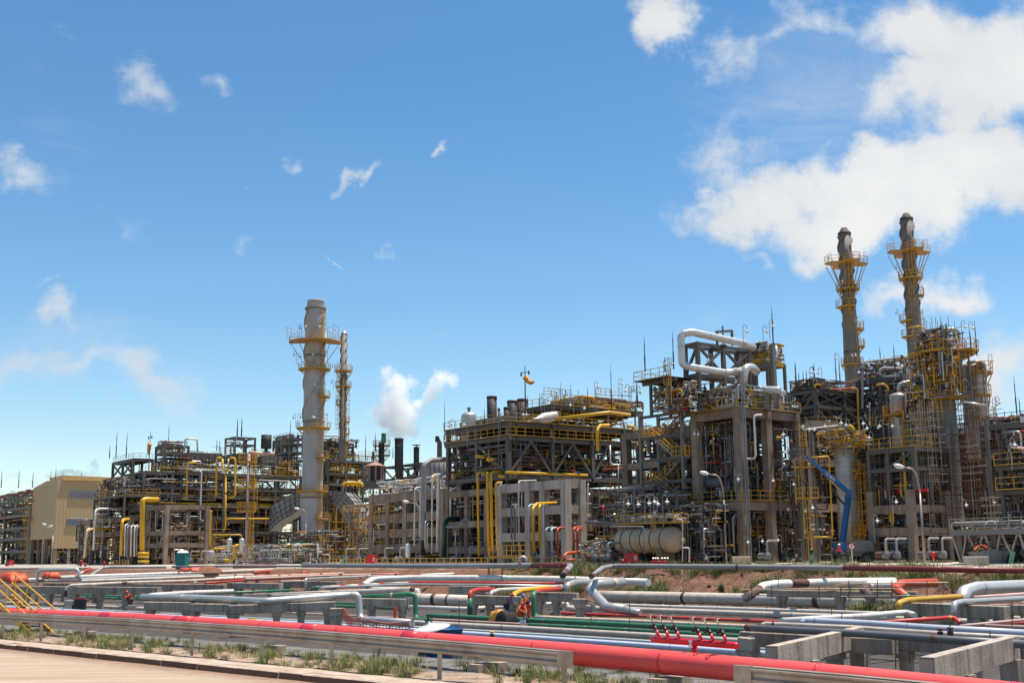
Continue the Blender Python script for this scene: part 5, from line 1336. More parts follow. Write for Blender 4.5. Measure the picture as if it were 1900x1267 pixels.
# ---- yellow ladder mast
dM = 206; pb, pt_ = PD(456, 1046, dM), PD(459.5, 842, dM)
t = thing('ladder_mast', 'brown post with yellow caged ladders and four yellow platforms', 'ladder mast', Vector((pb.x, pb.y, 0)))
MB().tube([Vector((pb.x, pb.y, 0)), Vector((pb.x, pb.y, pt_.z))], .26, 12).build('post', mat('dusty_pink_post', (.36, .27, .23), .7), t, smooth=True)
zp = [zat(457, y, dM) for y in (949, 906, 858)]
lx = Vector((pb.x + .95, pb.y - .2, 0))
for i, z in enumerate(zp):
    pl = MB().box(Vector((pb.x - .15, pb.y - .3, z)), Vector((1.45, 0, 0)), Vector((0, .9, 0)), Z * .1).build('platform', M['deck_yellow'], t)
    c = Vector((pb.x - .15, pb.y - .3, z + .1)); X, Y = Vector((1.45, 0, 0)), Vector((0, .9, 0))
    rail_mesh(MB(), [c - X - Y, c + X - Y, c + X + Y, c - X + Y, c - X - Y], 1.5, .08, .8).build('railing', M['rail'], pl)
zz = [.2] + zp
for i in range(3): ladder(t, lx + Vector((.55 * (i % 2), -.5, 0)), zz[i], zz[i + 1] + .4, Vector((0, -1, 0)), w=.6)
ladder(t, lx + Vector((.1, -.5, 0)), zz[3], zz[3] + 1.8, Vector((0, -1, 0)), w=.6)
# ---- main stack
dS = 222.0
def stack(label, pxb, yb, pxt, yt, d, wb, wt, m, prof=None, n=40):
    a = PD(pxb, yb, d); b_ = PD(pxt, yt, d); H = b_.z
    c = Vector((a.x, a.y, 0))
    t = thing('chimney_stack', label, 'chimney', c)
    return t, c, H, wb * d / F / 2, wt * d / F / 2
t, c, H, r0, r1 = stack('widest grey chimney stack with yellow platforms and spiral strakes, behind the yellow mast', 576.5, 1040, 576.5, 558, dS, 39, 38, 'stack')
zk = lambda y: zat(578, y, dS)
MB().lathe(c, [(r0 * 1.03, 0), (r0, .6), (r0, zk(925)), (r0 * .98, zk(922)), (r0 * .97, zk(640)), (r0 * .95, zk(600)), (r0 * .95, zk(577)), (r0 * .93, zk(575)), (r0 * .80, zk(560.5)), (r0 * .83, zk(560)), (r0 * .83, zk(558)), (r0 * .74, zk(558)), (r0 * .72, zk(566))], 44).build('shaft', M['stack'], t, smooth=True)
for y in (575, 662, 784, 925, 1034): MB().lathe(c, [(r0 * .96, zk(y)), (r0 * 1.05, zk(y) + .05), (r0 * 1.05, zk(y) + .3), (r0 * .96, zk(y) + .35)], 40).build('flange_ring', M['stack_dark'], t)
for k in range(3): strake(c, r0 * .96, zk(785), zk(574), 2 * PI * k / 3 + .6, 1.25, .30, .05).build('strake', M['stack'], t)
ring_platform(t, c, r0 * .98, r0 * 2.55, zk(636), PI * .98, PI * 2.12, 12, 5, 4.2, step=1.7)
ring_platform(t, c, r0 * .98, r0 * 1.55, zk(686), 0, 2 * PI, 16, 8, 1.0)
ring_platform(t, c, r0 * .98, r0 * 1.62, zk(795), 0, 2 * PI, 16, 8, 1.2)
ring_platform(t, c, r0 * 1.0, r0 * 1.5, zk(912), 0, 2 * PI, 16, 8, 1.2)
aL = -.35
for y in (737, 850, 963, 1003): ring_platform(t, c, r0 * .98, r0 * 1.55, zk(y), aL - .75, aL + .75, 18, 3, 1.0)
u = Vector((math.cos(aL - .3), math.sin(aL - .3), 0))
for ya, yb in ((1036, 1003), (1003, 912), (912, 850), (850, 795), (795, 737), (737, 686), (686, 636), (636, 580)): ladder(t, c + u * (r0 * 1.06), zk(ya), zk(yb), u, w=.55)
MB().lathe(c + Vector((.9, -r0 * .93, 0)) + Z * .9, [(.01, 0), (.42, .02), (.42, .3)], 14, Vector((.35, -.94, 0))).build('manhole', M['black'], t)
p = PD(569, 1011, dS - 2); MB().box(c + Vector((-.6, -r0 * .99, zk(1020))), Vector((.35, .0, 0)), Vector((0, .05, 0)), Z * .5).build('notice_plate', M['yellow'], t)
for px, py in ((533, 606), (541, 607), (553, 603), (560, 601), (572, 598), (589, 599), (608, 606), (618, 603), (628, 605), (550, 652), (553, 655), (585, 650), (608, 652), (549, 768), (553, 767), (579, 767), (585, 766), (603, 768), (608, 767), (589, 706), (604, 707)):
    lamp(px, py, dS - (3 if 560 < px < 600 else 0), 'small gooseneck lamp on a platform of the widest chimney', 'lamps on the widest chimney', RNG.choice((0, 1)), 1.05)
# thin stack behind it
t, c, H, r0, r1 = stack('thin dark chimney stack just right of the widest one', 635, 855, 635, 617, 250, 11.5, 11, 'stack_dark')
zk = lambda y: zat(635, y, 250)
MB().lathe(c, [(r0 * 1.35, zk(855)), (r0 * 1.35, zk(822)), (r0, zk(815)), (r0, zk(618))], 24).build('shaft', M['stack_dark'], t, smooth=True)
MB().lathe(c, [(r0 * 1.08, zk(620)), (r0 * 1.08, zk(618)), (r0 * .7, zk(617.5)), (r0 * .6, zk(614.5)), (.05, zk(613.5))], 20).build('cap', M['silver'], t, smooth=True)
for k in range(3): strake(c, r0, zk(800), zk(622), 2.1 * k, 3.0, .2, .05).build('strake', M['stack_dark'], t)
for y, k in ((689, 2.9), (718, 2.6)): ring_platform(t, c, r0, r0 * k, zk(y), 0, 2 * PI, 10, 6, 2.0)
for y, a in ((751, 2.9), (783, -.2), (806, -.2)): ring_platform(t, c, r0, r0 * 2.2, zk(y), a - .8, a + .8, 14, 2, .9)
ladder(t, c + Vector((r0 * 1.15, -.5, 0)), zk(850), zk(720), Vector((1, -.4, 0)).normalized(), w=.5)
ladder(t, c + Vector((-r0 * 1.1, -.6, 0)), zk(816), zk(690), Vector((-1, -.4, 0)).normalized(), w=.5)
for px, py in ((621, 674), (625, 672), (637, 672), (652, 675), (619, 703), (624, 702), (646, 702), (623, 735)): lamp(px, py, 250, 'tiny gooseneck lamp on a platform of the thin chimney', 'lamps on the thin chimney', RNG.choice((0, 1)))
# ---- insulated ducts feeding the stack
gridm = mat('insulated_duct_panel', (.30, .285, .26), .6, .15, dirt=(.15, .13, .11), amt=.5, scale=.3, vary=0)
def duct(label, outline, d, depth, cells, axis=TD):
    """flat sided duct: outline of its facing side, with a grid of straps"""
    P = [PD(px, py, d) for px, py in outline]
    cz = sum((p for p in P), Vector()) / len(P)
    t = thing('insulated_duct', label, 'duct', Vector((cz.x, cz.y, min(p.z for p in P))))
    pv = [p for p in P]
    MB().prism(pv, Vector((.25, 1, 0)).normalized() * depth).build('casing', gridm, t)
    n = len(P) // 2
    top, bot = P[:n], P[n:][::-1]
    bb = MB()
    f = Vector((0, -.06, 0))
    def on(path, u):
        x = u * (len(path) - 1); i = min(int(x), len(path) - 2); return path[i].lerp(path[i + 1], x - i)
    for k in range(cells + 1):
        u = k / cells; bb.bar(on(top, u) + f, on(bot, u) + f, .12, .1)
    for r in range(5):
        v = r / 4
        for k in range(cells):
            a = on(top, k / cells).lerp(on(bot, k / cells), v); b2 = on(top, (k + 1) / cells).lerp(on(bot, (k + 1) / cells), v); bb.bar(a + f, b2 + f, .12, .1)
    # straps over the top face
    dv = Vector((.25, 1, 0)).normalized() * depth
    for k in range(cells + 1):
        q = on(top, k / cells) + Z * .05; bb.bar(q, q + dv, .12, .1)
    for r in (.33, .66):
        for k in range(cells): bb.bar(on(top, k / cells) + dv * r + Z * .05, on(top, (k + 1) / cells) + dv * r + Z * .05, .12, .1)
    bb.build('strap', M['steel'], t)
    return t
duct('grey quilted duct climbing from the left into the widest chimney', [(500, 948), (503, 938), (530, 922), (557, 911), (557, 944), (535, 958), (514, 970), (500, 985)], 226, 4.5, 8)
duct('grey quilted duct curving down on the right of the widest chimney', [(617, 912), (640, 913), (655, 930), (664, 950), (668, 986), (655, 985), (647, 975), (635, 955), (622, 938), (617, 930)], 228, 5.0, 8)
# ================================================================ middle of the plant
# rack behind the main stack, towards the steaming stack
s1, t0 = corner(606, 250); s0 = s1 - 10; t1 = TS(704, s1)
Tn = [TS(px, s1) for px in (606, 640, 672, 704)]
zl = [zat(640, y, 255) for y in (985, 925, 897, 880, 857)]
t = frame('pipe_rack', 'brown grey pipe rack between the widest chimney and the brick roofed hut', 'pipe rack', [s0, s1], Tn, zl, 'steel', .4, .45, decks=(3, 4))
railing(t, [W(s1, t0, zl[3]), W(s1, t1, zl[3])]); railing(t, [W(s1, t0, zl[4] + .06), W(s1, t1, zl[4] + .06)], 'steel_light')
tangle(s0, s1, t0, t1, zl[1], zl[4], 150, 'std', .05, .16, .45, 110, own=4, label='pipe in the tangle of the rack behind the brick roofed hut', group='pipes of the rack behind the hut')
tangle(s0, s1 + 1, t0, t1, 0, zl[1], 150, 'yellow', .05, .16, .5, 90)
MB().stb(s0 + .3, s0 + .6, t0, t1, 0, zl[2]).build('added_shade_panel', M['steel_dark'], t)  # added dark sheet closing bright gaps behind the rack
frame('steel_structure', 'small steel frame with looping pipes at the foot of the thin chimney', 'steel structure', [s1 - 6, s1 - .5], [TS(px, s1) for px in (606, 632, 655)], [zat(630, y, 253) for y in (845, 828, 822)], 'steel', .3, .35, z0=zl[4], decks=(0,), rails=(0,), rail_m='steel_light')
tangle(s1 - 6, s1, t0, TS(665, s1), zl[4], zat(630, 815, 253), 90, 'std', .05, .15, .45, 50)
pipe('white pipe bent down behind the thin chimney', 'white', 3.6, [(597, 809, 252), (626, 808, 252), (630, 811), (630.5, 822)], n=10)
pipe('white pipe level just below the bent white one', 'white', 3, [(600, 817, 251), (646, 817.5, 252)], n=10)
for k in range(3):
    pipe(['yellow pipe hump left of three behind the curved duct', 'yellow pipe hump middle of three behind the curved duct', 'yellow pipe hump right of three behind the curved duct'][k], 'yellow', 6, [(636 + 9 * k, 902, 232), (638 + 9 * k, 897), (645 + 9 * k, 895.5), (652 + 9 * k, 896), (655 + 9 * k, 902)], n=12, bend=.7)
lattice('t', t0, t1, s1 + .2, 0, zl[4] + 1.2, 1.6, 1.1)
# brick roofed round hut on a grey drum
p = PD(695.5, 890, 216); c = Vector((p.x, p.y, 0)); zk = lambda y: zat(695, y, 216); rr_ = 19.5 * 216 / F
t = thing('round_hut', 'open round hut with a faded brick red cone roof above the ducts', 'hut', Vector((p.x, p.y, zk(895))))
MB().lathe(c, [(rr_ * 1.02, zk(865.5)), (rr_ * 1.04, zk(864.5)), (rr_ * .5, zk(860)), (.2, zk(857)), (.05, zk(856))], 20).build('roof', M['brick'], t)
MB().lathe(c, [(rr_ * .62, zk(905)), (rr_ * .62, zk(867))], 18).build('core', M['steel_dark'], t)
for k in range(8): 
    u = Vector((math.cos(k * PI / 4 + .2), math.sin(k * PI / 4 + .2), 0)); MB().bar(c + u * rr_ * .78 + Z * zk(893), c + u * rr_ * .78 + Z * zk(865.5), .22, .22).build('column', M['brick'], t)
MB().lathe(c, [(rr_ * .98, zk(906)), (rr_ * .98, zk(893)), (rr_ * .9, zk(892))], 24).build('base_drum', M['steel'], t)
# three dark stacks and the small silencer
def darkstack(label, px, yt, yb, d, w, m, extra=None):
    c = PD(px, yb, d); z1 = zat(px, yt, d); r = w * d / F / 2; c0 = Vector((c.x, c.y, 0)); zb = c.z
    t = thing('vent_stack', label, 'vent stack', c)
    MB().lathe(c0, [(r * .6, zb - 1), (r, zb + 1), (r, z1), (r * .9, z1), (r * .88, z1 - .6)], 24).build('shaft', M[m], t, smooth=True)
    MB().lathe(c0, [(r, z1 - .5), (r * 1.07, z1 - .45), (r * 1.07, z1 - .1), (r, z1 - .05)], 24).build('rim', M[m], t)
    return t, c0, r, z1
tS, cS, rS, zS = darkstack('dark steel stack with white steam rising from its mouth', 740, 813, 880, 248, 16, 'steel_dark')
t, c, r, z1 = darkstack('flat capped dark vent stack right of the steaming one', 772.5, 829, 880, 248, 10.5, 'steel_dark')
MB().lathe(c, [(r * 1.5, z1 + .35), (r * 1.5, z1 + .45)], 16).build('rain_cap', M['steel'], t); MB().bar(c + Z * z1, c + Z * (z1 + .4), .2, .2).build('cap_post', M['steel'], t)
t, c, r, z1 = darkstack('dark green vent stack ringed by yellow platforms, left of the steaming one', 707.5, 822, 880, 248, 11, 'steel_dark')
for y in (827, 845): ring_platform(t, c, r, r * 2.9, zat(708, y, 248), -.6, PI * 1.1, 12, 4, 1.2)
MB().lathe(c, [(r * 1.0, z1), (r * 1.25, z1 + .1), (.05, z1 + .9)], 14).build('cap', M['lamp'], t)
MB().tube([c + Z * z1 + SD * .8, c + Z * (z1 + 2.0) + SD * .8], .5, 8).build('valve', M['green'], t)
t, c, r, H = vessel('small grey silencer pot on a stem beside the dark green vent', 692.5, 838, 852, 246, 5.2, 'steel', dome=.05, bands=0, nozzle=False, name='silencer', cat='silencer'); MB().tube([c, c - Z * 2.0], .15, 8).build('stem', M['steel'], t)
s1, t0 = corner(780, 244); s0 = S(712, t0)
zl = [zat(745, y, 244) for y in (905, 882, 858)]
frame('steel_structure', 'steel frame with long braces holding the dark vent stacks', 'steel structure', [s0, (s0 + s1) / 2, s1], [t0, t0 + 6], zl, 'steel', .45, .45, z0=zat(745, 920, 244), braces=[('s', 0, zl[1], zl[2] - .5, 'V'), ('s', 1, zl[1], zl[2] - .5, 'V')], decks=(0,))
tangle(s0, s1, t0, t0 + 6, zl[0], zl[1], 60, 'std', .05, .16, .4, 60)
for px, yt, yb in ((678, 806, 852), (697, 812, 840), (729, 828, 850), (825, 744, 815), (696, 800, 835)): rod(px, yt, yb, 244, 'thin rod above the roofline near the steaming stack', 'thin rods near the steaming stack', .06)
pipe('long yellow pipe lying level below the vent stack frame', 'yellow', 2.8, [(704, 907.5, 236), (756, 907.5, 238)], n=8)
# ---- concrete rack with many risers before it
s1, t0 = corner(862, 174); s0 = S(692, t0); t1 = t0 + 18
zl = [zat(780, y, 183) for y in (1008, 979, 950, 911)]
Sx = [s0 + (s1 - s0) * k / 5 for k in range(6)]
tt_ = frame('concrete_rack', 'weathered concrete rack behind the green and yellow risers', 'concrete rack', Sx, [t0, t0 + 9, t1], zl, 'concrete', 1.15, 1.35, decks=(1, 3), inner=True)
MB().stb(s0, s1, t1 + .5, t1 + .9, 0, zl[3]).build('added_shade_wall', M['steel_dark'], tt_)  # added dark sheet standing for the shade deep inside the rack
tangle(s0, s1, t0 + .2, t1, 0, zl[0], 220, 'std', .05, .16, .5, 200, own=5, label='pipe in the tangle at the foot of the weathered concrete rack', group='pipes at the foot of the concrete rack')
tangle(s0, s1, t0 + .2, t1, zl[0], zl[3], 170, 'silver', .05, .2, .4, 100, own=5, label='pipe in the tangle inside the weathered concrete rack', group='pipes inside the concrete rack')
tangle(s0, s1, t0 + .5, t1, zl[3], zat(780, 885, 183), 120, 'silver', .06, .2, .35, 80)
lattice('s', s0, s1, t0 + 1.5, 0, zl[3] + 2, 2.0, 1.2, .1, .5); lattice('s', s0, s1, t0 + 5, 0, zl[3] + 2.5, 2.0, 1.2, .14, .6)
hvessel('long pale horizontal drum on the middle level of the concrete rack', W(S(832, t0 + 3), t0 + 3, zat(845, 930, 180)), W(S(885, t0 + 3), t0 + 3, zat(845, 930, 180)), 1.5, 'silver_rust', saddle_z=zl[2])
pl = MB()
t, c, r, H = vessel('squat grey tank with vertical straps under the big grey elbow pipe', 812, 856, 898, 186, 50, 'grey', dome=.06, bands=1, name='tank', cat='tank', nozzle=False)
b = MB()
for k in range(18):
    u = Vector((math.cos(k * PI / 9), math.sin(k * PI / 9), 0)); b.bar(c + u * (r + .03) + Z * .2, c + u * (r + .03) + Z * (H - .4), .1, .1)
b.build('strap', M['steel'], t)
pipe('big grey pipe rising and bending right over the squat tank', 'grey', 9.5, [(783.5, 1030, 171), (785, 1003, 171), (786.5, 863), (800, 853.5, 172), (847, 851.5, 176)], n=20, bend=1.3, secs=[(0, .11, 'steel_dark')])
Rz = [('white', 3, [(769, 1012, 171), (769.8, 907), (773, 904.5, 171.5), (781, 904, 172)], 'thin white riser left of the big grey pipe, the outer of two'),
 ('white', 3, [(779.5, 995, 171), (780, 908), (784, 905.5, 171.5)], 'thin white riser left of the big grey pipe, the inner of two'),
 ('white', 3.2, [(801.5, 1027, 170), (802, 884), (806, 880.5, 170.5), (816, 879.5, 172)], 'white riser between the big grey pipe and the banded white one'),
 ('white', 6.4, [(812, 1024, 168), (813.5, 886), (824, 876.5, 170), (858, 876.5, 174)], 'thick white banded riser bending right beside the big grey pipe'),
 ('cream', 4, [(845, 900.5, 170), (858, 899, 170), (860, 893), (861, 882), (868, 877.5, 172)], 'pale S shaped pipe right of the banded white riser'),
 ('silver', 3, [(868, 897, 168), (869, 861), (874, 857.5, 168.5), (943, 858.5, 172)], 'silver pipe turning right above the yellow risers'),
 ('dgreen', 9, [(824, 1034, 166), (825, 970), (832, 962.5, 167), (860, 962, 169)], 'thick dark green riser bending right'),
 ('dgreen', 8, [(896.5, 1032, 164), (897.5, 966), (903, 958.5, 165)], 'thick dark green riser with a rounded top among the yellow ones'),
 ('grey', 3.2, [(828, 977, 165), (853, 976.5, 165), (856, 974), (857, 966), (860, 963.5), (868, 963), (870, 966), (870, 974)], 'grey bent pipe crossing the green riser'),
 ('yellow', 4, [(888.5, 1031, 160), (886, 879), (889, 876, 160), (940, 875.5, 163)], 'leftmost yellow riser, turning right over the others'),
 ('yellow', 5.2, [(906.5, 1022, 158), (904.5, 880), (906, 876, 158)], 'second yellow riser from the left of the tall four'),
 ('yellow', 5.2, [(913, 1022, 157.5), (911, 879), (915, 874.5, 158), (941, 874.5, 160)], 'third yellow riser of the tall four, touching the second'),
 ('yellow', 4.4, [(922.5, 1020, 156), (920, 899), (923, 895.5, 156), (931, 895, 157)], 'shortest of the tall four yellow risers'),
 ('blue', 4.5, [(930.5, 1024, 155), (928.5, 900), (930, 897, 155.5)], 'blue riser beside the tall yellow ones'),
 ('white', 2.8, [(963.5, 1033, 136), (962, 895), (965, 892, 136.5), (995, 891, 138)], 'slim white riser turning right along the pale portal'),
 ('dgrey', 3.6, [(949, 1000, 142), (949, 940), (952, 936.5, 142), (960, 936, 143)], 'grey riser on the left part of the pale portal, outer of two'),
 ('dgrey', 3.6, [(955, 1000, 141), (955, 941), (958, 938, 141.5)], 'grey riser on the left part of the pale portal, inner of two'),
 ('lav', 3.6, [(981.5, 1020, 136), (981, 939), (985, 936, 136.5), (994, 935.5, 137)], 'pale blue riser just left of the yellow pair on the portal'),
 ('yellow', 6, [(991, 1024, 134), (988, 943), (996, 934.5, 135), (1032, 932.5, 138)], 'thick yellow riser turning right across the pale portal'),
 ('yellow', 4.6, [(1002.5, 1016, 134), (1000, 940), (1003, 936, 134.5)], 'slimmer yellow riser close right of the thick one on the portal'),
 ('white', 2.6, [(1009, 1028, 135), (1008, 937), (1010, 935, 135)], 'slim white riser right of the yellow pair on the portal'),
 ('grey', 4, [(1014, 1026, 133), (1012.5, 983), (1016, 979, 133.5), (1026, 978.5, 134)], 'short grey riser bending right at the portal foot'),
 ('lav', 4, [(1024.5, 1024, 133), (1023, 982), (1026, 979, 133.5), (1032, 978.5, 134)], 'short pale blue riser bending right at the portal foot'),
 ('dgreen', 2.6, [(1030, 1022, 133.5), (1028.5, 981), (1031, 979, 134)], 'thin dark green riser at the portal foot'),
 ('orange', 4.6, [(1035.5, 1034, 132), (1034, 983), (1037, 979, 132.5), (1047, 978.5, 133)], 'orange riser bending right at the portal foot'),
 ('orange', 4.2, [(1064, 1016, 134), (1064, 981), (1067, 978, 134.5), (1080, 977.5, 136)], 'orange riser on the right leg of the portal, outer of two'),
 ('orange', 4.2, [(1071, 1022, 134), (1071, 984), (1073, 981, 134.5), (1080, 980.5, 135)], 'orange riser on the right leg of the portal, inner of two'),
 ('orange', 6, [(1046, 1041, 130), (1047, 1031), (1052, 1026, 130.5), (1073, 1024, 132)], 'thick orange pipe looping low before the portal'),
 ('orange', 5, [(1052, 1042, 129.5), (1058, 1038, 129.5), (1066, 1038, 130)], 'short orange pipe stub low before the portal')]
for m, th, pp, lab in Rz: pipe(lab, m, th, pp, n=14, bend=1.2, seg=4)
for px, yb, yt in ((789, 1018, 968), (793, 1020, 972), (845, 1030, 985), (873, 1030, 990), (940, 1026, 985), (971, 1030, 985)):
    pipe('slim silver riser among the valves at the foot of the concrete rack', 'silver', 2.4, [(px, yb, 166), (px, yt), (px + 4, yt - 2, 167)], n=8, group='slim silver risers at the rack foot')
# ---- pale concrete portal in front
s1, t0 = corner(1052, 139); s0 = S(932, t0); t1 = TS(1079, s1)
zl = [zat(1052, y, 139) for y in (1012, 985, 936, 889)]
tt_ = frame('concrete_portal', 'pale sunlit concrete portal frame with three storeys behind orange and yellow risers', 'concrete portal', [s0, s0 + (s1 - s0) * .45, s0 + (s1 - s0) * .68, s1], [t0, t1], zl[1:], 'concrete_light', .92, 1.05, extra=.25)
MB().stb(s0, s1, t1 + 2.2, t1 + 2.5, 0, zl[1]).build('added_shade_backing', M['steel_dark'], tt_)  # added dark sheet behind the portal, in place of deep shade
tangle(s0, s1, t0 + .3, t1 + 2, 0, zl[1], 150, 'std', .04, .12, .55, 120, own=4, label='pipe in the tangle at the foot of the pale portal', group='pipes at the foot of the pale portal')
tangle(s0, s1, t0 + .3, t1 + 3, zl[1], zl[3], 110, 'dark', .05, .14, .45, 50)
# ---- the big steel rack with V braces
dK = 158
s1, t0 = corner(945, dK); s0 = S(832, t0); t1 = TS(1196, s1)
Tn = [TS(px, s1) for px in (945, 1027, 1102, 1160, 1196)]
zc = [zat(945, y, dK) for y in (1000, 950, 890)]
tl = frame('concrete_table', 'dark concrete table frame beneath the steel rack with slanted braces', 'concrete table', [s0 + (s1 - s0) * k / 3 for k in range(3)] + [s1 - 1.2], Tn, [z - .9 for z in zc], 'concrete', .8, .9, decks=(1, 2))
MB().stb(s0 + 3, s0 + 3.4, t0, t1 + 6, 0, zc[2]).build('added_shade_wall', M['steel_dark'], tl)  # added dark sheet that blocks sky showing through the table
zl = [zat(945, y, dK) for y in (880, 808, 782)]
Sx = [s0, s0 + (s1 - s0) * .5, s1]
tk = frame('pipe_rack', 'tall steel rack with big slanted braces and yellow railed decks in mid plant', 'pipe rack', Sx, Tn, zl, 'steel', .55, .6, z0=zc[2], decks=(1, 2), rails=(1, 2), braces=[('t', i, zl[0], zl[1] - .6, 'A') for i in range(3)] + [('s', 1, zl[0], zl[1] - .6, '\\')], extra=.5)
zU = zat(1130, 759, 168)
lattice('t', t0, t1, s1 + .1, zl[0], zl[2], 1.7, 1.1, .09, .5); lattice('t', t0, t1, s1 - 3, zl[0], zl[1], 1.6, .9, .1, .6); lattice('s', s0, s1, t0, zl[0], zl[2], 1.8, 1.1, .1, .5); lattice('t', t0, t1, s1 + .5, 0, zl[0], 1.7, 1.1, .1, .6)
tu = frame('steel_structure', 'upper steel deck crowded with yellow valves on the rack with slanted braces', 'steel structure', [s1 - 7, s1], [TS(px, s1) for px in (1030, 1085, 1132, 1196)], [zU], 'steel', .45, .5, z0=zl[2], decks=(0,), rails=(0,), extra=.3)
lattice('t', TS(1030, s1), TS(1196, s1), s1 - .5, zU, zU + 2.6, 1.3, .8, .08, .55, ('rail', 'deck_yellow', 'steel', 'rail', 'rusty', 'grey'))
tangle(s1 - 7, s1, TS(1085, s1), TS(1200, s1), zU, zat(1130, 738, 168), 130, 'yellow', .06, .2, .35, 60, own=4, label='yellowish pipe in the valve cluster on top of the mid plant rack', group='pipes in the top valve cluster')
tangle(s0, s1, t0, t1, zl[0], zl[1], 260, 'dark', .05, .16, .35, 160, own=5, label='pipe in the tangle behind the slanted braces', group='pipes behind the slanted braces')
tangle(s1 - 7, s1, TS(1030, s1), t1, zl[2], zU, 70, 'yellow', .05, .16, .35, 40)
tangle(s0, s1 + .5, t0, t1, 0, zc[0], 200, 'dark', .05, .16, .5, 160)
tangle(s0, s1 + .5, t0, t1, zc[0], zc[2], 150, 'std', .05, .18, .45, 90, own=4, label='pipe in the tangle inside the dark concrete table', group='pipes inside the dark concrete table')
for k, (s_, m, r, zz) in enumerate(((s1 - .8, 'yellow', .22, zl[0] - .2), (s1 - 2.2, 'dgrey', .3, zl[0] + .3), (s1 - 3.4, 'yellow', .25, zl[0] + 2.2), (s1 - 4.6, 'grey', .3, zl[0] + .3), (s1 - 6, 'yellow', .22, zl[0] + 2.8))):
    o = MB().tube([W(s_, t0 - 1, zz), W(s_, t1 + 5, zz)], r, 12).build('pipe', M[m], None, True)
    tag(o, ['long yellow pipe along the foot of the slanted braces', 'dark grey pipe running with the rack behind the foot pipe', 'yellow pipe high inside the braced rack, nearer of two', 'grey pipe running deep inside the braced rack', 'yellow pipe high inside the braced rack, farther of two'][k], 'pipe')
for k in range(7):
    tt = t0 + (t1 - t0) * (k + .5) / 7
    hvessel('fin fan exchanger drum inside the rack with slanted braces', W(s1 - 6.5, tt, zl[0] + 1.6), W(s1 - 2.5, tt, zl[0] + 1.6), .45, RNG.choice(['dgrey', 'silver_rust', 'grey']), 'exchanger', 'heat exchanger', zl[0], 2, 'exchanger drums in the braced rack', 'steel')
# left wing of the rack: frames and vessel
zw = [zat(890, y, 165) for y in (822, 790, 772)]
sw1, tw0 = corner(943, 164); sw0 = S(858, tw0)
frame('steel_structure', 'open grey steel top frame around the silver vessel', 'steel structure', [sw0, (sw0 + sw1) / 2, sw1], [tw0, tw0 + 7], zw[1:], 'steel_light', .5, .55, z0=zw[0])
sp1, tp0 = corner(862, 170); sp0 = S(824, tp0); zp_ = zat(845, 815, 170)
tp = thing('steel_platform', 'small yellow railed platform jutting out left of the silver vessel', 'platform', W(sp1, tp0, zp_))
MB().stb(sp0, sp1 + 2, tp0, tp0 + 3, zp_ - .5, zp_).build('deck', M['steel'], tp)
railing(tp, [W(sp0, tp0 + 3, zp_), W(sp0, tp0, zp_), W(sp1, tp0, zp_)])
MB().bar(W(sp0 + .3, tp0, zp_ - .5), W(sp1, tp0, zp_ - 5), .3, .3).build('brace', M['steel'], tp)
frame('stair_structure', 'yellow railed stair frame below the silver vessel', 'stair tower', [S(845, tp0), S(868, tp0)], [tp0, tp0 + 2.5], [zat(856, y, 170) for y in (880, 850)], 'deck_yellow', .2, .2, z0=zat(856, 900, 170), decks=(0, 1), rails=(0, 1), rail_m='rail')
tangle(S(838, tp0), S(872, tp0), tp0, tp0 + 3, zat(856, 895, 170), zp_, 60, 'yellow', .04, .1, .5, 20)
vessel('silver vertical vessel with a domed top behind the grey top frame', 870, 764, 830, 170, 29, 'silver', bands=1)
for lab, px, yt, w in (('dark grey flue cylinder tallest above the grey frame', 913, 735, 18.5), ('slim grey flue cylinder beside the tallest one', 926, 757, 5), ('grey flue cylinder partly before a wider dark one', 940, 755, 10.5), ('wide dark flue cylinder behind the slimmer grey one', 951, 743, 19), ('wide dark flue cylinder at the right of the flues', 970, 740, 19.5)):
    darkstack(lab, px, yt, 800, 180 if 'behind' not in lab else 184, w, 'steel_dark' if 'dark' in lab else 'steel')
for lab, px, yt in (('beige stubby cylinder on the rack top, left of a pair', 1032.5, 735), ('beige stubby cylinder on the rack top, right of a pair', 1049.5, 732)): vessel(lab, px, yt, 775, 172, 10, 'stack_dark', dome=.03, bands=1)
a = PD(809, 845, 190)
t = thing('angled_duct', 'black topped grey rectangular duct left of the silver vessel', 'duct', a)
MB().prism([PD(810.5, 860, 190), PD(819.5, 860, 190), PD(819.5, 820, 190), PD(813, 809, 190), PD(808, 812, 190), PD(811, 822, 190)], Vector((0, 1.2, 0))).build('casing', M['steel'], t)
MB().prism([PD(807, 819, 189.9), PD(812.5, 817, 189.9), PD(814.5, 809, 189.9), PD(808, 808.5, 189.9)], Vector((0, 1.4, 0))).build('hood', M['black'], t)
a, b_ = PD(996, 778, 160), PD(1030, 772.5, 163)
t = thing('reducer', 'silver cone reducer at the start of the thick yellow pipe', 'reducer', a)
MB().tube([a - (b_ - a) * .25, a, a.lerp(b_, .35), b_, b_.lerp(a, -.05)], [.25, .3, .75, .75, .8], 18).build('cone', M['silver_rust'], t, smooth=True)
MB().tube([b_, b_.lerp(a, -.06)], .88, 18).build('flange', M['rusty'], t)
pipe('thick yellow pipe sloping along the top of the braced rack', 'yellow', 7, [(1031, 777, 160), (1132, 765, 163), (1168, 769.5, 168)], n=18)
pipe('silver pipe with the cone, level on the rack top', 'silver', 3.5, [(960, 786, 162), (998, 778.5, 161)], n=12)
pipe('yellow gooseneck pipe on the deck of the braced rack, left of a pair', 'yellow', 6, [(1109, 836, 158), (1108, 798), (1113, 789.5, 158.5), (1130, 788.5, 160)], n=16, bend=1.2)
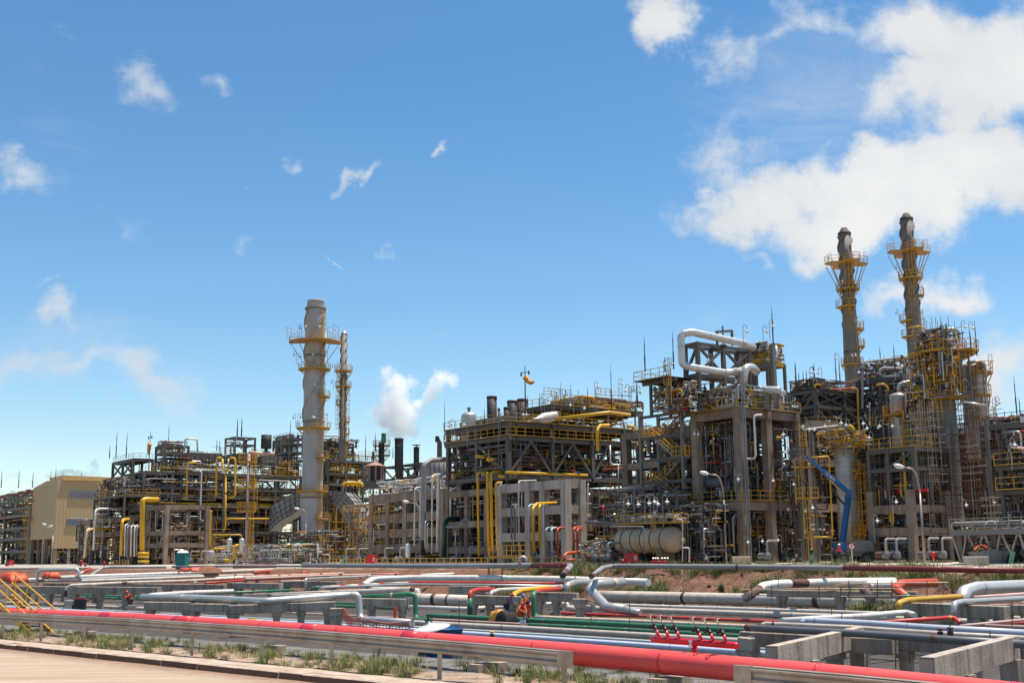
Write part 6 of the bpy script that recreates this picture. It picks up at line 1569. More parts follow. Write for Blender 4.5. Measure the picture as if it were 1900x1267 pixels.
pipe('yellow gooseneck pipe on the deck of the braced rack, right of a pair', 'yellow', 5.5, [(1163, 790.5, 162), (1174, 791, 162), (1180, 800, 162), (1181, 838), (1185, 836, 162), (1214, 834, 166)], n=16, bend=1.2)
pipe('silver U pipe hanging under the deck of the braced rack', 'silver', 3, [(1132, 826, 157), (1132.5, 858), (1138, 862), (1154, 862), (1158.5, 858), (1159, 826)], n=12, bend=1)
pipe('grey pipe dropping from the silver U to the tank platform', 'dgrey', 3.2, [(1147, 862, 150), (1150, 956, 150), (1152, 960, 150)], n=10)
pipe('thin red pipe sloping behind the stair tower', 'red', 2.6, [(1118, 871, 152), (1214, 864, 156)], n=8)
pipe('yellow pipe level along the foot of the braces at the front', 'yellow', 5, [(938, 876, 157), (1000, 878, 159), (1090, 881.5, 163)], n=12)
for px, py in ((1004, 730), (1010, 737), (1016, 737), (1103, 707), (1105, 720), (1148, 702), (1154, 711), (1166, 717), (1171, 715), (1181, 706), (1182, 713), (1064, 742), (1078, 748), (867, 778), (843, 777), (838, 780), (1057, 728), (965, 760), (971, 760), (973, 775)): lamp(px, py, 163, 'gooseneck lamp on top of the mid plant steel rack', 'lamps on the mid plant rack', RNG.randrange(4), 1.0)
for px, yt, yb in ((1041, 709, 775), (1060, 712, 770), (1002, 728, 790), (1135, 677, 760), (899, 757, 790), (975, 690, 795), (980, 733, 790), (1008, 730, 780), (1091, 718, 765)): rod(px, yt, yb, 165, 'thin rod standing on the mid plant steel rack', 'thin rods on the mid plant rack', .05)
t, c = windsock('tall mast with a blown out orange windsock above the mid plant rack', 975, 679, 770, 166, 699)
MB().tube([c + Z * -.1, c + SD * .7 - Z * .7, c + SD * 1.3 - Z * 1.0, c + SD * 1.9 - Z * 1.0], [.38, .36, .3, .2], 10).build('sock', M['tarp_yellow'], t, smooth=True)
# ---- horizontal tank with its platform
pe = PD(1262, 1000.5, 126); k = (pe - ORG); sE, tE = k.dot(SD), k.dot(TD)
rT = 24 * 126 / F; sW = S(1148, tE)
pw = W(sW, tE, pe.z)
tT = hvessel('large tan horizontal tank with dark straps on concrete saddles', pw + SD * 1.0, pe - SD * 1.0, rT, 'tank', 'storage_tank', 'tank', 0, 5, saddle_m='concrete', dome=.6, n=36)
MB().lathe(pe - SD * .15 - Z * .1 + TD * .5, [(.01, .0), (.32, .0), (.34, .08), (.1, .16)], 14, SD).build('manway', M['tank'], tT)
zpl = zat(1200, 972, 128)
tp = thing('tank_platform', 'yellow railed platform with lamps above the tan tank', 'platform', W(sE - 4, tE, zpl))
sP0, sP1 = S(1143, tE - 1), S(1250, tE - 1)
MB().stb(sP0, sP1, tE - 1, tE + 1.2, zpl, zpl + .12).build('deck', M['deck_yellow'], tp)
railing(tp, [W(sP0, tE + 1.2, zpl + .12), W(sP0, tE - 1, zpl + .12), W(sP1, tE - 1, zpl + .12), W(sP1, tE + 1.2, zpl + .12)], 'rail', .95, .07, 1.0)
for f in (.05, .95): MB().stb(sP0 + (sP1 - sP0) * f - .08, sP0 + (sP1 - sP0) * f + .08, tE + 1.0, tE + 1.2, 0, zpl).build('post', M['steel'], tp)
ladder(tp, W(S(1214, tE - 1.2), tE - 1.15, 0), 1.0, zpl + 1.0, cage=False, w=.45)
tangle(sP0, sP1, tE - .9, tE + 1, zpl + .15, zpl + .9, 30, 'silver', .04, .1, .1, 30)
for px, py in ((1157, 922), (1176, 923), (1196, 921), (1206, 918), (1212, 922), (1229, 918)):
    lamp(px, py, 126.5, 'white gooseneck lamp in the row above the tan tank', 'lamps above the tan tank', RNG.choice((0, 2)), 1.05)
pipe('slim white pipe framing the right end of the tan tank', 'white', 2, [(1255, 963.5, 125), (1265, 963.5), (1266.5, 966), (1266.5, 1042)], n=8)
pipe('slim grey pipe standing in front of the tan tank', 'grey', 2.2, [(1131, 977, 124), (1192, 976.5, 123), (1194, 979), (1196, 1028)], n=8)
tangle(sW - 1, sE + 2, tE + 1.5, tE + 6, 0, zpl + 2, 160, 'dark', .04, .13, .5, 120)
tangle(S(1085, tE), S(1145, tE), tE - 1.5, tE + 4, 0, 2.6, 90, 'silver', .03, .08, .4, 60)
tangle(S(1085, tE), S(1200, tE), tE + 2, tE + 8, 2, zat(1150, 905, 135), 80, 'dark', .04, .12, .5, 40)
pipe('white bent pipe behind the tank, upright with a hooked top', 'white', 2.4, [(1091, 962, 132), (1091, 900), (1092, 897, 132)], n=8)
pipe('red hooked pipe in the shadow left of the tank', 'red', 4, [(1122, 955, 138), (1122, 944), (1118, 939.5, 138), (1114, 939.5, 139)], n=10)
pipe('long grey pipe level above the tank to the right', 'dgrey', 5, [(1086, 968, 133), (1266, 974, 136), (1298, 974.5, 136.5), (1304, 981), (1306, 1030), (1300, 1034), (1290, 1035)], n=14)
# yellow sampling platform and long front railing
s1, t0 = corner(957, 119); s0 = S(906, t0)
zt_ = zat(930, 1033, 119)
frame('sampling_platform', 'boxy yellow railed platform in front of the tall yellow risers', 'platform', [s0, (s0 + s1) / 2, s1], [t0, t0 + 1.8], [zt_], 'rail', .12, .16, z0=-.9, decks=(0,), rails=(0,), deck_m='deck_yellow')
railing(list(COL.objects)[-1].parent if False else bpy.data.objects['sampling_platform'], [W(s0, t0 + 1.8, zt_ + .06), W(s1, t0 + 1.8, zt_ + .06)])
ladder(bpy.data.objects['sampling_platform'], W(s0 + .7, t0 - .15, 0), -.9, zt_ + 1, cage=False, w=.6)
for k, (x0, x1, d0_, d1_, lab) in enumerate(((690, 905, 172, 152, 'long low yellow railing along the plant front left of the boxy platform'), (968, 1042, 128, 124, 'low yellow railing along the plant front right of the boxy platform'), (606, 690, 190, 176, 'low yellow railing along the plant front below the widest chimney'), (205, 238, 222, 216, 'short yellow railing at the left front of the plant'))):
    a, b_ = PD(x0, 1048, d0_), PD(x1, 1047.5, d1_); a.z = b_.z = -.25
    o = rail_mesh(MB(), [a, b_], 1.05, .075, 1.3).build('front_railing', M['rail']); tag(o, lab, 'railing')
# ================================================================ right part of the plant
# ---- zigzag stair tower
dP = 136; s1, t0 = corner(1274, dP); s0 = S(1194, t0)
zk = lambda y: zat(1235, y, dP)
t = thing('stair_tower', 'yellow zigzag stair tower between grey steel posts left of the concrete tower', 'stair tower', W((s0 + s1) / 2, t0, 0))
for s in (s0, s1):
    for tt in (t0, t0 + 3): MB().stb(s - .17, s + .17, tt - .17, tt + .17, -.2, zk(755)).build('column', M['steel_light'], t)
lv = [zk(y) for y in (972, 930, 888, 845, 803, 762)]
for i, z in enumerate(lv):
    for tt in (t0, t0 + 3): MB().stb(s0, s1 + 1.2, tt - .1, tt + .1, z - .35, z - .02).build('beam', M['steel'], t)
    left = i % 2 == 0
    a, b_ = (s0 - .1, s0 + 1.6) if left else (s1 - 1.8, s1 + .3)
    pl = MB().stb(a, b_, t0, t0 + 3, z, z + .08).build('landing', M['deck_yellow'], t)
    rail_mesh(MB(), [W(a, t0 + 3, z), W(a, t0, z), W(b_, t0, z), W(b_, t0 + 3, z)], 1.1, .08, .8).build('railing', M['rail'], pl)
    if i < len(lv) - 1:
        p, q = (s0 + 1.5, s1 - 1.7) if left else (s1 - 1.7, s0 + 1.5)
        tt = t0 + (.2 if i % 2 else 1.7)
        A, B = W(p, tt, z + .05), W(q, tt, lv[i + 1] + .05)
        fl = MB(); fl.bar(A, B, .06, .28); fl.bar(A + TD * 1.1, B + TD * 1.1, .06, .28)
        for k in range(14): c = A.lerp(B, (k + .5) / 14); fl.bar(c, c + TD * 1.1, .26, .05)
        f_ = fl.build('stair_flight', M['steel_light'], t)
        hb = MB()
        for off in (0, 1.1):
            hb.bar(A + TD * off + Z * 1.05, B + TD * off + Z * 1.05, .07, .07); hb.bar(A + TD * off + Z * .55, B + TD * off + Z * .55, .06, .06)
            for k in range(6): c = A.lerp(B, k / 5) + TD * off; hb.bar(c, c + Z * 1.05, .06, .06)
        hb.build('handrail', M['rail'], f_)
MB().bar(W(s0, t0 + 3.1, lv[0]), W(s1, t0 + 3.1, lv[2]), .2, .2).build('brace', M['steel'], t)
tangle(s0, s1 + 1, t0 + 3.2, t0 + 9, 0, zk(800), 150, 'dark', .05, .15, .4, 90)
lattice('s', s0, s1 + 2, t0 + 3.2, 0, zk(770), 1.4, 1.0, .09, .55); lattice('s', s0 - 9, s1, t0 + 8, 0, zk(765), 1.4, 1.0, .12, .7); tangle(s0 - 8, s0 + 2, t0 + 5, t0 + 11, 0, zk(770), 140, 'dark', .05, .18, .4, 60)
frame('concrete_structure', 'dark concrete frame deep behind the zigzag stairs', 'concrete structure', [s0 - 8, s0 - 1, (s0 + s1) / 2, s1 + 3], [t0 + 5, t0 + 11], [zk(y) for y in (985, 925, 885, 842, 780)], 'concrete', .9, .8, decks=(1, 2, 4))
# ---- concrete tower
dQ = 130; s1, t0 = corner(1381, dQ); s0 = S(1299, t0); tA, tB = TS(1432, s1), TS(1486, s1)
zk = lambda y: zat(1381, y, dQ)
zq = [zk(929), zk(757)]
tq = frame('concrete_tower', 'tall rusty stained concrete tower on heavy columns', 'concrete tower', [s0, s1], [t0, tA, tB], zq, 'concrete', .86, 1.0, decks=(0, 1), rails=(0, 1), extra=.5)
MB().stb((s0 + s1) / 2 - .4, (s0 + s1) / 2 + .4, tA + 1, tA + 1.8, -.2, zq[1] - 1).build('column', M['concrete'], tq)
railing(tq, [W(s0 - .5, t0 - .5, zq[0]), W(s0 - .5, tB, zq[0])])
frame('concrete_structure', 'second row of dark concrete columns behind the tall tower', 'concrete structure', [s0 - 5, s0 + 1, s1 - 1], [tB + 3, tB + 9], [zq[0], zk(840), zq[1] - .5], 'concrete', .95, .9, decks=(0, 1, 2))
for k in range(3):
    o = MB().tube([W(s1 + .56 + .09 * k, t0 + .1 + .12 * k, -.1), W(s1 + .56 + .09 * k, t0 + .1 + .12 * k, zat(1381, 690, dQ))], .05, 6).build('conduit', M['grey'])
    tag(o, 'thin grey conduit strapped to the corner column of the concrete tower', 'conduit', 'conduits on the tower corner column')
tangle(s0, s1 - .8, t0 + 1, tB, zq[0] + .3, zq[1] - 1.2, 130, 'dark', .05, .16, .5, 60, own=4, label='pipe in the tangle inside the concrete tower', group='pipes inside the concrete tower')
tangle(s0, s1 - .6, t0 + 1, tB, 0, zq[0] - 1.1, 120, 'dark', .05, .16, .5, 80)
tangle(s1 + .2, s1 + 3.5, TS(1440, s1), tB + 2, 0, zq[1] - 2, 35, 'dark', .05, .12, .5, 30)
lattice('s', s0, s1 - 1, t0 + 2, 0, zq[1] - 1, 1.5, 1.0, .08, .5); lattice('t', t0 + 1, tB, s1 - 1.2, 0, zq[1] - 1, 1.5, 1.0, .08, .45)
def hv(label, px0, py0, px1, py1, d0_, d1_, th, m, sz, grp=None): return hvessel(label, PD(px0, py0, d0_), PD(px1, py1, d1_), th * d0_ / F / 2, m, 'exchanger', 'heat exchanger', sz, 3, grp, 'concrete')
hv('dark horizontal exchanger above the tower deck railing', 1290, 897, 1372, 894, 137, 133, 20, 'dgrey', zq[0])
hv('dark horizontal exchanger under the tower deck, upper of two', 1318, 972, 1404, 974, 136, 134, 17, 'steel_dark', zk(990))
hv('dark horizontal exchanger under the tower deck, lower of two', 1338, 1004, 1404, 1006, 135, 133, 17, 'steel_dark', 0)
hv('grey exchanger drum on the tower top at the right', 1420, 724, 1446, 725, 132, 131, 16, 'silver', zq[1])
hv('pale horizontal drum across the tower top', 1352, 722, 1412, 721, 134, 133, 9, 'silver_rust', zq[1])
tangle(s0, s1 - .3, t0 + .5, tB - .5, zq[1] + .2, zat(1381, 712, dQ), 160, 'silver', .06, .2, .25, 110, own=5, label='pipe in the tangle on the concrete tower top', group='pipes on the concrete tower top')
vessel('slim dark column inside the concrete tower, left of a pair', 1352, 790, 890, 138, 16, 'stack_dark'); vessel('slim dark column inside the concrete tower, right of a pair', 1333, 800, 905, 140, 12, 'steel_dark')
Rz = [('white', 4, [(1413, 769.5, 130.5), (1402, 770, 130), (1399, 774), (1402, 846), (1399, 850), (1368, 853, 131), (1365, 858), (1364, 882)], 'white pipe bent twice inside the concrete tower'),
 ('red', 2.6, [(1308, 858, 133), (1342, 857, 134), (1344, 860), (1344, 880)], 'thin red pipe inside the concrete tower'),
 ('grey', 4.5, [(1315, 975.5, 131), (1331, 976, 131), (1337.5, 983), (1339, 1030)], 'grey hooked pipe under the tower deck, left of a pair'),
 ('grey', 4.5, [(1386, 954, 130.5), (1366, 955, 130.5), (1359.5, 960), (1362, 1024)], 'grey hooked pipe under the tower deck, right of a pair'),
 ('white', 3, [(1265, 1016, 124), (1277, 1016, 124), (1279, 1018), (1279, 1043)], 'white low pipe frame right of the tan tank')]
for m, th, pp, lab in Rz: pipe(lab, m, th, pp, n=12, bend=1.1, seg=4)
# silver looping pipe on the tower
pipe('huge silver pipe looping back on itself above the concrete tower', 'silver', 13.5, [(1398, 645, 133), (1380, 637.5, 132), (1284, 616, 128.5), (1263, 620, 128.5), (1265.5, 677), (1284, 681.5, 128.5), (1348, 692, 130.5), (1384, 686, 132)], n=28, bend=1.15, seg=8, rings=[(.08, 'silver_rust', .1), (.3, 'silver_rust', .1), (.45, 'silver_rust', .08), (.52, 'silver_rust', .08), (.68, 'silver_rust', .1), (.85, 'silver_rust', .1)])
pipe('short thick silver elbow turning down to the tower deck', 'silver', 15, [(1404, 690, 133), (1396, 681.5, 132), (1382, 682, 131), (1379, 712, 131)], n=24, bend=1.1, seg=8)
sc1, tc0 = corner(1309, 131.5); sc0 = S(1284, tc0)
zt_ = [zat(1309, y, 131.5) for y in (692, 634)]
frame('steel_cage', 'dark steel cage with cross braces holding the silver loop', 'steel structure', [sc0, sc1], [tc0, TS(1356, sc1), TS(1405, sc1)], zt_, 'steel', .42, .42, z0=zq[1], braces=[('t', 0, zt_[0], zt_[1] - .4, 'X'), ('t', 1, zt_[0], zt_[1] - .4, 'X'), ('s', 0, zt_[0], zt_[1] - .4, '/'), ('t', 0, zq[1], zt_[0] - .4, '/')])
a0, b0 = PD(1331, 640, 131), PD(1359, 641, 133)
t = thing('gantry', 'small steel gantry with a hoist over the silver loop', 'gantry', a0)
MB().bar(a0, a0 + Z * 1.6, .22, .22).build('post', M['steel'], t); MB().bar(b0, b0 + Z * 1.75, .22, .22).build('post', M['steel'], t)
MB().bar(a0 + Z * 1.5, b0 + Z * 1.7, .25, .25).build('beam', M['steel'], t); m_ = a0.lerp(b0, .4); MB().tube([m_ - Z * .2, m_ + Z * 2.2], .09, 6).build('hoist_rod', M['steel'], t); MB().lathe(m_ - Z * .3, [(.1, 0), (.4, .1), (.4, .3), (.1, .5)], 10).build('hoist', M['steel_dark'], t)
# platforms beside and above the loop
sl1, tl0 = corner(1266, 131); sl0 = S(1199, tl0); zz = zat(1232, 700, 131)
frame('steel_platform', 'steel platform on thin legs at the upper left of the concrete tower', 'platform', [S(1216, tl0), S(1250, tl0)], [tl0, tl0 + 3], [zz], 'steel', .28, .4, z0=zat(1232, 765, 131), decks=(0,), extra=1.3, braces=[('s', 0, zat(1232, 745, 131), zz - .4, '/')])
tp = bpy.data.objects['steel_platform.001'] if 'steel_platform.001' in bpy.data.objects else bpy.data.objects['steel_platform']
railing(tp, [W(sl0, tl0 + 4, zz + .06), W(sl0, tl0 - 1.2, zz + .06), W(sl1, tl0 - 1.2, zz + .06)], 'rail')
ladder(tp, W(S(1263, tl0), tl0 - 1, 0), zat(1263, 752, 131), zz + 1, cage=True, w=.7)
tangle(S(1216, tl0), sl1 + 2, tl0, tl0 + 4, zat(1232, 757, 131), zz - .6, 60, 'std', .05, .14, .3, 40)
su1, tu0 = corner(1441, 136); su0 = S(1385, tu0)
zz = [zat(1415, y, 136) for y in (672, 634)]
frame('valve_platform', 'yellow platform crowded with valves at the upper right of the tower', 'platform', [su0, (su0 + su1) / 2, su1], [tu0, tu0 + 3], [zz[0]], 'deck_yellow', .3, .4, z0=zq[1], decks=(0,), rails=(0,), deck_m='deck_yellow', colm='steel')
tangle(su0, su1, tu0, tu0 + 3, zz[0], zz[1], 90, 'yellow', .06, .2, .45, 40, own=4, label='yellowish pipe on the crowded valve platform', group='pipes on the crowded valve platform')
o = MB().stb(su1 + .6, su1 + 1.1, tu0 - .2, tu0 + .3, zq[1], zat(1445, 640, 136)).build('steel_post', M['steel_light']); tag(o, 'tall pale steel post right of the crowded valve platform', 'post')
o = MB().stb(su0 - 1, su1 + 1, tu0 - .4, tu0 - .1, zat(1415, 682, 136), zat(1415, 674, 136)).build('steel_beam', M['steel_light']); tag(o, 'pale steel beam under the crowded valve platform', 'beam')
for px, py in ((1239, 663), (1242, 664), (1321, 657), (1378, 603), (1415, 604), (1427, 594), (1357, 697), (1279, 707), (1281, 705), (1168, 713), (1180, 716)): lamp(px, py, 131, 'gooseneck lamp around the top of the concrete tower', 'lamps on the concrete tower', RNG.randrange(4), 1.0)
for px, yt, yb in ((1197, 623, 690), (1250, 614, 685), (1435, 568, 640), (1234, 661, 690), (1477, 672, 715), (1183, 706, 755)): rod(px, yt, yb, 131, 'thin lightning rod on the concrete tower', 'lightning rods on the concrete tower', .05)
for px, py in ((1289, 800), (1294, 799), (1381, 1000), (1408, 998), (1449, 996), (1363, 885), (1375, 883), (1463, 833), (1466, 893), (1500, 942), (1428, 886)): lamp(px, py - 4, 129, 'gooseneck lamp hanging in the shade of the concrete tower', 'lamps in the tower shade', RNG.choice((0, 1)), .8)
# ---- frames right of the tower
dR = 150; s1, t0 = corner(1530, dR); s0 = S(1478, t0); tA = TS(1580, s1); tB = TS(1636, s1)
zk = lambda y: zat(1530, y, dR)
zl = [zk(y) for y in (985, 935, 890, 845, 790, 750, 722)]
tr_ = frame('steel_structure', 'dark many storeyed steel frame below the left twin chimney', 'steel structure', [s0, s1], [t0, tA, tB], zl, 'steel', .5, .5, decks=(1, 2, 3, 4, 6), rails=(2, 3, 4), extra=.4, braces=[('t', 0, zl[4], zl[5] - .4, 'V'), ('t', 1, zl[4], zl[5] - .4, 'X'), ('t', 0, zl[5], zl[6] - .4, 'X'), ('t', 1, zl[5], zl[6] - .4, 'V'), ('s', 0, zl[4], zl[6] - .4, '/')])
MB().stb(s0 + .5, s0 + .9, t0, tB, 0, zl[3]).build('added_shade_panel', M['steel_dark'], tr_)  # added dark sheet so no sky shows through the lower storeys
lattice('s', s0, s1, t0, 0, zl[6], 1.6, 1.1, .1, .6); lattice('t', t0, tB, s1, 0, zl[6] + 1.5, 1.5, 1.0, .1, .55)
for i in range(6): tangle(s0, s1, t0, tB, zl[i] + .2, zl[i + 1] - .2, 75, 'dark', .05, .15, .4, 45)
tangle(s0, s1 + 1, t0, tB, 0, zl[0], 120, 'dark', .05, .15, .5, 80)
hv('silver topped long drum crowning the dark steel frame', 1485, 712, 1550, 711, 152, 156, 9, 'silver_rust', zl[6])
tangle(s0, s1, t0, TS(1600, s1), zl[6] + .1, zk(700), 50, 'std', .05, .12, .4, 30)
pipe('orange topped yellow pipe stepping down the dark steel frame', 'yellow', 3.2, [(1540, 723, 146), (1586, 719.5, 147), (1591, 723), (1594, 820)], n=12, bend=1, secs=[(0, .3, 'orange')])
for px, yt, yb in ((1478, 672, 720), (1483, 690, 716), (1491, 688, 714), (1512, 672, 712), (1552, 652, 710), (1559, 668, 712), (1511, 680, 712), (1497, 686, 712)): rod(px, yt, yb, 152, 'thin rod on the dark steel frame below the twin chimneys', 'thin rods below the twin chimneys', .05)
for px, py in ((1502, 681), (1509, 680), (1524, 682), (1465, 706), (1556, 655), (1599, 681)): lamp(px, py, 152, 'gooseneck lamp on the dark steel frame below the twin chimneys', 'lamps below the twin chimneys', RNG.randrange(4), 1.0)
# second frame between the twin chimneys
s1, t0 = corner(1700, 148); s0 = S(1610, t0); tB = t0 + 9
zk = lambda y: zat(1650, y, 150)
zl2 = [zk(y) for y in (838, 800, 752, 700)]
frame('steel_structure', 'grey steel frame with truss beams between the twin chimneys', 'steel structure', [s0, (s0 + s1) / 2, s1], [t0, tB], zl2, 'steel', .5, .6, decks=(0, 1, 3), rails=(3,), rail_m='steel_light', braces=[('s', 0, zl2[2], zl2[3] - .5, 'X'), ('s', 1, zl2[2], zl2[3] - .5, 'X'), ('s', 0, zl2[1], zl2[2] - .5, 'V')])
lattice('s', s0, s1, t0, zl2[0] - 3, zl2[3] + 1.5, 1.5, 1.0, .09, .5)
for i in range(3): tangle(s0, s1, t0, tB, zl2[i], zl2[i + 1], 70, 'std', .05, .16, .4, 50)
tangle(s0, s1, t0, tB, zl2[3], zk(665), 60, 'std', .05, .18, .45, 40, own=4, label='pipe in the tangle between the twin chimneys', group='pipes between the twin chimneys')
lattice('s', s0 + 1, s1 - 1, t0 + 1, zl2[3], zk(655), 1.4, 1.0, .08, .5); lattice('s', s1 - 2, s1 + 9, t0 - 6, zl2[1], zk(690), 1.5, 1.1, .08, .5)
# ---- twin chimneys
def twin(label, pxb, pxt, yt, d, w0, w1, plats, yb=730):
    b_ = PD(pxt, yt, d); c = Vector((b_.x, b_.y, 0))
    zk = lambda y: zat(pxt, y, d)
    r1, r0 = w1 * d / F / 2, w0 * d / F / 2
    t = thing('chimney_stack', label, 'chimney', Vector((c.x, c.y, 0)))
    ym = yt + 150
    MB().lathe(c, [(r0, 0), (r0, zk(yt + 232)), (r1 * 1.22, zk(yt + 205)), (r1 * 1.08, zk(ym)), (r1, zk(yt + 60)), (r1, zk(yt + 12.5))], 36).build('shaft', M['stack_dark'], t, smooth=True)
    MB().lathe(c, [(r1 * 1.04, zk(yt + 13)), (r1 * 1.04, zk(yt + 11.5)), (r1 * .5, zk(yt + 1)), (r1 * .46, zk(yt)), (r1 * .4, zk(yt + 2))], 30).build('cone_cap', M['concrete'], t, smooth=True)
    for y in (yt + 12, yt + 120, yt + 232): MB().lathe(c, [(r1 * 1.0, zk(y) - .1), (r1 * (1.08 if y < yt + 200 else 1.3), zk(y)), (r1 * (1.08 if y < yt + 200 else 1.3), zk(y) + .2), (r1, zk(y) + .3)], 30).build('flange_ring', M['steel_dark'], t)
    for k in range(3): strake(c, r1 * 1.02, zk(yt + 185), zk(yt + 14), 2 * PI * k / 3 + .4, 2.0, .26, .05).build('strake', M['stack_dark'], t)
    for (y, rk, a0, a1, dr) in plats: ring_platform(t, c, r1 * .98, r1 * rk, zk(y), a0, a1, 16 if rk > 3 else 14, star=rk > 3, drop=dr, brackets=8 if rk > 3 else 6 if a1 - a0 > 5 else 2)
    for (ya, yb_, a) in ((yt + 260, yt + 190, -1.0), (yt + 190, yt + 140, -1.9), (yt + 140, yt + 70, -1.4)):
        u = Vector((math.cos(a), math.sin(a), 0)); ladder(t, c + u * r1 * 1.15, zk(ya), zk(yb_), u, w=.5)
    return t, c
twin('left twin chimney with a cone cap and yellow star shaped platform', 1583, 1566, 423, 186, 30, 23.5, [(490, 3.5, 0, 2 * PI, 5.0), (538, 1.85, 0, 2 * PI, 1.2), (571, 2.0, PI * .9, PI * 1.6, 1.0), (613, 2.1, -1.1, .4, 1.0), (645, 2.1, -.7, .4, .9), (678, 1.75, 0, 2 * PI, 1.2)])
twin('right twin chimney, the taller, with a cone cap and yellow star shaped platform', 1697, 1681, 396, 183, 30, 23.5, [(469, 3.5, 0, 2 * PI, 5.0), (518, 1.85, 0, 2 * PI, 1.2), (550, 1.9, -.7, .4, 1.0), (597, 2.1, PI * .85, PI * 1.4, 1.0), (626, 2.0, PI * .9, PI * 1.5, 1.0)])
for px, py in ((1534, 478), (1542, 469), (1590, 466), (1602, 467), (1567, 515), (1594, 518), (1556, 540), (1650, 452), (1657, 443), (1696, 443), (1709, 449), (1720, 443), (1667, 490), (1711, 492), (1682, 500), (1705, 525), (1667, 574), (1675, 576), (1590, 588), (1602, 592), (1576, 652), (1582, 651)):
    lamp(px, py, 184, 'small gooseneck lamp on a platform of the twin chimneys', 'lamps on the twin chimneys', RNG.choice((0, 1)), .9)
rod(1635, 643, 690, 160, 'single tall rod between the twin chimneys', None, .06)
pipe('grey pipe crossing level between the twin chimneys', 'grey', 4.4, [(1600, 758, 146), (1600, 680), (1606, 671, 146), (1640, 667, 148), (1702, 660, 150), (1712, 664, 150)], n=14, bend=1.2)
pipe('grey U pipe lying sideways between the twin chimneys', 'grey', 5, [(1672, 683, 146), (1640, 682, 145), (1632, 687), (1632, 694), (1640, 698, 145), (1668, 696, 146)], n=14, bend=.9)
pipe('yellow gooseneck pipe at the foot of the taller twin chimney', 'yellow', 3.4, [(1686, 608, 150), (1706, 605.5, 150), (1717, 610, 150), (1721, 622), (1722, 662)], n=14, bend=1.5)
# ---- silver column vessel behind the boom lift
tv, c, r, H = vessel('tall silver column vessel with a cluttered yellow top platform behind the blue boom', 1566, 824, 1008, 128, 37, 'silver_rust', dome=.15, bands=0, nozzle=False, name='column_vessel', cat='column vessel', skirt=.2, n=32)
b = MB()
for k in range(16): b.lathe(c, [(r * 1.0, H * (.2 + .75 * k / 16)), (r * 1.008, H * (.2 + .75 * k / 16) + .02), (r * 1.0, H * (.2 + .75 * k / 16) + .04)], 28)
b.build('cladding_seam', M['steel_light'], tv)
ring_platform(tv, c, r, r * 2.1, zat(1566, 821, 128), 0, 2 * PI, 14, 8, 1.5); ring_platform(tv, c, r, r * 1.5, zat(1575, 875, 128), -1.2, .2, 18, 3, 1.0); ring_platform(tv, c, r, r * 1.6, zat(1575, 995, 128), -1.6, .4, 18, 3, 1.0)
ladder(tv, c + Vector((r * 1.1, -r * .6, 0)), 1, zat(1575, 875, 128), Vector((.7, -.7, 0)), w=.5)
k = c - ORG; sv_, tv_ = k.dot(SD), k.dot(TD)
tangle(sv_ - 2, sv_ + 2, tv_ - 2.2, tv_ + 2, zat(1566, 830, 128), zat(1566, 800, 128), 80, 'yellow', .05, .15, .5, 50)
pipe('yellow gooseneck on top of the silver column vessel', 'yellow', 6, [(1574, 790, 126), (1580, 791, 126), (1584, 797), (1584.5, 812)], n=12, bend=1)
pipe('yellow pipe going down left of the silver column vessel', 'yellow', 3, [(1500, 849, 123), (1536, 846.5, 124), (1538, 850), (1545, 992), (1542, 996), (1510, 996, 123)], n=12, bend=1)
pipe('white pipe level left of the column vessel top', 'white', 2.6, [(1490, 797, 128), (1555, 789, 131)], n=10)
for px, py in ((1460, 795), (1517, 786), (1537, 780), (1553, 774), (1576, 778), (1594, 775), (1601, 784), (1494, 786), (1619, 801), (1638, 780), (1648, 780)): lamp(px, py, 126, 'white gooseneck lamp on the frames around the silver column vessel', 'lamps around the silver column vessel', RNG.randrange(4), .9)
# caged ladder at the tower's right side
sL_, tL_ = corner(1504, 124); zk = lambda y: zat(1500, y, 124)
tl_ = thing('ladder_mast', 'slim yellow caged ladder on grey posts right of the concrete tower', 'ladder mast', W(sL_, tL_, 0))
for k in (-.9, .9): MB().stb(sL_ + k - .1, sL_ + k + .1, tL_, tL_ + .2, 0, zk(800)).build('column', M['steel'], tl_)
for y in (925, 868):
    pl = MB().stb(sL_ - 1, sL_ + 1, tL_ - .6, tL_ + .6, zk(y), zk(y) + .08).build('landing', M['deck_yellow'], tl_); rail_mesh(MB(), [W(sL_ - 1, tL_ - .6, zk(y)), W(sL_ + 1, tL_ - .6, zk(y)), W(sL_ + 1, tL_ + .6, zk(y))], 1.1, .06, 1).build('railing', M['rail'], pl)
for ya, yb, k in ((1040, 925, .3), (925, 868, -.5), (868, 800, .3)): ladder(tl_, W(sL_ + k, tL_ - .3, 0), zk(ya), zk(yb), w=.5)
# ---- silver vessel with the loop pipe, upper right
tv, c, r, H = vessel('silver stained vessel with a manhole under a silver loop pipe', 1667, 728, 838, 132, 34, 'silver_rust', dome=.25, bands=1, name='column_vessel', cat='column vessel', n=30)
ring_platform(tv, c, r, r * 1.75, zat(1662, 771, 132), PI * .75, PI * 1.75, 16, 4, 1.2)
MB().lathe(c + Vector((-r * .45, -r * .88, H * .62)), [(.02, .25), (.4, .22), (.42, .0)], 16, Vector((-.45, -.88, 0))).build('manhole', M['rusty'], tv)
pipe('silver pipe arching over the stained vessel and down its right side', 'silver', 6.4, [(1667, 726, 130), (1668, 714), (1676, 710), (1689, 708), (1696, 716), (1700, 792)], n=18, bend=1.2)
pipe('yellow short pipe arching left of the stained vessel', 'yellow', 3.4, [(1626, 713.5, 134), (1640, 712), (1647, 718), (1648, 726)], n=12, bend=1.3)
s1, t0 = corner(1730, 126); s0 = S(1690, t0); zk = lambda y: zat(1710, y, 126)
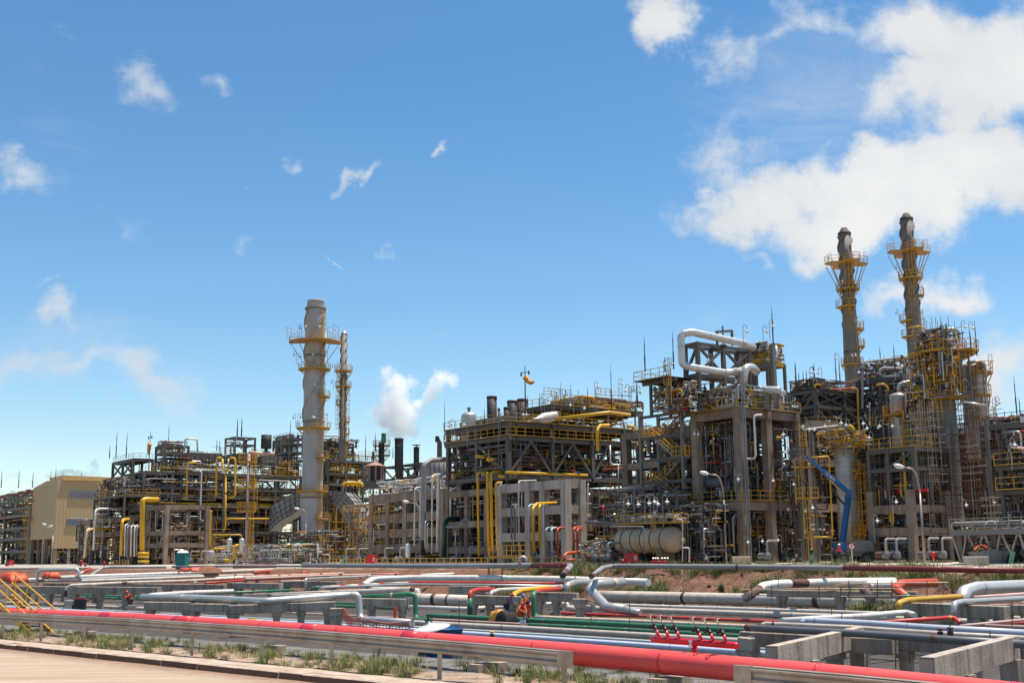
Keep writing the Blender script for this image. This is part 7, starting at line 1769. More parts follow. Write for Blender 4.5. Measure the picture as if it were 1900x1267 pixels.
frame('ladder_tower', 'yellow stair frame right of the stained vessel', 'ladder mast', [s0, s1], [t0, t0 + 2], [zk(y) for y in (895, 840, 797)], 'deck_yellow', .16, .22, z0=0, decks=(0, 1, 2), rails=(0, 1, 2))
tl_ = bpy.data.objects['ladder_tower']
for ya, yb, px in ((840, 797, 1733), (895, 840, 1727), (960, 895, 1722)): ladder(tl_, W(S(px, t0), t0 - .2, 0), zk(ya), zk(yb), w=.6)
tangle(s0, s1, t0, t0 + 5, zk(900), zk(720), 120, 'yellow', .04, .13, .5, 70)
# ---- large dark column with stacked yellow platforms
def bigcol(label, px, yt, yb, d, w, m, plats, dome=.1):
    tv, c, r, H = vessel(label, px, yt, yb, d, w, m, dome=dome, bands=0, nozzle=False, name='column_vessel', cat='column vessel', skirt=.1, n=32)
    for (y, rk, a0, a1) in plats: ring_platform(tv, c, r * .98, r * rk, zat(px, y, d), a0, a1, 14, max(3, int((a1 - a0) * 1.3)), 1.3)
    return tv, c, r, H
tv, c, r, H = bigcol('thick dark column wrapped in yellow platforms at the far right', 1747, 668, 1015, 126, 38, 'stack_dark', [(655, 2.4, 0, 2 * PI), (682, 1.6, PI * .8, PI * 1.9), (656, 3.5, -1.0, .7), (741, 1.75, PI * .75, PI * 1.95), (707, 1.35, PI * .6, PI * 1.5)])
MB().lathe(c, [(r * 1.25, zat(1747, 692, 126)), (r * 1.25, zat(1747, 657, 126))], 28).build('head_section', M['stack_dark'], tv, smooth=True)
k = c - ORG; sv_, tv_ = k.dot(SD), k.dot(TD)
tangle(sv_ - 1.9, sv_ + 2.1, tv_ - 1.9, tv_ + 1.9, zat(1747, 654, 126), zat(1747, 618, 126), 45, 'std', .03, .11, .55, 40, own=4, label='pipe in the tangle on top of the thick dark column', group='pipes on top of the thick dark column')
tangle(sv_ - 2.6, sv_ + 2.6, tv_ - 2.2, tv_ + 1, zat(1747, 740, 126), zat(1747, 655, 126), 110, 'yellow', .04, .12, .5, 60)
u = Vector((-.7, -.7, 0))
for ya, yb in ((741, 682), (682, 655), (800, 741)): ladder(tv, c + u * r * 1.3, zat(1747, ya, 126), zat(1747, yb, 126), u, w=.6)
for px, lab in ((1748, 'green relief valve on the thick dark column, taller left one'), (1756, 'green relief valve on the thick dark column, shorter right one')):
    p = PD(px, 625, 125.5); t = thing('relief_valve', lab, 'valve', p); hh = 1.25 if px < 1750 else 1.0
    MB().tube([p, p + Z * hh], .2, 10).build('bonnet', M['green'], t); MB().tube([p + Z * hh, p + Z * (hh + .4)], .07, 8).build('stem', M['green'], t); MB().lathe(p - Z * .5, [(.15, 0), (.3, .1), (.3, .4), (.2, .5)], 10).build('valve_body', M['dgreen'], t)
pipe('silver hooked outlet pipe beside the green relief valves', 'silver', 6.5, [(1761, 612, 126), (1772, 610, 126), (1779, 616, 126), (1780, 630)], n=14, bend=1.2)
pipe('second silver hooked outlet behind the first one', 'silver_rust', 6.5, [(1752, 613, 128), (1764, 610, 128), (1771, 617, 128), (1772, 628)], n=14, bend=1.2)
for px, py in ((1783, 595), (1797, 597), (1775, 655), (1833, 657), (1745, 697), (1733, 697), (1841, 738), (1846, 735), (1673, 665), (1680, 668)): lamp(px, py, 125, 'gooseneck lamp on the platforms of the thick dark column', 'lamps on the thick dark column', RNG.randrange(4), .95)
for px, yt, yb in ((1813, 594, 660), (1803, 612, 660), (1661, 640, 690), (1887, 698, 770), (1894, 736, 780)): rod(px, yt, yb, 124, 'thin rod at the far right of the plant', 'thin rods at the far right', .05)
tv, c, r, H = bigcol('rusty silver vessel with a domed head right of the thick dark column', 1804, 672, 850, 129, 46, 'silver_rust', [(694, 1.5, -PI * .7, PI * .3), (735, 1.25, -PI * .6, PI * .2), (778, 1.5, -PI * .7, PI * .2)], dome=.22)
MB().lathe(c + Vector((r * .1, -r * .99, zat(1804, 684, 129) - c.z)), [(.02, .25), (.42, .22), (.45, 0)], 16, Vector((.1, -1, 0))).build('manhole', M['rusty'], tv)
pipe('rust topped pipe hooked over the domed head of the rusty vessel', 'silver_rust', 6, [(1795, 674, 126), (1818, 670, 126), (1827, 676, 126), (1829, 700)], n=14, bend=1.3)
pipe('pale pipe slanting level right of the thick dark column', 'silver', 4.4, [(1783, 745, 123), (1829, 752, 122)], n=12)
# ---- scaffolding round the columns
def scaffold(label, px0, px1, y0, y1, d, nb, levels, m='rusty'):
    s1_, t0_ = corner(px1, d); s0_ = S(px0, t0_)
    t = thing('scaffold', label, 'scaffold', W((s0_ + s1_) / 2, t0_, 0))
    za, zb = zat((px0 + px1) / 2, y1, d), zat((px0 + px1) / 2, y0, d)
    for k in range(nb + 1):
        s = s0_ + (s1_ - s0_) * k / nb
        for tt in (t0_, t0_ + 1.4):
            e = RNG.uniform(0, 1.4); MB().tube([W(s, tt, za), W(s + RNG.uniform(-.05, .05), tt, zb + e)], .035, 6).build('standard', M['galv' if RNG.random() < .4 else m], t)
    for k in range(levels):
        z = za + (zb - za) * (k + .5) / levels
        for tt in (t0_ - .05, t0_ + 1.45):
            MB().tube([W(s0_ - RNG.uniform(0, .8), tt, z + RNG.uniform(-.1, .1)), W(s1_ + RNG.uniform(0, .8), tt, z)], .032, 6).build('ledger', M['galv' if RNG.random() < .3 else m], t)
        if RNG.random() < .45: 
            f0 = RNG.uniform(0, .5); MB().stb(s0_ + (s1_ - s0_) * f0, s0_ + (s1_ - s0_) * (f0 + .5), t0_, t0_ + 1.4, z - .06, z - .02).build('plank', M['rusty'], t)
    for k in range(nb): 
        a = RNG.uniform(0, .6); MB().tube([W(s0_ + (s1_ - s0_) * k / nb, t0_ - .1, za + (zb - za) * a), W(s0_ + (s1_ - s0_) * (k + 1) / nb, t0_ - .1, za + (zb - za) * (a + .3))], .03, 6).build('diagonal', M[m], t)
scaffold('brown tube scaffold standing before the thick dark column', 1765, 1832, 795, 972, 120, 7, 14)
scaffold('scaffold wrapped round the rusty domed vessel', 1778, 1838, 690, 800, 124, 6, 9)
scaffold('scaffold on the left flank of the thick dark column', 1704, 1745, 755, 900, 121, 4, 10, 'galv')
scaffold('scaffold crown above the thick dark column platform', 1724, 1790, 600, 655, 124, 6, 5, 'galv')
scaffold('pale light scaffold above the truss bridge', 1836, 1858, 915, 985, 112, 3, 5, 'galv')
scaffold('sparse scaffold beside the concrete frame with the red beam', 1700, 1740, 880, 1000, 122, 4, 6)
# ---- concrete frame with steel top and red beam
s1, t0 = corner(1697, 121); s0 = S(1622, t0); zk = lambda y: zat(1660, y, 123)
zc = [zk(979), zk(937)]
frame('concrete_structure', 'squat concrete frame with two storeys right of the blue boom', 'concrete structure', [s0, s1], [t0, t0 + 6], zc, 'concrete', .75, .85, top=zk(910))
zs = [zk(868), zk(833)]
frame('steel_structure', 'dark steel frame on top of the squat concrete frame', 'steel structure', [s0, (s0 + s1) / 2, s1 + .8], [t0, t0 + 6], zs, 'steel', .4, .45, z0=zk(910), decks=(1,), rails=(1,), braces=[('s', 1, zs[0], zs[1] - .4, '/')])
o = MB().stb(S(1645, t0 + .8), S(1728, t0 + .8), t0 + .7, t0 + 1.0, zk(914.5), zk(909)).build('crane_beam', M['gear_red']); tag(o, 'bright red beam lying level over the squat concrete frame', 'beam')
o = MB().stb(S(1618, t0 + 3.8), S(1715, t0 + 3.8), t0 + 3.7, t0 + 4.1, zk(885), zk(879)).build('crane_beam', M['maroon']); tag(o, 'dull maroon beam above the bright red one', 'beam')
t, c, r, H = vessel('small silver vessel hanging behind the red beam', 1676, 878, 905, 126, 20, 'silver_rust', bands=1)
tangle(s0, s1, t0 + .3, t0 + 6, 0, zc[0], 90, 'dark', .04, .12, .5, 70)
tangle(s0, s1, t0 + .3, t0 + 6, zc[0], zs[1], 130, 'dark', .04, .14, .45, 70, own=3, label='pipe in the tangle of the squat concrete frame', group='pipes in the squat concrete frame')
# ---- deep dark frames closing the view at the right
s1, t0 = corner(1905, 130); s0 = S(1600, t0)
zl = [zat(1800, y, 130) for y in (985, 935, 885, 840, 800)]
tb_ = frame('pipe_rack', 'deep dark steel rack behind the scaffolds at the right', 'pipe rack', [s0 + (s1 - s0) * k / 6 for k in range(7)], [t0, t0 + 7], zl, 'steel', .5, .5, decks=(0, 1, 2, 3, 4), rails=(1, 2, 3))
lattice('s', s0, s1, t0 - .3, 0, zl[4] + 1, 1.3, .9, .08, .6); lattice('s', S(1700, t0), s1, t0 - 2.5, 1, zl[4] + 2, 1.4, 1.0, .06, .5, ('rusty', 'brown', 'grey', 'steel', 'silver'))
MB().stb(s0, s1, t0 + 7.4, t0 + 7.8, 0, zl[4]).build('added_shade_panel', M['steel_dark'], tb_)  # added dark sheet shutting out the sky behind this rack
for i in range(4): tangle(s0, s1, t0, t0 + 6, zl[i] + .2, zl[i + 1], 130, 'dark', .04, .15, .45, 70)
tangle(s0, s1, t0 - 1, t0 + 6, 0, zl[0], 170, 'dark', .04, .15, .5, 120, own=4, label='pipe in the tangle at the foot of the deep right rack', group='pipes at the foot of the deep right rack')
tangle(S(1700, t0), s1, t0 - 2, t0 + 1, zl[1], zat(1800, 780, 130), 160, 'scaf', .03, .07, .5, 50)
s1, t0 = corner(1925, 106); s0 = S(1853, t0)
zk = lambda y: zat(1880, y, 107)
zl = [zk(y) for y in (909, 863)]
frame('steel_structure', 'steel frame with two yellow railed decks at the right edge', 'steel structure', [S(1868, t0), s1], [t0, t0 + 6], zl, 'steel', .34, .4, z0=0, decks=(0, 1), rails=(0, 1), extra=.4)
tangle(S(1862, t0), s1, t0 + .5, t0 + 6, zl[0], zk(800), 120, 'dark', .04, .14, .45, 70)
tangle(S(1862, t0), s1, t0 + .5, t0 + 6, zk(985), zl[0], 90, 'dark', .04, .14, .45, 70)
o = MB().stb(S(1846, t0 + 2) - .15, S(1846, t0 + 2) + .15, t0 + 1.9, t0 + 2.2, zk(915), zk(770)).build('steel_post', M['steel']); tag(o, 'tall leaning grey steel post left of the right edge decks', 'post')
s1, t0 = corner(1930, 118); s0 = S(1838, t0); zk = lambda y: zat(1880, y, 119)
frame('steel_structure', 'long steel rack top with a galvanised railing at the right edge', 'steel structure', [s0, (s0 + s1) / 2, s1], [t0, t0 + 6], [zk(830), zk(785)], 'steel', .4, .5, z0=zk(900), decks=(0, 1), rails=(1,), rail_m='galv')
o = MB().stb(S(1862, t0 + 3), s1, t0 + 3, t0 + 3.3, zk(815), zk(790)).build('wall_panel', M['tan']); tag(o, 'tan wall panel inside the right edge rack top', 'panel')
tangle(s0, s1, t0, t0 + 5, zk(830), zk(770), 90, 'dark', .04, .14, .4, 50)
pipe('brown pink pipe stub with a bright lamp at the right edge', 'pink', 5, [(1876, 829, 104), (1905, 832, 104)], n=12)
lamp(1873, 812, 104, 'white gooseneck lamp above the right edge decks', None, 2, .9)
for px, py in ((1785, 926), (1837, 921), (1500, 931), (1655, 920), (1620, 955)): lamp(px, py, 112, 'white gooseneck lamp low before the dark right racks', 'lamps before the dark right racks', 2, .8)
# ---- truss bridge at the far right
s1, t0 = corner(1925, 103); s0 = S(1764, t0); zk = lambda y: zat(1850, y, 107)
zb_ = zk(984)
t = thing('truss_bridge', 'grey truss bridge on V shaped struts with a railing above the rubbish skip', 'bridge', W((s0 + s1) / 2, t0, 0))
MB().stb(s0, s1, t0, t0 + 2, zb_ - .12, zb_).build('deck', M['galv'], t); MB().stb(s0, s1, t0 - .06, t0 - .01, zb_ - .38, zb_ + .05).build('girder', M['steel_light'], t); MB().stb(s0, s1, t0 + 2.01, t0 + 2.06, zb_ - .38, zb_ + .05).build('girder', M['steel_light'], t)
railing(t, [W(s0, t0 + 2, zb_), W(s0, t0, zb_), W(s1, t0, zb_)], 'galv', 1.1, .07, 1.2)
n = 5
for k in range(n):
    a, b_ = s0 + (s1 - s0) * k / n, s0 + (s1 - s0) * (k + 1) / n
    zl_ = .1 if k % 2 == 0 else .9
    MB().bar(W(a + .15, t0 + .1, zb_ - .4), W((a + b_) / 2, t0 + .1, zl_), .16, .16).build('strut', M['galv'], t); MB().bar(W(b_ - .15, t0 + .25, zb_ - .4), W((a + b_) / 2, t0 + .25, zl_), .16, .16).build('strut', M['galv'], t)
for f in (.05, .46, .9): MB().stb(s0 + (s1 - s0) * f - .22, s0 + (s1 - s0) * f + .22, t0 + .7, t0 + 1.1, 0, zb_ - .13).build('pillar', M['concrete'], t)
tangle(s0, s1, t0 + .3, t0 + 1.8, zb_ + .05, zb_ + .8, 25, 'silver', .05, .12, .1, 20)
tangle(s0, s1, t0 + 2.2, t0 + 5, 0, zb_ - .3, 100, 'dark', .04, .12, .5, 70)
# ================================================================ small things along the plant road
def street_lamp(label, px, yb, pxt, yt, d, armpx):
    a = PD(px, yb, d); b_ = PD(pxt, yt, d); b_.y = a.y
    t = thing('street_lamp', label, 'street lamp', a)
    top = Vector((a.x, a.y, b_.z - .25)); arm = armpx * d / F
    pth = [a, a.lerp(top, .72)] + [top + Vector((arm * (1 - math.cos(q)) * .5, 0, 0)) * 1 - Z * (top.z - a.z) * .28 * (1 - math.sin(q)) for q in [PI / 2 * k / 6 for k in range(0, 7)]]
    end = pth[-1] + Vector((arm * .5, 0, .12))
    MB().tube([p for p in pth] + [end], [.11] * 2 + [.09] * (len(pth) - 2) + [.05], 10).build('pole', M['galv'], t, smooth=True)
    MB().lathe(a, [(.2, 0), (.2, .25), (.12, .3)], 12).build('base', M['galv'], t)
    h = end; dx = Vector((1 if arm > 0 else -1, 0, .25)).normalized()
    MB().lathe(h - dx * .1, [(.07, 0), (.2, .25), (.24, .55), (.16, .95), (.03, 1.05)], 14, dx).build('lamp_head', M['lamp'], t, smooth=True)
street_lamp('tall street lamp before the concrete tower, curved arm to the left', 1348, 1046, 1314, 877, 128, -27)
street_lamp('tall street lamp before the scaffolds, leaning with an arm to the left', 1716, 1048, 1686, 864, 113, -27)
street_lamp('street lamp right of the widest chimney, arm to the left', 780, 1049, 765, 930, 178, -22)
street_lamp('street lamp in front of the widest chimney, arm to the left', 566.5, 1038, 553, 943, 212, -13)
street_lamp('street lamp before the tan building, arm to the left, nearer of a pair', 95, 1052, 81, 972, 262, -14)
street_lamp('street lamp before the tan building, arm to the right, farther of a pair', 77, 1050, 86, 976, 268, 9)
street_lamp('short street lamp by the ground skids right of the yellow mast', 540, 1048, 546, 1010, 205, 5)
# signs
def round_sign(label, px, yb, yt, d, body):
    a, b_ = PD(px, yb, d), PD(px, yt, d); b_.x, b_.y = a.x, a.y
    t = thing('road_sign', label, 'sign', a)
    MB().tube([a, b_], .05, 8).build('post', M['lamp'], t)
    f = Vector((a.x * -.25 / 40, -1, 0)).normalized(); c = b_ - Z * .25 + f * .05
    pl = MB().lathe(c, [(.33, 0), (.33, .02)], 20, f).build('sign_face', M['gear_red'], t); MB().lathe(c + f * .021, [(.25, 0), (.25, .01)], 20, f).build('white_disc', M['lamp'], pl)
    b = MB(); r_ = Vector((-f.y, f.x, 0)) 
    b.box(c + f * .036 , (r_ + Z).normalized() * .26, (r_ - Z).normalized() * .03, f * .004); b.build('slash', M['gear_red'], pl); b = MB(); b.box(c + f * .034 - r_ * .04, r_ * .025, Z * .14, f * .002); b.box(c + f * .034 + r_ * .03 + Z * .07, r_ * .06, Z * .025, f * .002); b.box(c + f * .034 + r_ * .03 - Z * .0, r_ * .06, Z * .025, f * .0015); b.build('symbol', M['black'], pl)
round_sign('round red and white no parking sign on a white post before the boom lift', 1582, 1047, 1008.5, 122, 'E')
round_sign('small round red and white sign before the widest chimney', 576, 1047, 1025, 205, 'E')
# boom lift
d = 124
t = thing('boom_lift', 'blue articulated boom lift raised in front of the silver column vessel', 'boom lift', PD(1562, 1030, d))
E0, E1, E2 = PD(1563, 1006, d), PD(1575, 916, d), PD(1497, 847, d - 3)
MB().bar(E0, E1, .5, .46).build('lower_boom', M['blue'], t)
up = MB(); up.bar(E1 + Z * .1, E1.lerp(E2, .62), .4, .44); up.bar(E1.lerp(E2, .6), E2, .28, .3); boom = up.build('upper_boom', M['blue'], t)
MB().box(E1 + Vector((-.05, 0, .05)), Vector((.36, 0, 0)), Vector((0, .28, 0)), Z * .42).build('knuckle', M['blue'], t)
MB().tube([PD(1568, 917, d - .3), PD(1538, 888, d - 1.5)], .1, 8).build('ram', M['galv'], t)
MB().tube([PD(1566, 935, d - .2), PD(1552, 920, d - .6), PD(1546, 905, d - 1)], .12, 8).build('hose', M['black'], t)
dirb = (E1 - E2).normalized(); nrm = Vector((0, -1, 0))
text_mesh('lettering', 'Z-135/70', .36, E1.lerp(E2, .46) + nrm * .32, dirb, dirb.cross(nrm) * -1 if (dirb.cross(nrm) * -1).z > 0 else dirb.cross(nrm), M['lamp'], boom, .004)
bx = PD(1575, 1010, d); bx.z = .8
MB().box(bx + Vector((.3, 0, .05)), Vector((1.5, 0, 0)), Vector((0, .9, 0)), Z * .22).build('chassis', M['steel'], t)
MB().prism([bx + Vector((x, -1.0, z)) for x, z in ((-.6, .32), (2.2, .32), (2.3, .6), (2.2, 1.35), (.9, 1.5), (-.5, .9))], Vector((0, 1.0, 0))).build('counterweight', M['dgrey'], t)
MB().box(Vector((E0.x, E0.y, E0.z - .6)), Vector((.8, 0, 0)), Vector((0, .7, 0)), Z * .5).build('turret', M['blue'], t)
for x in (-.9, 1.5):
    for y in (-.9, .9):
        w_ = MB().lathe(bx + Vector((x, y, -.4)), [(.2, -.2), (.55, -.2), (.6, -.1), (.6, .1), (.55, .2), (.2, .2)], 18, Vector((0, 1, 0))).build('wheel', M['black'], t); MB().lathe(bx + Vector((x, y, -.4)), [(.28, -.23), (.28, .23)], 14, Vector((0, 1, 0))).build('rim', M['steel'], w_)
bk = E2 + Vector((-.7, 0, -.3)); bb = MB(); rail_mesh(bb, [bk + Vector((-.8, -.5, 0)), bk + Vector((.8, -.5, 0)), bk + Vector((.8, .5, 0)), bk + Vector((-.8, .5, 0)), bk + Vector((-.8, -.5, 0))], 1.1, .06, .8); bb.box(bk, Vector((.85, 0, 0)), Vector((0, .55, 0)), Z * .05); bb.build('basket', M['steel_light'], t)
# rubbish skip with waste, blocks, bins, boxes
def block(label, px0, px1, y0, y1, d, m, name='concrete_block', depth=1.0):
    a, b_ = PD(px0, y1, d), PD(px1, y1, d); zt = zat((px0 + px1) / 2, y0, d); c = (a + b_) / 2; h = (b_.x - a.x) / 2
    t = MB(); x = SD * (h / .75)
    t.box(Vector((c.x, c.y, (a.z + zt) / 2)), Vector((h, -h * .25, 0)), Vector((.25, 1, 0)).normalized() * depth / 2, Z * ((zt - a.z) / 2))
    o = t.build(name, M[m]); tag(o, label, 'block'); mo = o.modifiers.new('edge', 'BEVEL'); mo.width = .04; return o
block('beige concrete block beside the rubbish skip', 1790, 1832, 1032, 1048.5, 103, 'concrete_light')
block('pinkish concrete block beside the tall street lamp', 1360, 1392, 1032, 1047, 123, 'brickblock' if 'brickblock' in M else 'tank')
d = 107; a = PD(1838, 1048, d); k = d / F
t = thing('rubbish_skip', 'grey sloped rubbish skip heaped with waste under the truss bridge', 'skip', Vector((a.x, a.y, a.z)))
pr = [(-22, 0), (18, 0), (30, 27), (-34, 24)]
oz = [Vector((a.x + x * k, a.y - .9, a.z + z * k)) for x, z in pr]
MB().prism(oz, Vector((0, 1.8, 0))).build('body', M['steel_light'], t)
for x in (-20, -5, 12): MB().bar(Vector((a.x + x * k, a.y - .93, a.z + .05)), Vector((a.x + x * 1.3 * k, a.y - .93, a.z + 24 * k)), .08, .06).build('rib', M['steel_light'], t)
b = MB(); rr = random.Random(4)
for i in range(60):
    c = Vector((a.x + rr.uniform(-28, 28) * k, a.y + rr.uniform(-.7, .7), a.z + (24 + rr.uniform(0, 9) * (1 - abs(i % 7 - 3) / 5)) * k)); b.mi = rr.randrange(4)
    u = Vector((rr.uniform(-1, 1), rr.uniform(-1, 1), rr.uniform(-.6, .6))).normalized() * rr.uniform(.1, .45); v = u.cross(Vector((.3, .5, .8))).normalized() * rr.uniform(.05, .2); b.box(c, u, v, u.cross(v).normalized() * rr.uniform(.02, .1))
b.build('waste', [M['rubble'], M['cream'], M['rusty'], M['cloth_orange']], t)['kind'] = 'stuff'
o = MB().box(PD(1877, 1036, 105), Vector((.16, 0, .62)) , Vector((.2, 0, -.05)), Vector((0, .04, 0))).build('board', M['pale'])
o.data.materials[0] = mat('pale_green_board', (.2, .45, .25), .6); tag(o, 'pale green board leaning on the right end of the skip', 'board')
def bin_(label, px, yb, yt, w, d, m):
    a = PD(px, yb, d); zt = zat(px, yt, d); r = w * d / F / 2; H = zt - a.z
    t = thing('waste_bin', label, 'waste bin', a)
    MB().tube([a, a + Z * H * .25], .04, 8).build('post', M['black'], t)
    MB().lathe(a, [(r * .86, H * .2), (r * .9, H * .22), (r, H * .72), (r * 1.04, H * .73)], 16).build('bucket', m, t, smooth=True); MB().lathe(a, [(r * 1.0, H * .78), (r * .85, H * .9), (r * .3, H), (.02, H * 1.0)], 16).build('hood', M['dgreen'], t, smooth=True); MB().tube([a + Z * H * .7, a + Z * H * .85], r * .5, 8).build('neck', M['dgreen'], t)
    MB().box(a + Vector((-r * .3, -r * .97, H * .5)), Vector((r * .3, 0, 0)), Vector((0, .02, 0)), Z * H * .13).build('notice', M['lav'], t)
bin_('green litter bin on a black post before the concrete tower', 1507, 1051, 1017, 9, 112, mat('bright_green_plastic', (.05, .33, .12), .4))
bin_('small green litter bin below the widest chimney', 634, 1050, 1030, 6, 176, mat('mid_green_plastic', (.03, .25, .12), .4))
def gear_box(label, px, py, w, h, d):
    a = PD(px, py + h / 2, d); k = d / F; W_, H_ = w * k, h * k
    t = thing('hose_cabinet', label, 'hose cabinet', a)
    MB().box(a + Z * H_ * .5, Vector((W_ / 2, -W_ * .1, 0)), Vector((W_ * .1, W_ * .4, 0)), Z * H_ * .4).build('cabinet', M['gear_red'], t)
    MB().prism([a + Z * H_ * .9 + Vector(v) for v in ((-W_ * .56, -W_ * .42, 0), (W_ * .56, -W_ * .52, 0), (W_ * .0, -W_ * .46, H_ * .14))], Vector((W_ * .12, W_ * .9, 0))).build('roof', M['gear_red'], t)
    for sx in (-.35, .35): MB().bar(a + Vector((sx * W_, 0, -.2)), a + Vector((sx * W_, 0, H_ * .12)), .08, .08).build('leg', M['gear_red'], t)
    MB().lathe(a + Vector((-W_ * .65, -.2, H_ * .15)), [(.02, -.2), (.25, -.18), (.25, .18), (.02, .2)], 12, Vector((1, 0, 0))).build('hose_reel', M['gear_red'], t)
    pf = a + Vector((W_ * .27, -W_ * .5, H_ * .52)); pl = MB().box(pf, Vector((W_ * .17, -.01, 0)), Vector((0, .012, 0)), Z * H_ * .26).build('notice', M['gear_red'], t)
    bb = MB()
    for q, (hh, ww) in enumerate(((.2, .1), (.1, .15), (.04, .15), (-.02, .15), (-.14, .15), (-.19, .15))): bb.box(pf + Vector((0, -.02, H_ * hh)), Vector((W_ * ww, 0, 0)), Vector((0, .006, 0)), Z * H_ * .018)
    bb.build('lettering_line', M['lamp'], pl)
gear_box('red hose cabinet on the railing line left of the green risers', 690, 1037.5, 15, 16, 172)
gear_box('red hose cabinet with white lettering before the tan tank', 1172, 1035, 22, 18, 121)
gear_box('red hose cabinet at the left edge of the plant', 19, 1044.5, 9, 9, 240)
# small manifold in front of the tank
a, b_ = PD(1207, 1042.5, 119), PD(1239, 1042.5, 117)
t = thing('hydrant_manifold', 'far red hydrant manifold with six tiny hand wheels before the tan tank', 'hydrant', PD(1223, 1048, 118))
MB().tube([a, b_], .1, 12).build('header', M['gear_red'], t, smooth=True); MB().tube([a.lerp(b_, .5), a.lerp(b_, .5) - Z * .5], .12, 10).build('riser', M['gear_red'], t)
for f in (.1, .24, .38, .62, .78, .94):
    q = a.lerp(b_, f); e = q + Vector((.12, 0, .36)); MB().tube([q, e], .045, 8).build('branch', M['gear_red'], t); MB().lathe(e, [(.02, 0), (.12, .02), (.12, .05), (.02, .07)], 10, Vector((.3, -.6, .7)).normalized()).build('hand_wheel', M['galv'], t)
def hydrant(label, px, yb, h, d):
    a = PD(px, yb, d); t = thing('fire_hydrant', label, 'hydrant', a); H = h * d / F
    MB().lathe(a, [(.2, 0), (.2, .06), (.12, .08), (.13, H * .7), (.18, H * .72), (.17, H * .85), (.06, H)], 14).build('barrel', M['gear_red'], t, smooth=True)
    for s_ in (-1, 1): MB().tube([a + Z * H * .6, a + Z * H * .6 + Vector((s_ * .28, -.05, 0))], .07, 10).build('outlet', M['gear_red'], t)
hydrant('red fire hydrant in the shade before the scaffolds', 1733, 1040, 16, 116); hydrant('red fire hydrant by the low frame at the left front', 149, 1052, 13, 205); hydrant('second red hydrant left of the short yellow railing', 193, 1052, 11, 206); hydrant('red hydrant standing lowest left of the low frame', 158, 1053, 9, 200)
# portable toilet, dirt heap
a = PD(338, 1056, 148); 
t = thing('portable_toilet', 'teal portable toilet with a white rounded roof', 'portable toilet', a)
MB().box(a + Z * .98, Vector((.58, -.1, 0)), Vector((.1, .58, 0)), Z * .98).build('cabin', M['teal'], t); MB().lathe(a + Z * 1.96, [(.72, 0), (.74, .06), (.5, .3), (.05, .38)], 12).build('roof', M['lamp'], t); dr = MB().box(a + Z * .95 + Vector((.12, -.6, 0)), Vector((.4, -.07, 0)), Vector((0, .03, 0)), Z * .85).build('door', M['teal'], t); MB().box(a + Z * 1.0 + Vector((.44, -.7, 0)), Vector((.04, 0, 0)), Vector((0, .03, 0)), Z * .06).build('handle', M['galv'], dr)
drape('red orange sheet lying on the ground beside the teal toilet', (357, 1052, 140), 3.2, 2, .5, 'orange', seed=12)
b = MB(); n = 16; c = PD(388, 1056, 135); vs = []
for i in range(n):
    for j in range(n):
        u, v = i / (n - 1) * 2 - 1, j / (n - 1) * 2 - 1; q = max(0, 1 - (u * u + v * v)); vs.append(Vector((c.x + u * 1.5, c.y + v * 1.3, c.z - .3 + .62 * q ** .7 * (1 + .25 * hnoise(u * 5, v * 5)) )))
b.add(vs, [(i * n + j, (i + 1) * n + j, (i + 1) * n + j + 1, i * n + j + 1) for i in range(n - 1) for j in range(n - 1)])
o = b.build('dirt_heap', mat('red_dirt', (.24, .10, .05), .95, amt=.5, scale=2, bump=.8), None, True); tag(o, 'heap of red dirt on the far ground left of the mast', 'dirt heap')
# skids and pumps along the foot of the plant
for i, (px, d) in enumerate(((330, 214), (352, 214), (372, 212), (408, 212), (480, 208), (500, 206), (520, 206), (640, 192), (664, 190), (712, 184), (740, 180), (845, 164), (870, 162), (1100, 132), (1125, 131), (1300, 128), (1420, 127), (1640, 119), (1660, 119), (1720, 117), (1745, 116))):
    p = PD(px, 1042, d); p.z = -.1; pump('pump set at ground level along the plant foot', p, RNG.choice(['dgrey', 'steel', 'grey', 'rusty', 'brown']), 'pump sets along the plant foot', 1.1)
for lab, px, yt, yb, d, w, m in (('small silver filter vessel among the ground skids, left of a pair', 426, 998, 1022, 214, 9, 'silver'), ('small silver filter vessel among the ground skids, right of a pair', 449, 998, 1024, 213, 9, 'silver'), ('round grey ball like drum on the ground skids', 391, 1020, 1040, 210, 14, 'grey'), ('grey control cubicle shaped vessel near the concrete rack foot', 757, 1008, 1034, 172, 9, 'lamp')): vessel(lab, px, yt, yb, d, w, m, bands=1)
s1, t0 = corner(555, 208); s0 = S(330, t0)
tangle(S(322, t0), S(390, t0), t0 - 1, t0 + 5, 0, zat(350, 985, 212), 170, 'yellow', .04, .1, .5, 90)
tangle(S(390, t0), S(560, t0), t0 - 1, t0 + 6, 0, zat(450, 1010, 210), 220, 'silver', .04, .12, .45, 140)
frame('equipment_skid', 'yellow railed two deck skid at the ground beside the white riser', 'skid', [S(322, t0), S(358, t0)], [t0, t0 + 3], [zat(340, y, 212) for y in (1025, 1002)], 'deck_yellow', .16, .2, z0=0, decks=(0, 1), rails=(0, 1))
frame('equipment_skid', 'green edged low frame beside the foot of the widest chimney', 'skid', [S(510, t0), S(548, t0)], [t0 + 1, t0 + 4], [zat(530, y, 208) for y in (1020, 1003)], 'green', .2, .25, z0=0, decks=(0,))
frame('equipment_skid', 'yellow railed stair frame right of the curved duct', 'skid', [S(652, t0), S(690, t0)], [t0 + 8, t0 + 11], [zat(670, y, 200) for y in (1022, 985, 950)], 'deck_yellow', .16, .2, z0=0, decks=(0, 1, 2), rails=(0, 1, 2))
tangle(S(605, t0), S(700, t0), t0 + 3, t0 + 12, 0, zat(650, 940, 205), 200, 'yellow', .04, .12, .5, 120)
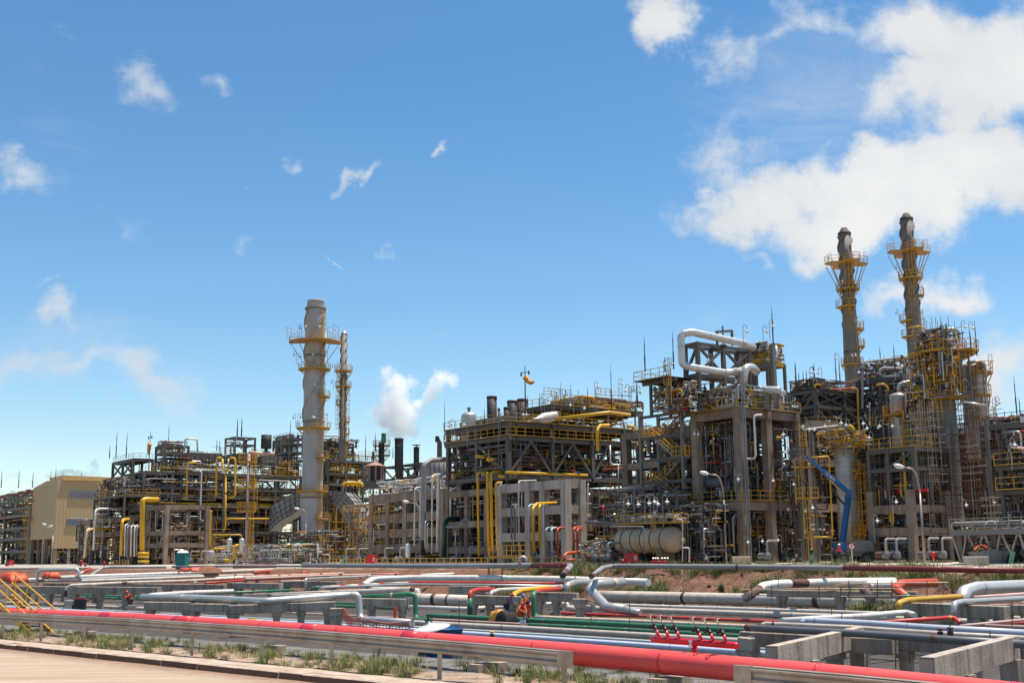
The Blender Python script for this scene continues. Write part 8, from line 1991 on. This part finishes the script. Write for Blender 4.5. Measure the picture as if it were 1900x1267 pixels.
tangle(S(490, t0), S(560, t0), t0 + 2, t0 + 8, 0, zat(520, 985, 210), 90, 'dark', .04, .12, .5, 60)
# far plant seen through the gaps
s1, t0 = corner(1900, 175); s0 = S(560, t0)
for k in range(6):
    a, b_ = s0 + (s1 - s0) * k / 6, s0 + (s1 - s0) * (k + 1) / 6 - 3
    h = [10, 13, 12, 14, 15, 13][k]
    tf = frame('pipe_rack', ['far dark rack glimpsed behind the hut and vent stacks', 'far dark rack glimpsed behind the weathered concrete rack', 'far dark rack glimpsed behind the braced steel rack', 'far dark rack glimpsed behind the stair tower', 'far dark rack glimpsed behind the concrete tower', 'far dark rack glimpsed behind the silver column vessel'][k], 'pipe rack', [a + (b_ - a) * q / 4 for q in range(5)], [t0 + 2, t0 + 12], [h * .35, h * .7, h], 'concrete', .9, .9, decks=(0, 1, 2))
    MB().stb(a, b_, t0 + 9, t0 + 9.4, 0, h - 1).build('added_shade_panel', M['steel_dark'], tf)  # added dark sheet, makes each far rack look shaded inside
    tangle(a, b_, t0 + 1, t0 + 8, 0, h, 60, 'dark', .08, .22, .4, 30)
# the lamps' pattern objects are not part of the place
for L_ in LAMPS:
    for c in list(L_.children): bpy.data.objects.remove(c)
    bpy.data.objects.remove(L_)
o = TANGLE.build('small_piping', [M[m] for m in TANGLE_M], None, origin=Vector((0, 0, 0)))
tag(o, 'countless small pipes, conduits and fittings tangled through the whole plant', 'small piping', kind='stuff')
# ================================================================ steam
BL = [(735, 757, 30), (738, 735, 24), (735, 714, 20), (716, 693, 12), (742, 790, 22), (741, 808, 11), (740, 816, 7), (697, 765, 13), (763, 796, 14), (778, 752, 14), (800, 728, 15), (820, 702, 16), (838, 706, 13), (790, 740, 13), (765, 770, 14), (810, 714, 14), (762, 708, 11), (718, 775, 20), (755, 770, 20)]
dS2 = 248.0
hull = MB()
for (px, py, r) in BL:
    c = PD(px, py, dS2); R2 = r * 1.75 * dS2 / F
    hull.lathe(c, [(math.cos(q) * R2, math.sin(q) * R2) for q in [-PI / 2 + PI * k / 8 for k in range(9)]], 14)
vm_ = bpy.data.materials.new('steam'); vm_.use_nodes = True
nt = vm_.node_tree; N = nt.nodes; L = nt.links; N.clear()
oc = PD(740, 760, dS2)
tx = N.new('ShaderNodeTexCoord'); pv = N.new('ShaderNodeVolumePrincipled'); mo_ = N.new('ShaderNodeOutputMaterial')
w = N.new('ShaderNodeTexNoise'); w.inputs['Scale'].default_value = .28; w.inputs['Detail'].default_value = 5; L.new(tx.outputs['Object'], w.inputs['Vector'])
ws_ = vm('MULTIPLY', vm('SUBTRACT', w.outputs['Color'], (.5, .5, .5)).outputs[0], (4.2, 4.2, 4.2)).outputs[0]
pos = vm('ADD', tx.outputs['Object'], ws_).outputs[0]
u = None
for (px, py, r) in BL:
    q = PD(px, py, dS2) - oc
    ln = vm('LENGTH', vm('SUBTRACT', pos, q).outputs[0]).outputs['Value']
    k = mt('SUBTRACT', 1.0, mt('DIVIDE', ln, r * 1.5 * dS2 / F))
    u = k if u is None else mt('MAXIMUM', u, k)
n_ = N.new('ShaderNodeTexNoise'); n_.inputs['Scale'].default_value = .55; n_.inputs['Detail'].default_value = 6; n_.inputs['Roughness'].default_value = .62; L.new(tx.outputs['Object'], n_.inputs['Vector'])
den = mr(mt('ADD', u, mt('MULTIPLY', mt('SUBTRACT', n_.outputs['Fac'], .5), 1.9)), .12, .95, 0, .65)
L.new(den, pv.inputs['Density']); pv.inputs['Color'].default_value = (1, 1, 1, 1); pv.inputs['Anisotropy'].default_value = .2
L.new(pv.outputs[0], mo_.inputs['Volume'])
o = hull.build('steam', vm_, None, origin=oc)
rmsh = o.modifiers.new('merge', 'REMESH'); rmsh.mode = 'VOXEL'; rmsh.voxel_size = .45
tag(o, 'white steam plume billowing from the dark stack', 'steam', kind='stuff')
# ================================================================ people
def skin_mesh(name, verts, edges, radii, m, parent, sub=2):
    me = bpy.data.meshes.new(name); o0 = ORIGIN[parent.name]
    me.from_pydata([tuple(v - o0) for v in verts], edges, [])
    ob = bpy.data.objects.new(name, me); COL.objects.link(ob); ob.parent = parent; ORIGIN[ob.name] = o0
    import bmesh
    bm = bmesh.new(); bm.from_mesh(me); ly = bm.verts.layers.skin.verify()
    for v, r in zip(bm.verts, radii): v[ly].radius = (r, r)
    bm.verts.ensure_lookup_table(); bm.verts[0][ly].use_root = True
    bm.to_mesh(me); bm.free()
    sk = ob.modifiers.new('skin', 'SKIN'); sk.use_smooth_shade = True
    if sub: su = ob.modifiers.new('smooth', 'SUBSURF'); su.levels = sub; su.render_levels = sub
    me.materials.append(M[m]); return ob
def person(label, foot, fwd, J, top, legs, hat, under=None, boots='black'):
    """J: joints as (forward, left, up) in metres; body is one continuous skin, clothes are children"""
    f = Vector((fwd[0], fwd[1], 0)).normalized(); l = Z.cross(f)
    P = {k: foot + f * a + l * b + Z * c for k, (a, b, c) in J.items()}
    t = thing('person', label, 'person', foot)
    ks = ['pelvis', 'waist', 'chest', 'neck', 'head', 'crown', 'sL', 'eL', 'wL', 'sR', 'eR', 'wR', 'hL', 'kL', 'aL', 'tL', 'hR', 'kR', 'aR', 'tR']
    rad = dict(pelvis=.13, waist=.125, chest=.14, neck=.058, head=.098, crown=.085, sL=.062, eL=.046, wL=.032, sR=.062, eR=.046, wR=.032, hL=.09, kL=.062, aL=.042, tL=.04, hR=.09, kR=.062, aR=.042, tR=.04)
    P['crown'] = P['head'] + (P['head'] - P['neck']).normalized() * .09
    E = [('pelvis', 'waist'), ('waist', 'chest'), ('chest', 'neck'), ('neck', 'head'), ('head', 'crown'), ('chest', 'sL'), ('sL', 'eL'), ('eL', 'wL'), ('chest', 'sR'), ('sR', 'eR'), ('eR', 'wR'), ('pelvis', 'hL'), ('hL', 'kL'), ('kL', 'aL'), ('aL', 'tL'), ('pelvis', 'hR'), ('hR', 'kR'), ('kR', 'aR'), ('aR', 'tR')]
    V = [P[k] for k in ks]; R_ = [rad[k] for k in ks]; ed = [(ks.index(a), ks.index(b)) for a, b in E]
    for sd in 'LR':                                   # palms and five fingers
        wv = (P['w' + sd] - P['e' + sd]).normalized(); ac = wv.cross(Z); ac = ac.normalized() if ac.length > .1 else l
        iw = ks.index('w' + sd); pm = P['w' + sd] + wv * .08; ip = len(V); V.append(pm); R_.append(.034); ed.append((iw, ip))
        dn = ac.cross(wv).normalized()
        if dn.z > 0: dn = -dn
        for q, (off, ln) in enumerate(((-.033, .07), (-.011, .08), (.011, .075), (.032, .06))):
            b0 = pm + ac * off + wv * .025; b1 = b0 + wv * ln * .6; b2 = b1 + wv * ln * .3 + dn * ln * .4
            i0 = len(V); V += [b0, b1, b2]; R_ += [.010, .009, .008]; ed += [(ip, i0), (i0, i0 + 1), (i0 + 1, i0 + 2)]
        th0 = P['w' + sd] + wv * .045 - ac * .04; i0 = len(V); V += [th0, th0 + wv * .045 - ac * .025]; R_ += [.012, .010]; ed += [(ip, i0), (i0, i0 + 1)]
    hd = (P['head'] - P['neck']).normalized(); look = f * .9 - Z * .25 if J.get('look') is None else (f * J['look'][0] + l * J['look'][1] + Z * J['look'][2])
    look = (look - hd * look.dot(hd)).normalized(); sd_ = hd.cross(look)
    i0 = len(V); V += [P['head'] + look * .105 - hd * .01]; R_ += [.018]; ed += [(ks.index('head'), i0)]
    skin_mesh('body', V, ed, R_, 'skin', t)
    for s in (-1, 1):
        MB().lathe(P['head'] + look * .083 + sd_ * .034 * s + hd * .02, [(.002, -.012), (.011, -.006), (.011, .004), (.002, .010)], 8, look).build('eye', M['black'], t)
        MB().lathe(P['head'] + sd_ * .092 * s, [(.01, -.01), (.03, 0), (.02, .02)], 8, sd_ * s).build('ear', M['skin'], t)
    MB().box(P['head'] + look * .092 - hd * .045, sd_ * .022, hd * .005, look * .006).build('mouth', M['maroon'], t)
    tk = ['waist', 'chest', 'neck', 'sL', 'eL', 'wL', 'sR', 'eR', 'wR', 'pelvis']
    te = [('waist', 'chest'), ('chest', 'neck'), ('chest', 'sL'), ('sL', 'eL'), ('eL', 'wL'), ('chest', 'sR'), ('sR', 'eR'), ('eR', 'wR'), ('waist', 'pelvis')]
    tr = dict(waist=.155, chest=.175, neck=.075, sL=.085, eL=.066, wL=.05, sR=.085, eR=.066, wR=.05, pelvis=.155)
    nk = P['neck'].lerp(P['chest'], .25); pl = {**P, 'neck': nk}
    skin_mesh('jacket', [pl[k] for k in tk], [(tk.index(a), tk.index(b)) for a, b in te], [tr[k] for k in tk], top, t)
    if under:
        skin_mesh('vest', [P['waist'].lerp(P['pelvis'], .2), P['waist'], P['chest'], pl['neck'].lerp(P['chest'], .3)], [(0, 1), (1, 2), (2, 3)], [.168, .165, .186, .12], under, t)
    lk = ['pelvis', 'hL', 'kL', 'aL', 'hR', 'kR', 'aR']
    skin_mesh('trousers', [P[k] for k in lk], [(0, 1), (1, 2), (2, 3), (0, 4), (4, 5), (5, 6)], [.15, .115, .088, .072, .115, .088, .072], legs, t)
    for s in 'LR': skin_mesh('boot', [P['a' + s] - Z * .01, P['t' + s]], [(0, 1)], [.06, .052], boots, t, 2)
    hm = P['head'] + hd * .045
    MB().lathe(hm, [(.150, -.005), (.150, .012), (.122, .02), (.118, .06), (.09, .105), (.04, .128), (.004, .132)], 20, hd).build('helmet', hat, t, smooth=True)
    return t
HAT = {k: mat('helmet_' + k, c, .3, vary=0, amt=.1) for k, c in (('red', (.55, .02, .02)), ('blue', (.01, .08, .5)), ('white', (.8, .8, .78)))}
stand = dict(pelvis=(0, 0, .92), waist=(0, 0, 1.08), chest=(.02, 0, 1.32), neck=(.04, 0, 1.49), head=(.07, 0, 1.62), sL=(.0, .19, 1.42), eL=(-.02, .25, 1.14), wL=(.1, .24, .9), sR=(0, -.19, 1.42), eR=(-.02, -.25, 1.14), wR=(.1, -.24, .9),
             hL=(0, .1, .88), kL=(.03, .11, .48), aL=(0, .11, .09), tL=(.15, .12, .05), hR=(0, -.1, .88), kR=(.03, -.11, .48), aR=(0, -.11, .09), tR=(.15, -.12, .05))
walk = dict(stand, hL=(.02, .1, .88), kL=(.2, .1, .52), aL=(.34, .1, .12), tL=(.48, .1, .1), hR=(-.02, -.1, .88), kR=(-.06, -.1, .47), aR=(-.3, -.1, .12), tR=(-.18, -.1, .05), eL=(-.14, .26, 1.16), wL=(-.12, .26, .92), eR=(.06, -.26, 1.15), wR=(.26, -.24, 1.0))
bend = dict(stand, waist=(.06, 0, 1.07), chest=(.2, 0, 1.29), neck=(.3, 0, 1.42), head=(.38, 0, 1.53), sL=(.2, .19, 1.36), eL=(.36, .22, 1.12), wL=(.58, .14, 1.05), sR=(.2, -.19, 1.36), eR=(.36, -.22, 1.12), wR=(.58, -.12, 1.08))
crouch = dict(pelvis=(-.1, 0, .38), waist=(-.04, 0, .52), chest=(.14, 0, .74), neck=(.26, 0, .87), head=(.34, 0, .98), sL=(.14, .19, .82), eL=(.34, .24, .62), wL=(.52, .14, .5), sR=(.14, -.19, .82), eR=(.34, -.24, .62), wR=(.54, -.1, .52),
              hL=(-.06, .11, .38), kL=(.3, .16, .5), aL=(.06, .15, .09), tL=(.2, .17, .05), hR=(-.06, -.11, .38), kR=(.28, -.16, .48), aR=(.02, -.15, .09), tR=(.16, -.17, .05))
fl = -3.44
def on_floor(px, d, z=fl): p = PD(px, 1100, d); return Vector((p.x, p.y, z))
def feet(px, py, d): return PD(px, py, d)
person('worker in a red helmet and navy and orange clothes standing behind the black sheet', feet(940, 1149, 79), (.9, -.4), dict(bend, look=(.8, 0, -.5)), 'cloth_navy', 'cloth_navy', HAT['red'], 'cloth_orange')
person('worker in a blue helmet and orange jacket leaning left to work by the post', feet(982, 1151, 78), (-.95, -.3), bend, 'cloth_orange', 'cloth_orange', HAT['blue'], 'cloth_navy')
person('worker in orange crouching with a red helmet between two standing workers', feet(966, 1149, 79.5), (.5, -.85), crouch, 'cloth_orange', 'cloth_orange', HAT['red'])
person('crouching worker in rust brown clothes under the left concrete beam', feet(242, 1121, 100), (-.8, -.6), crouch, 'orange', 'brown', HAT['red'])
person('worker in a red jacket and white helmet walking past the boom lift', feet(1557, 1041.5, 121.5), (1, .05), walk, 'gear_red', 'cloth_dark', HAT['white'])
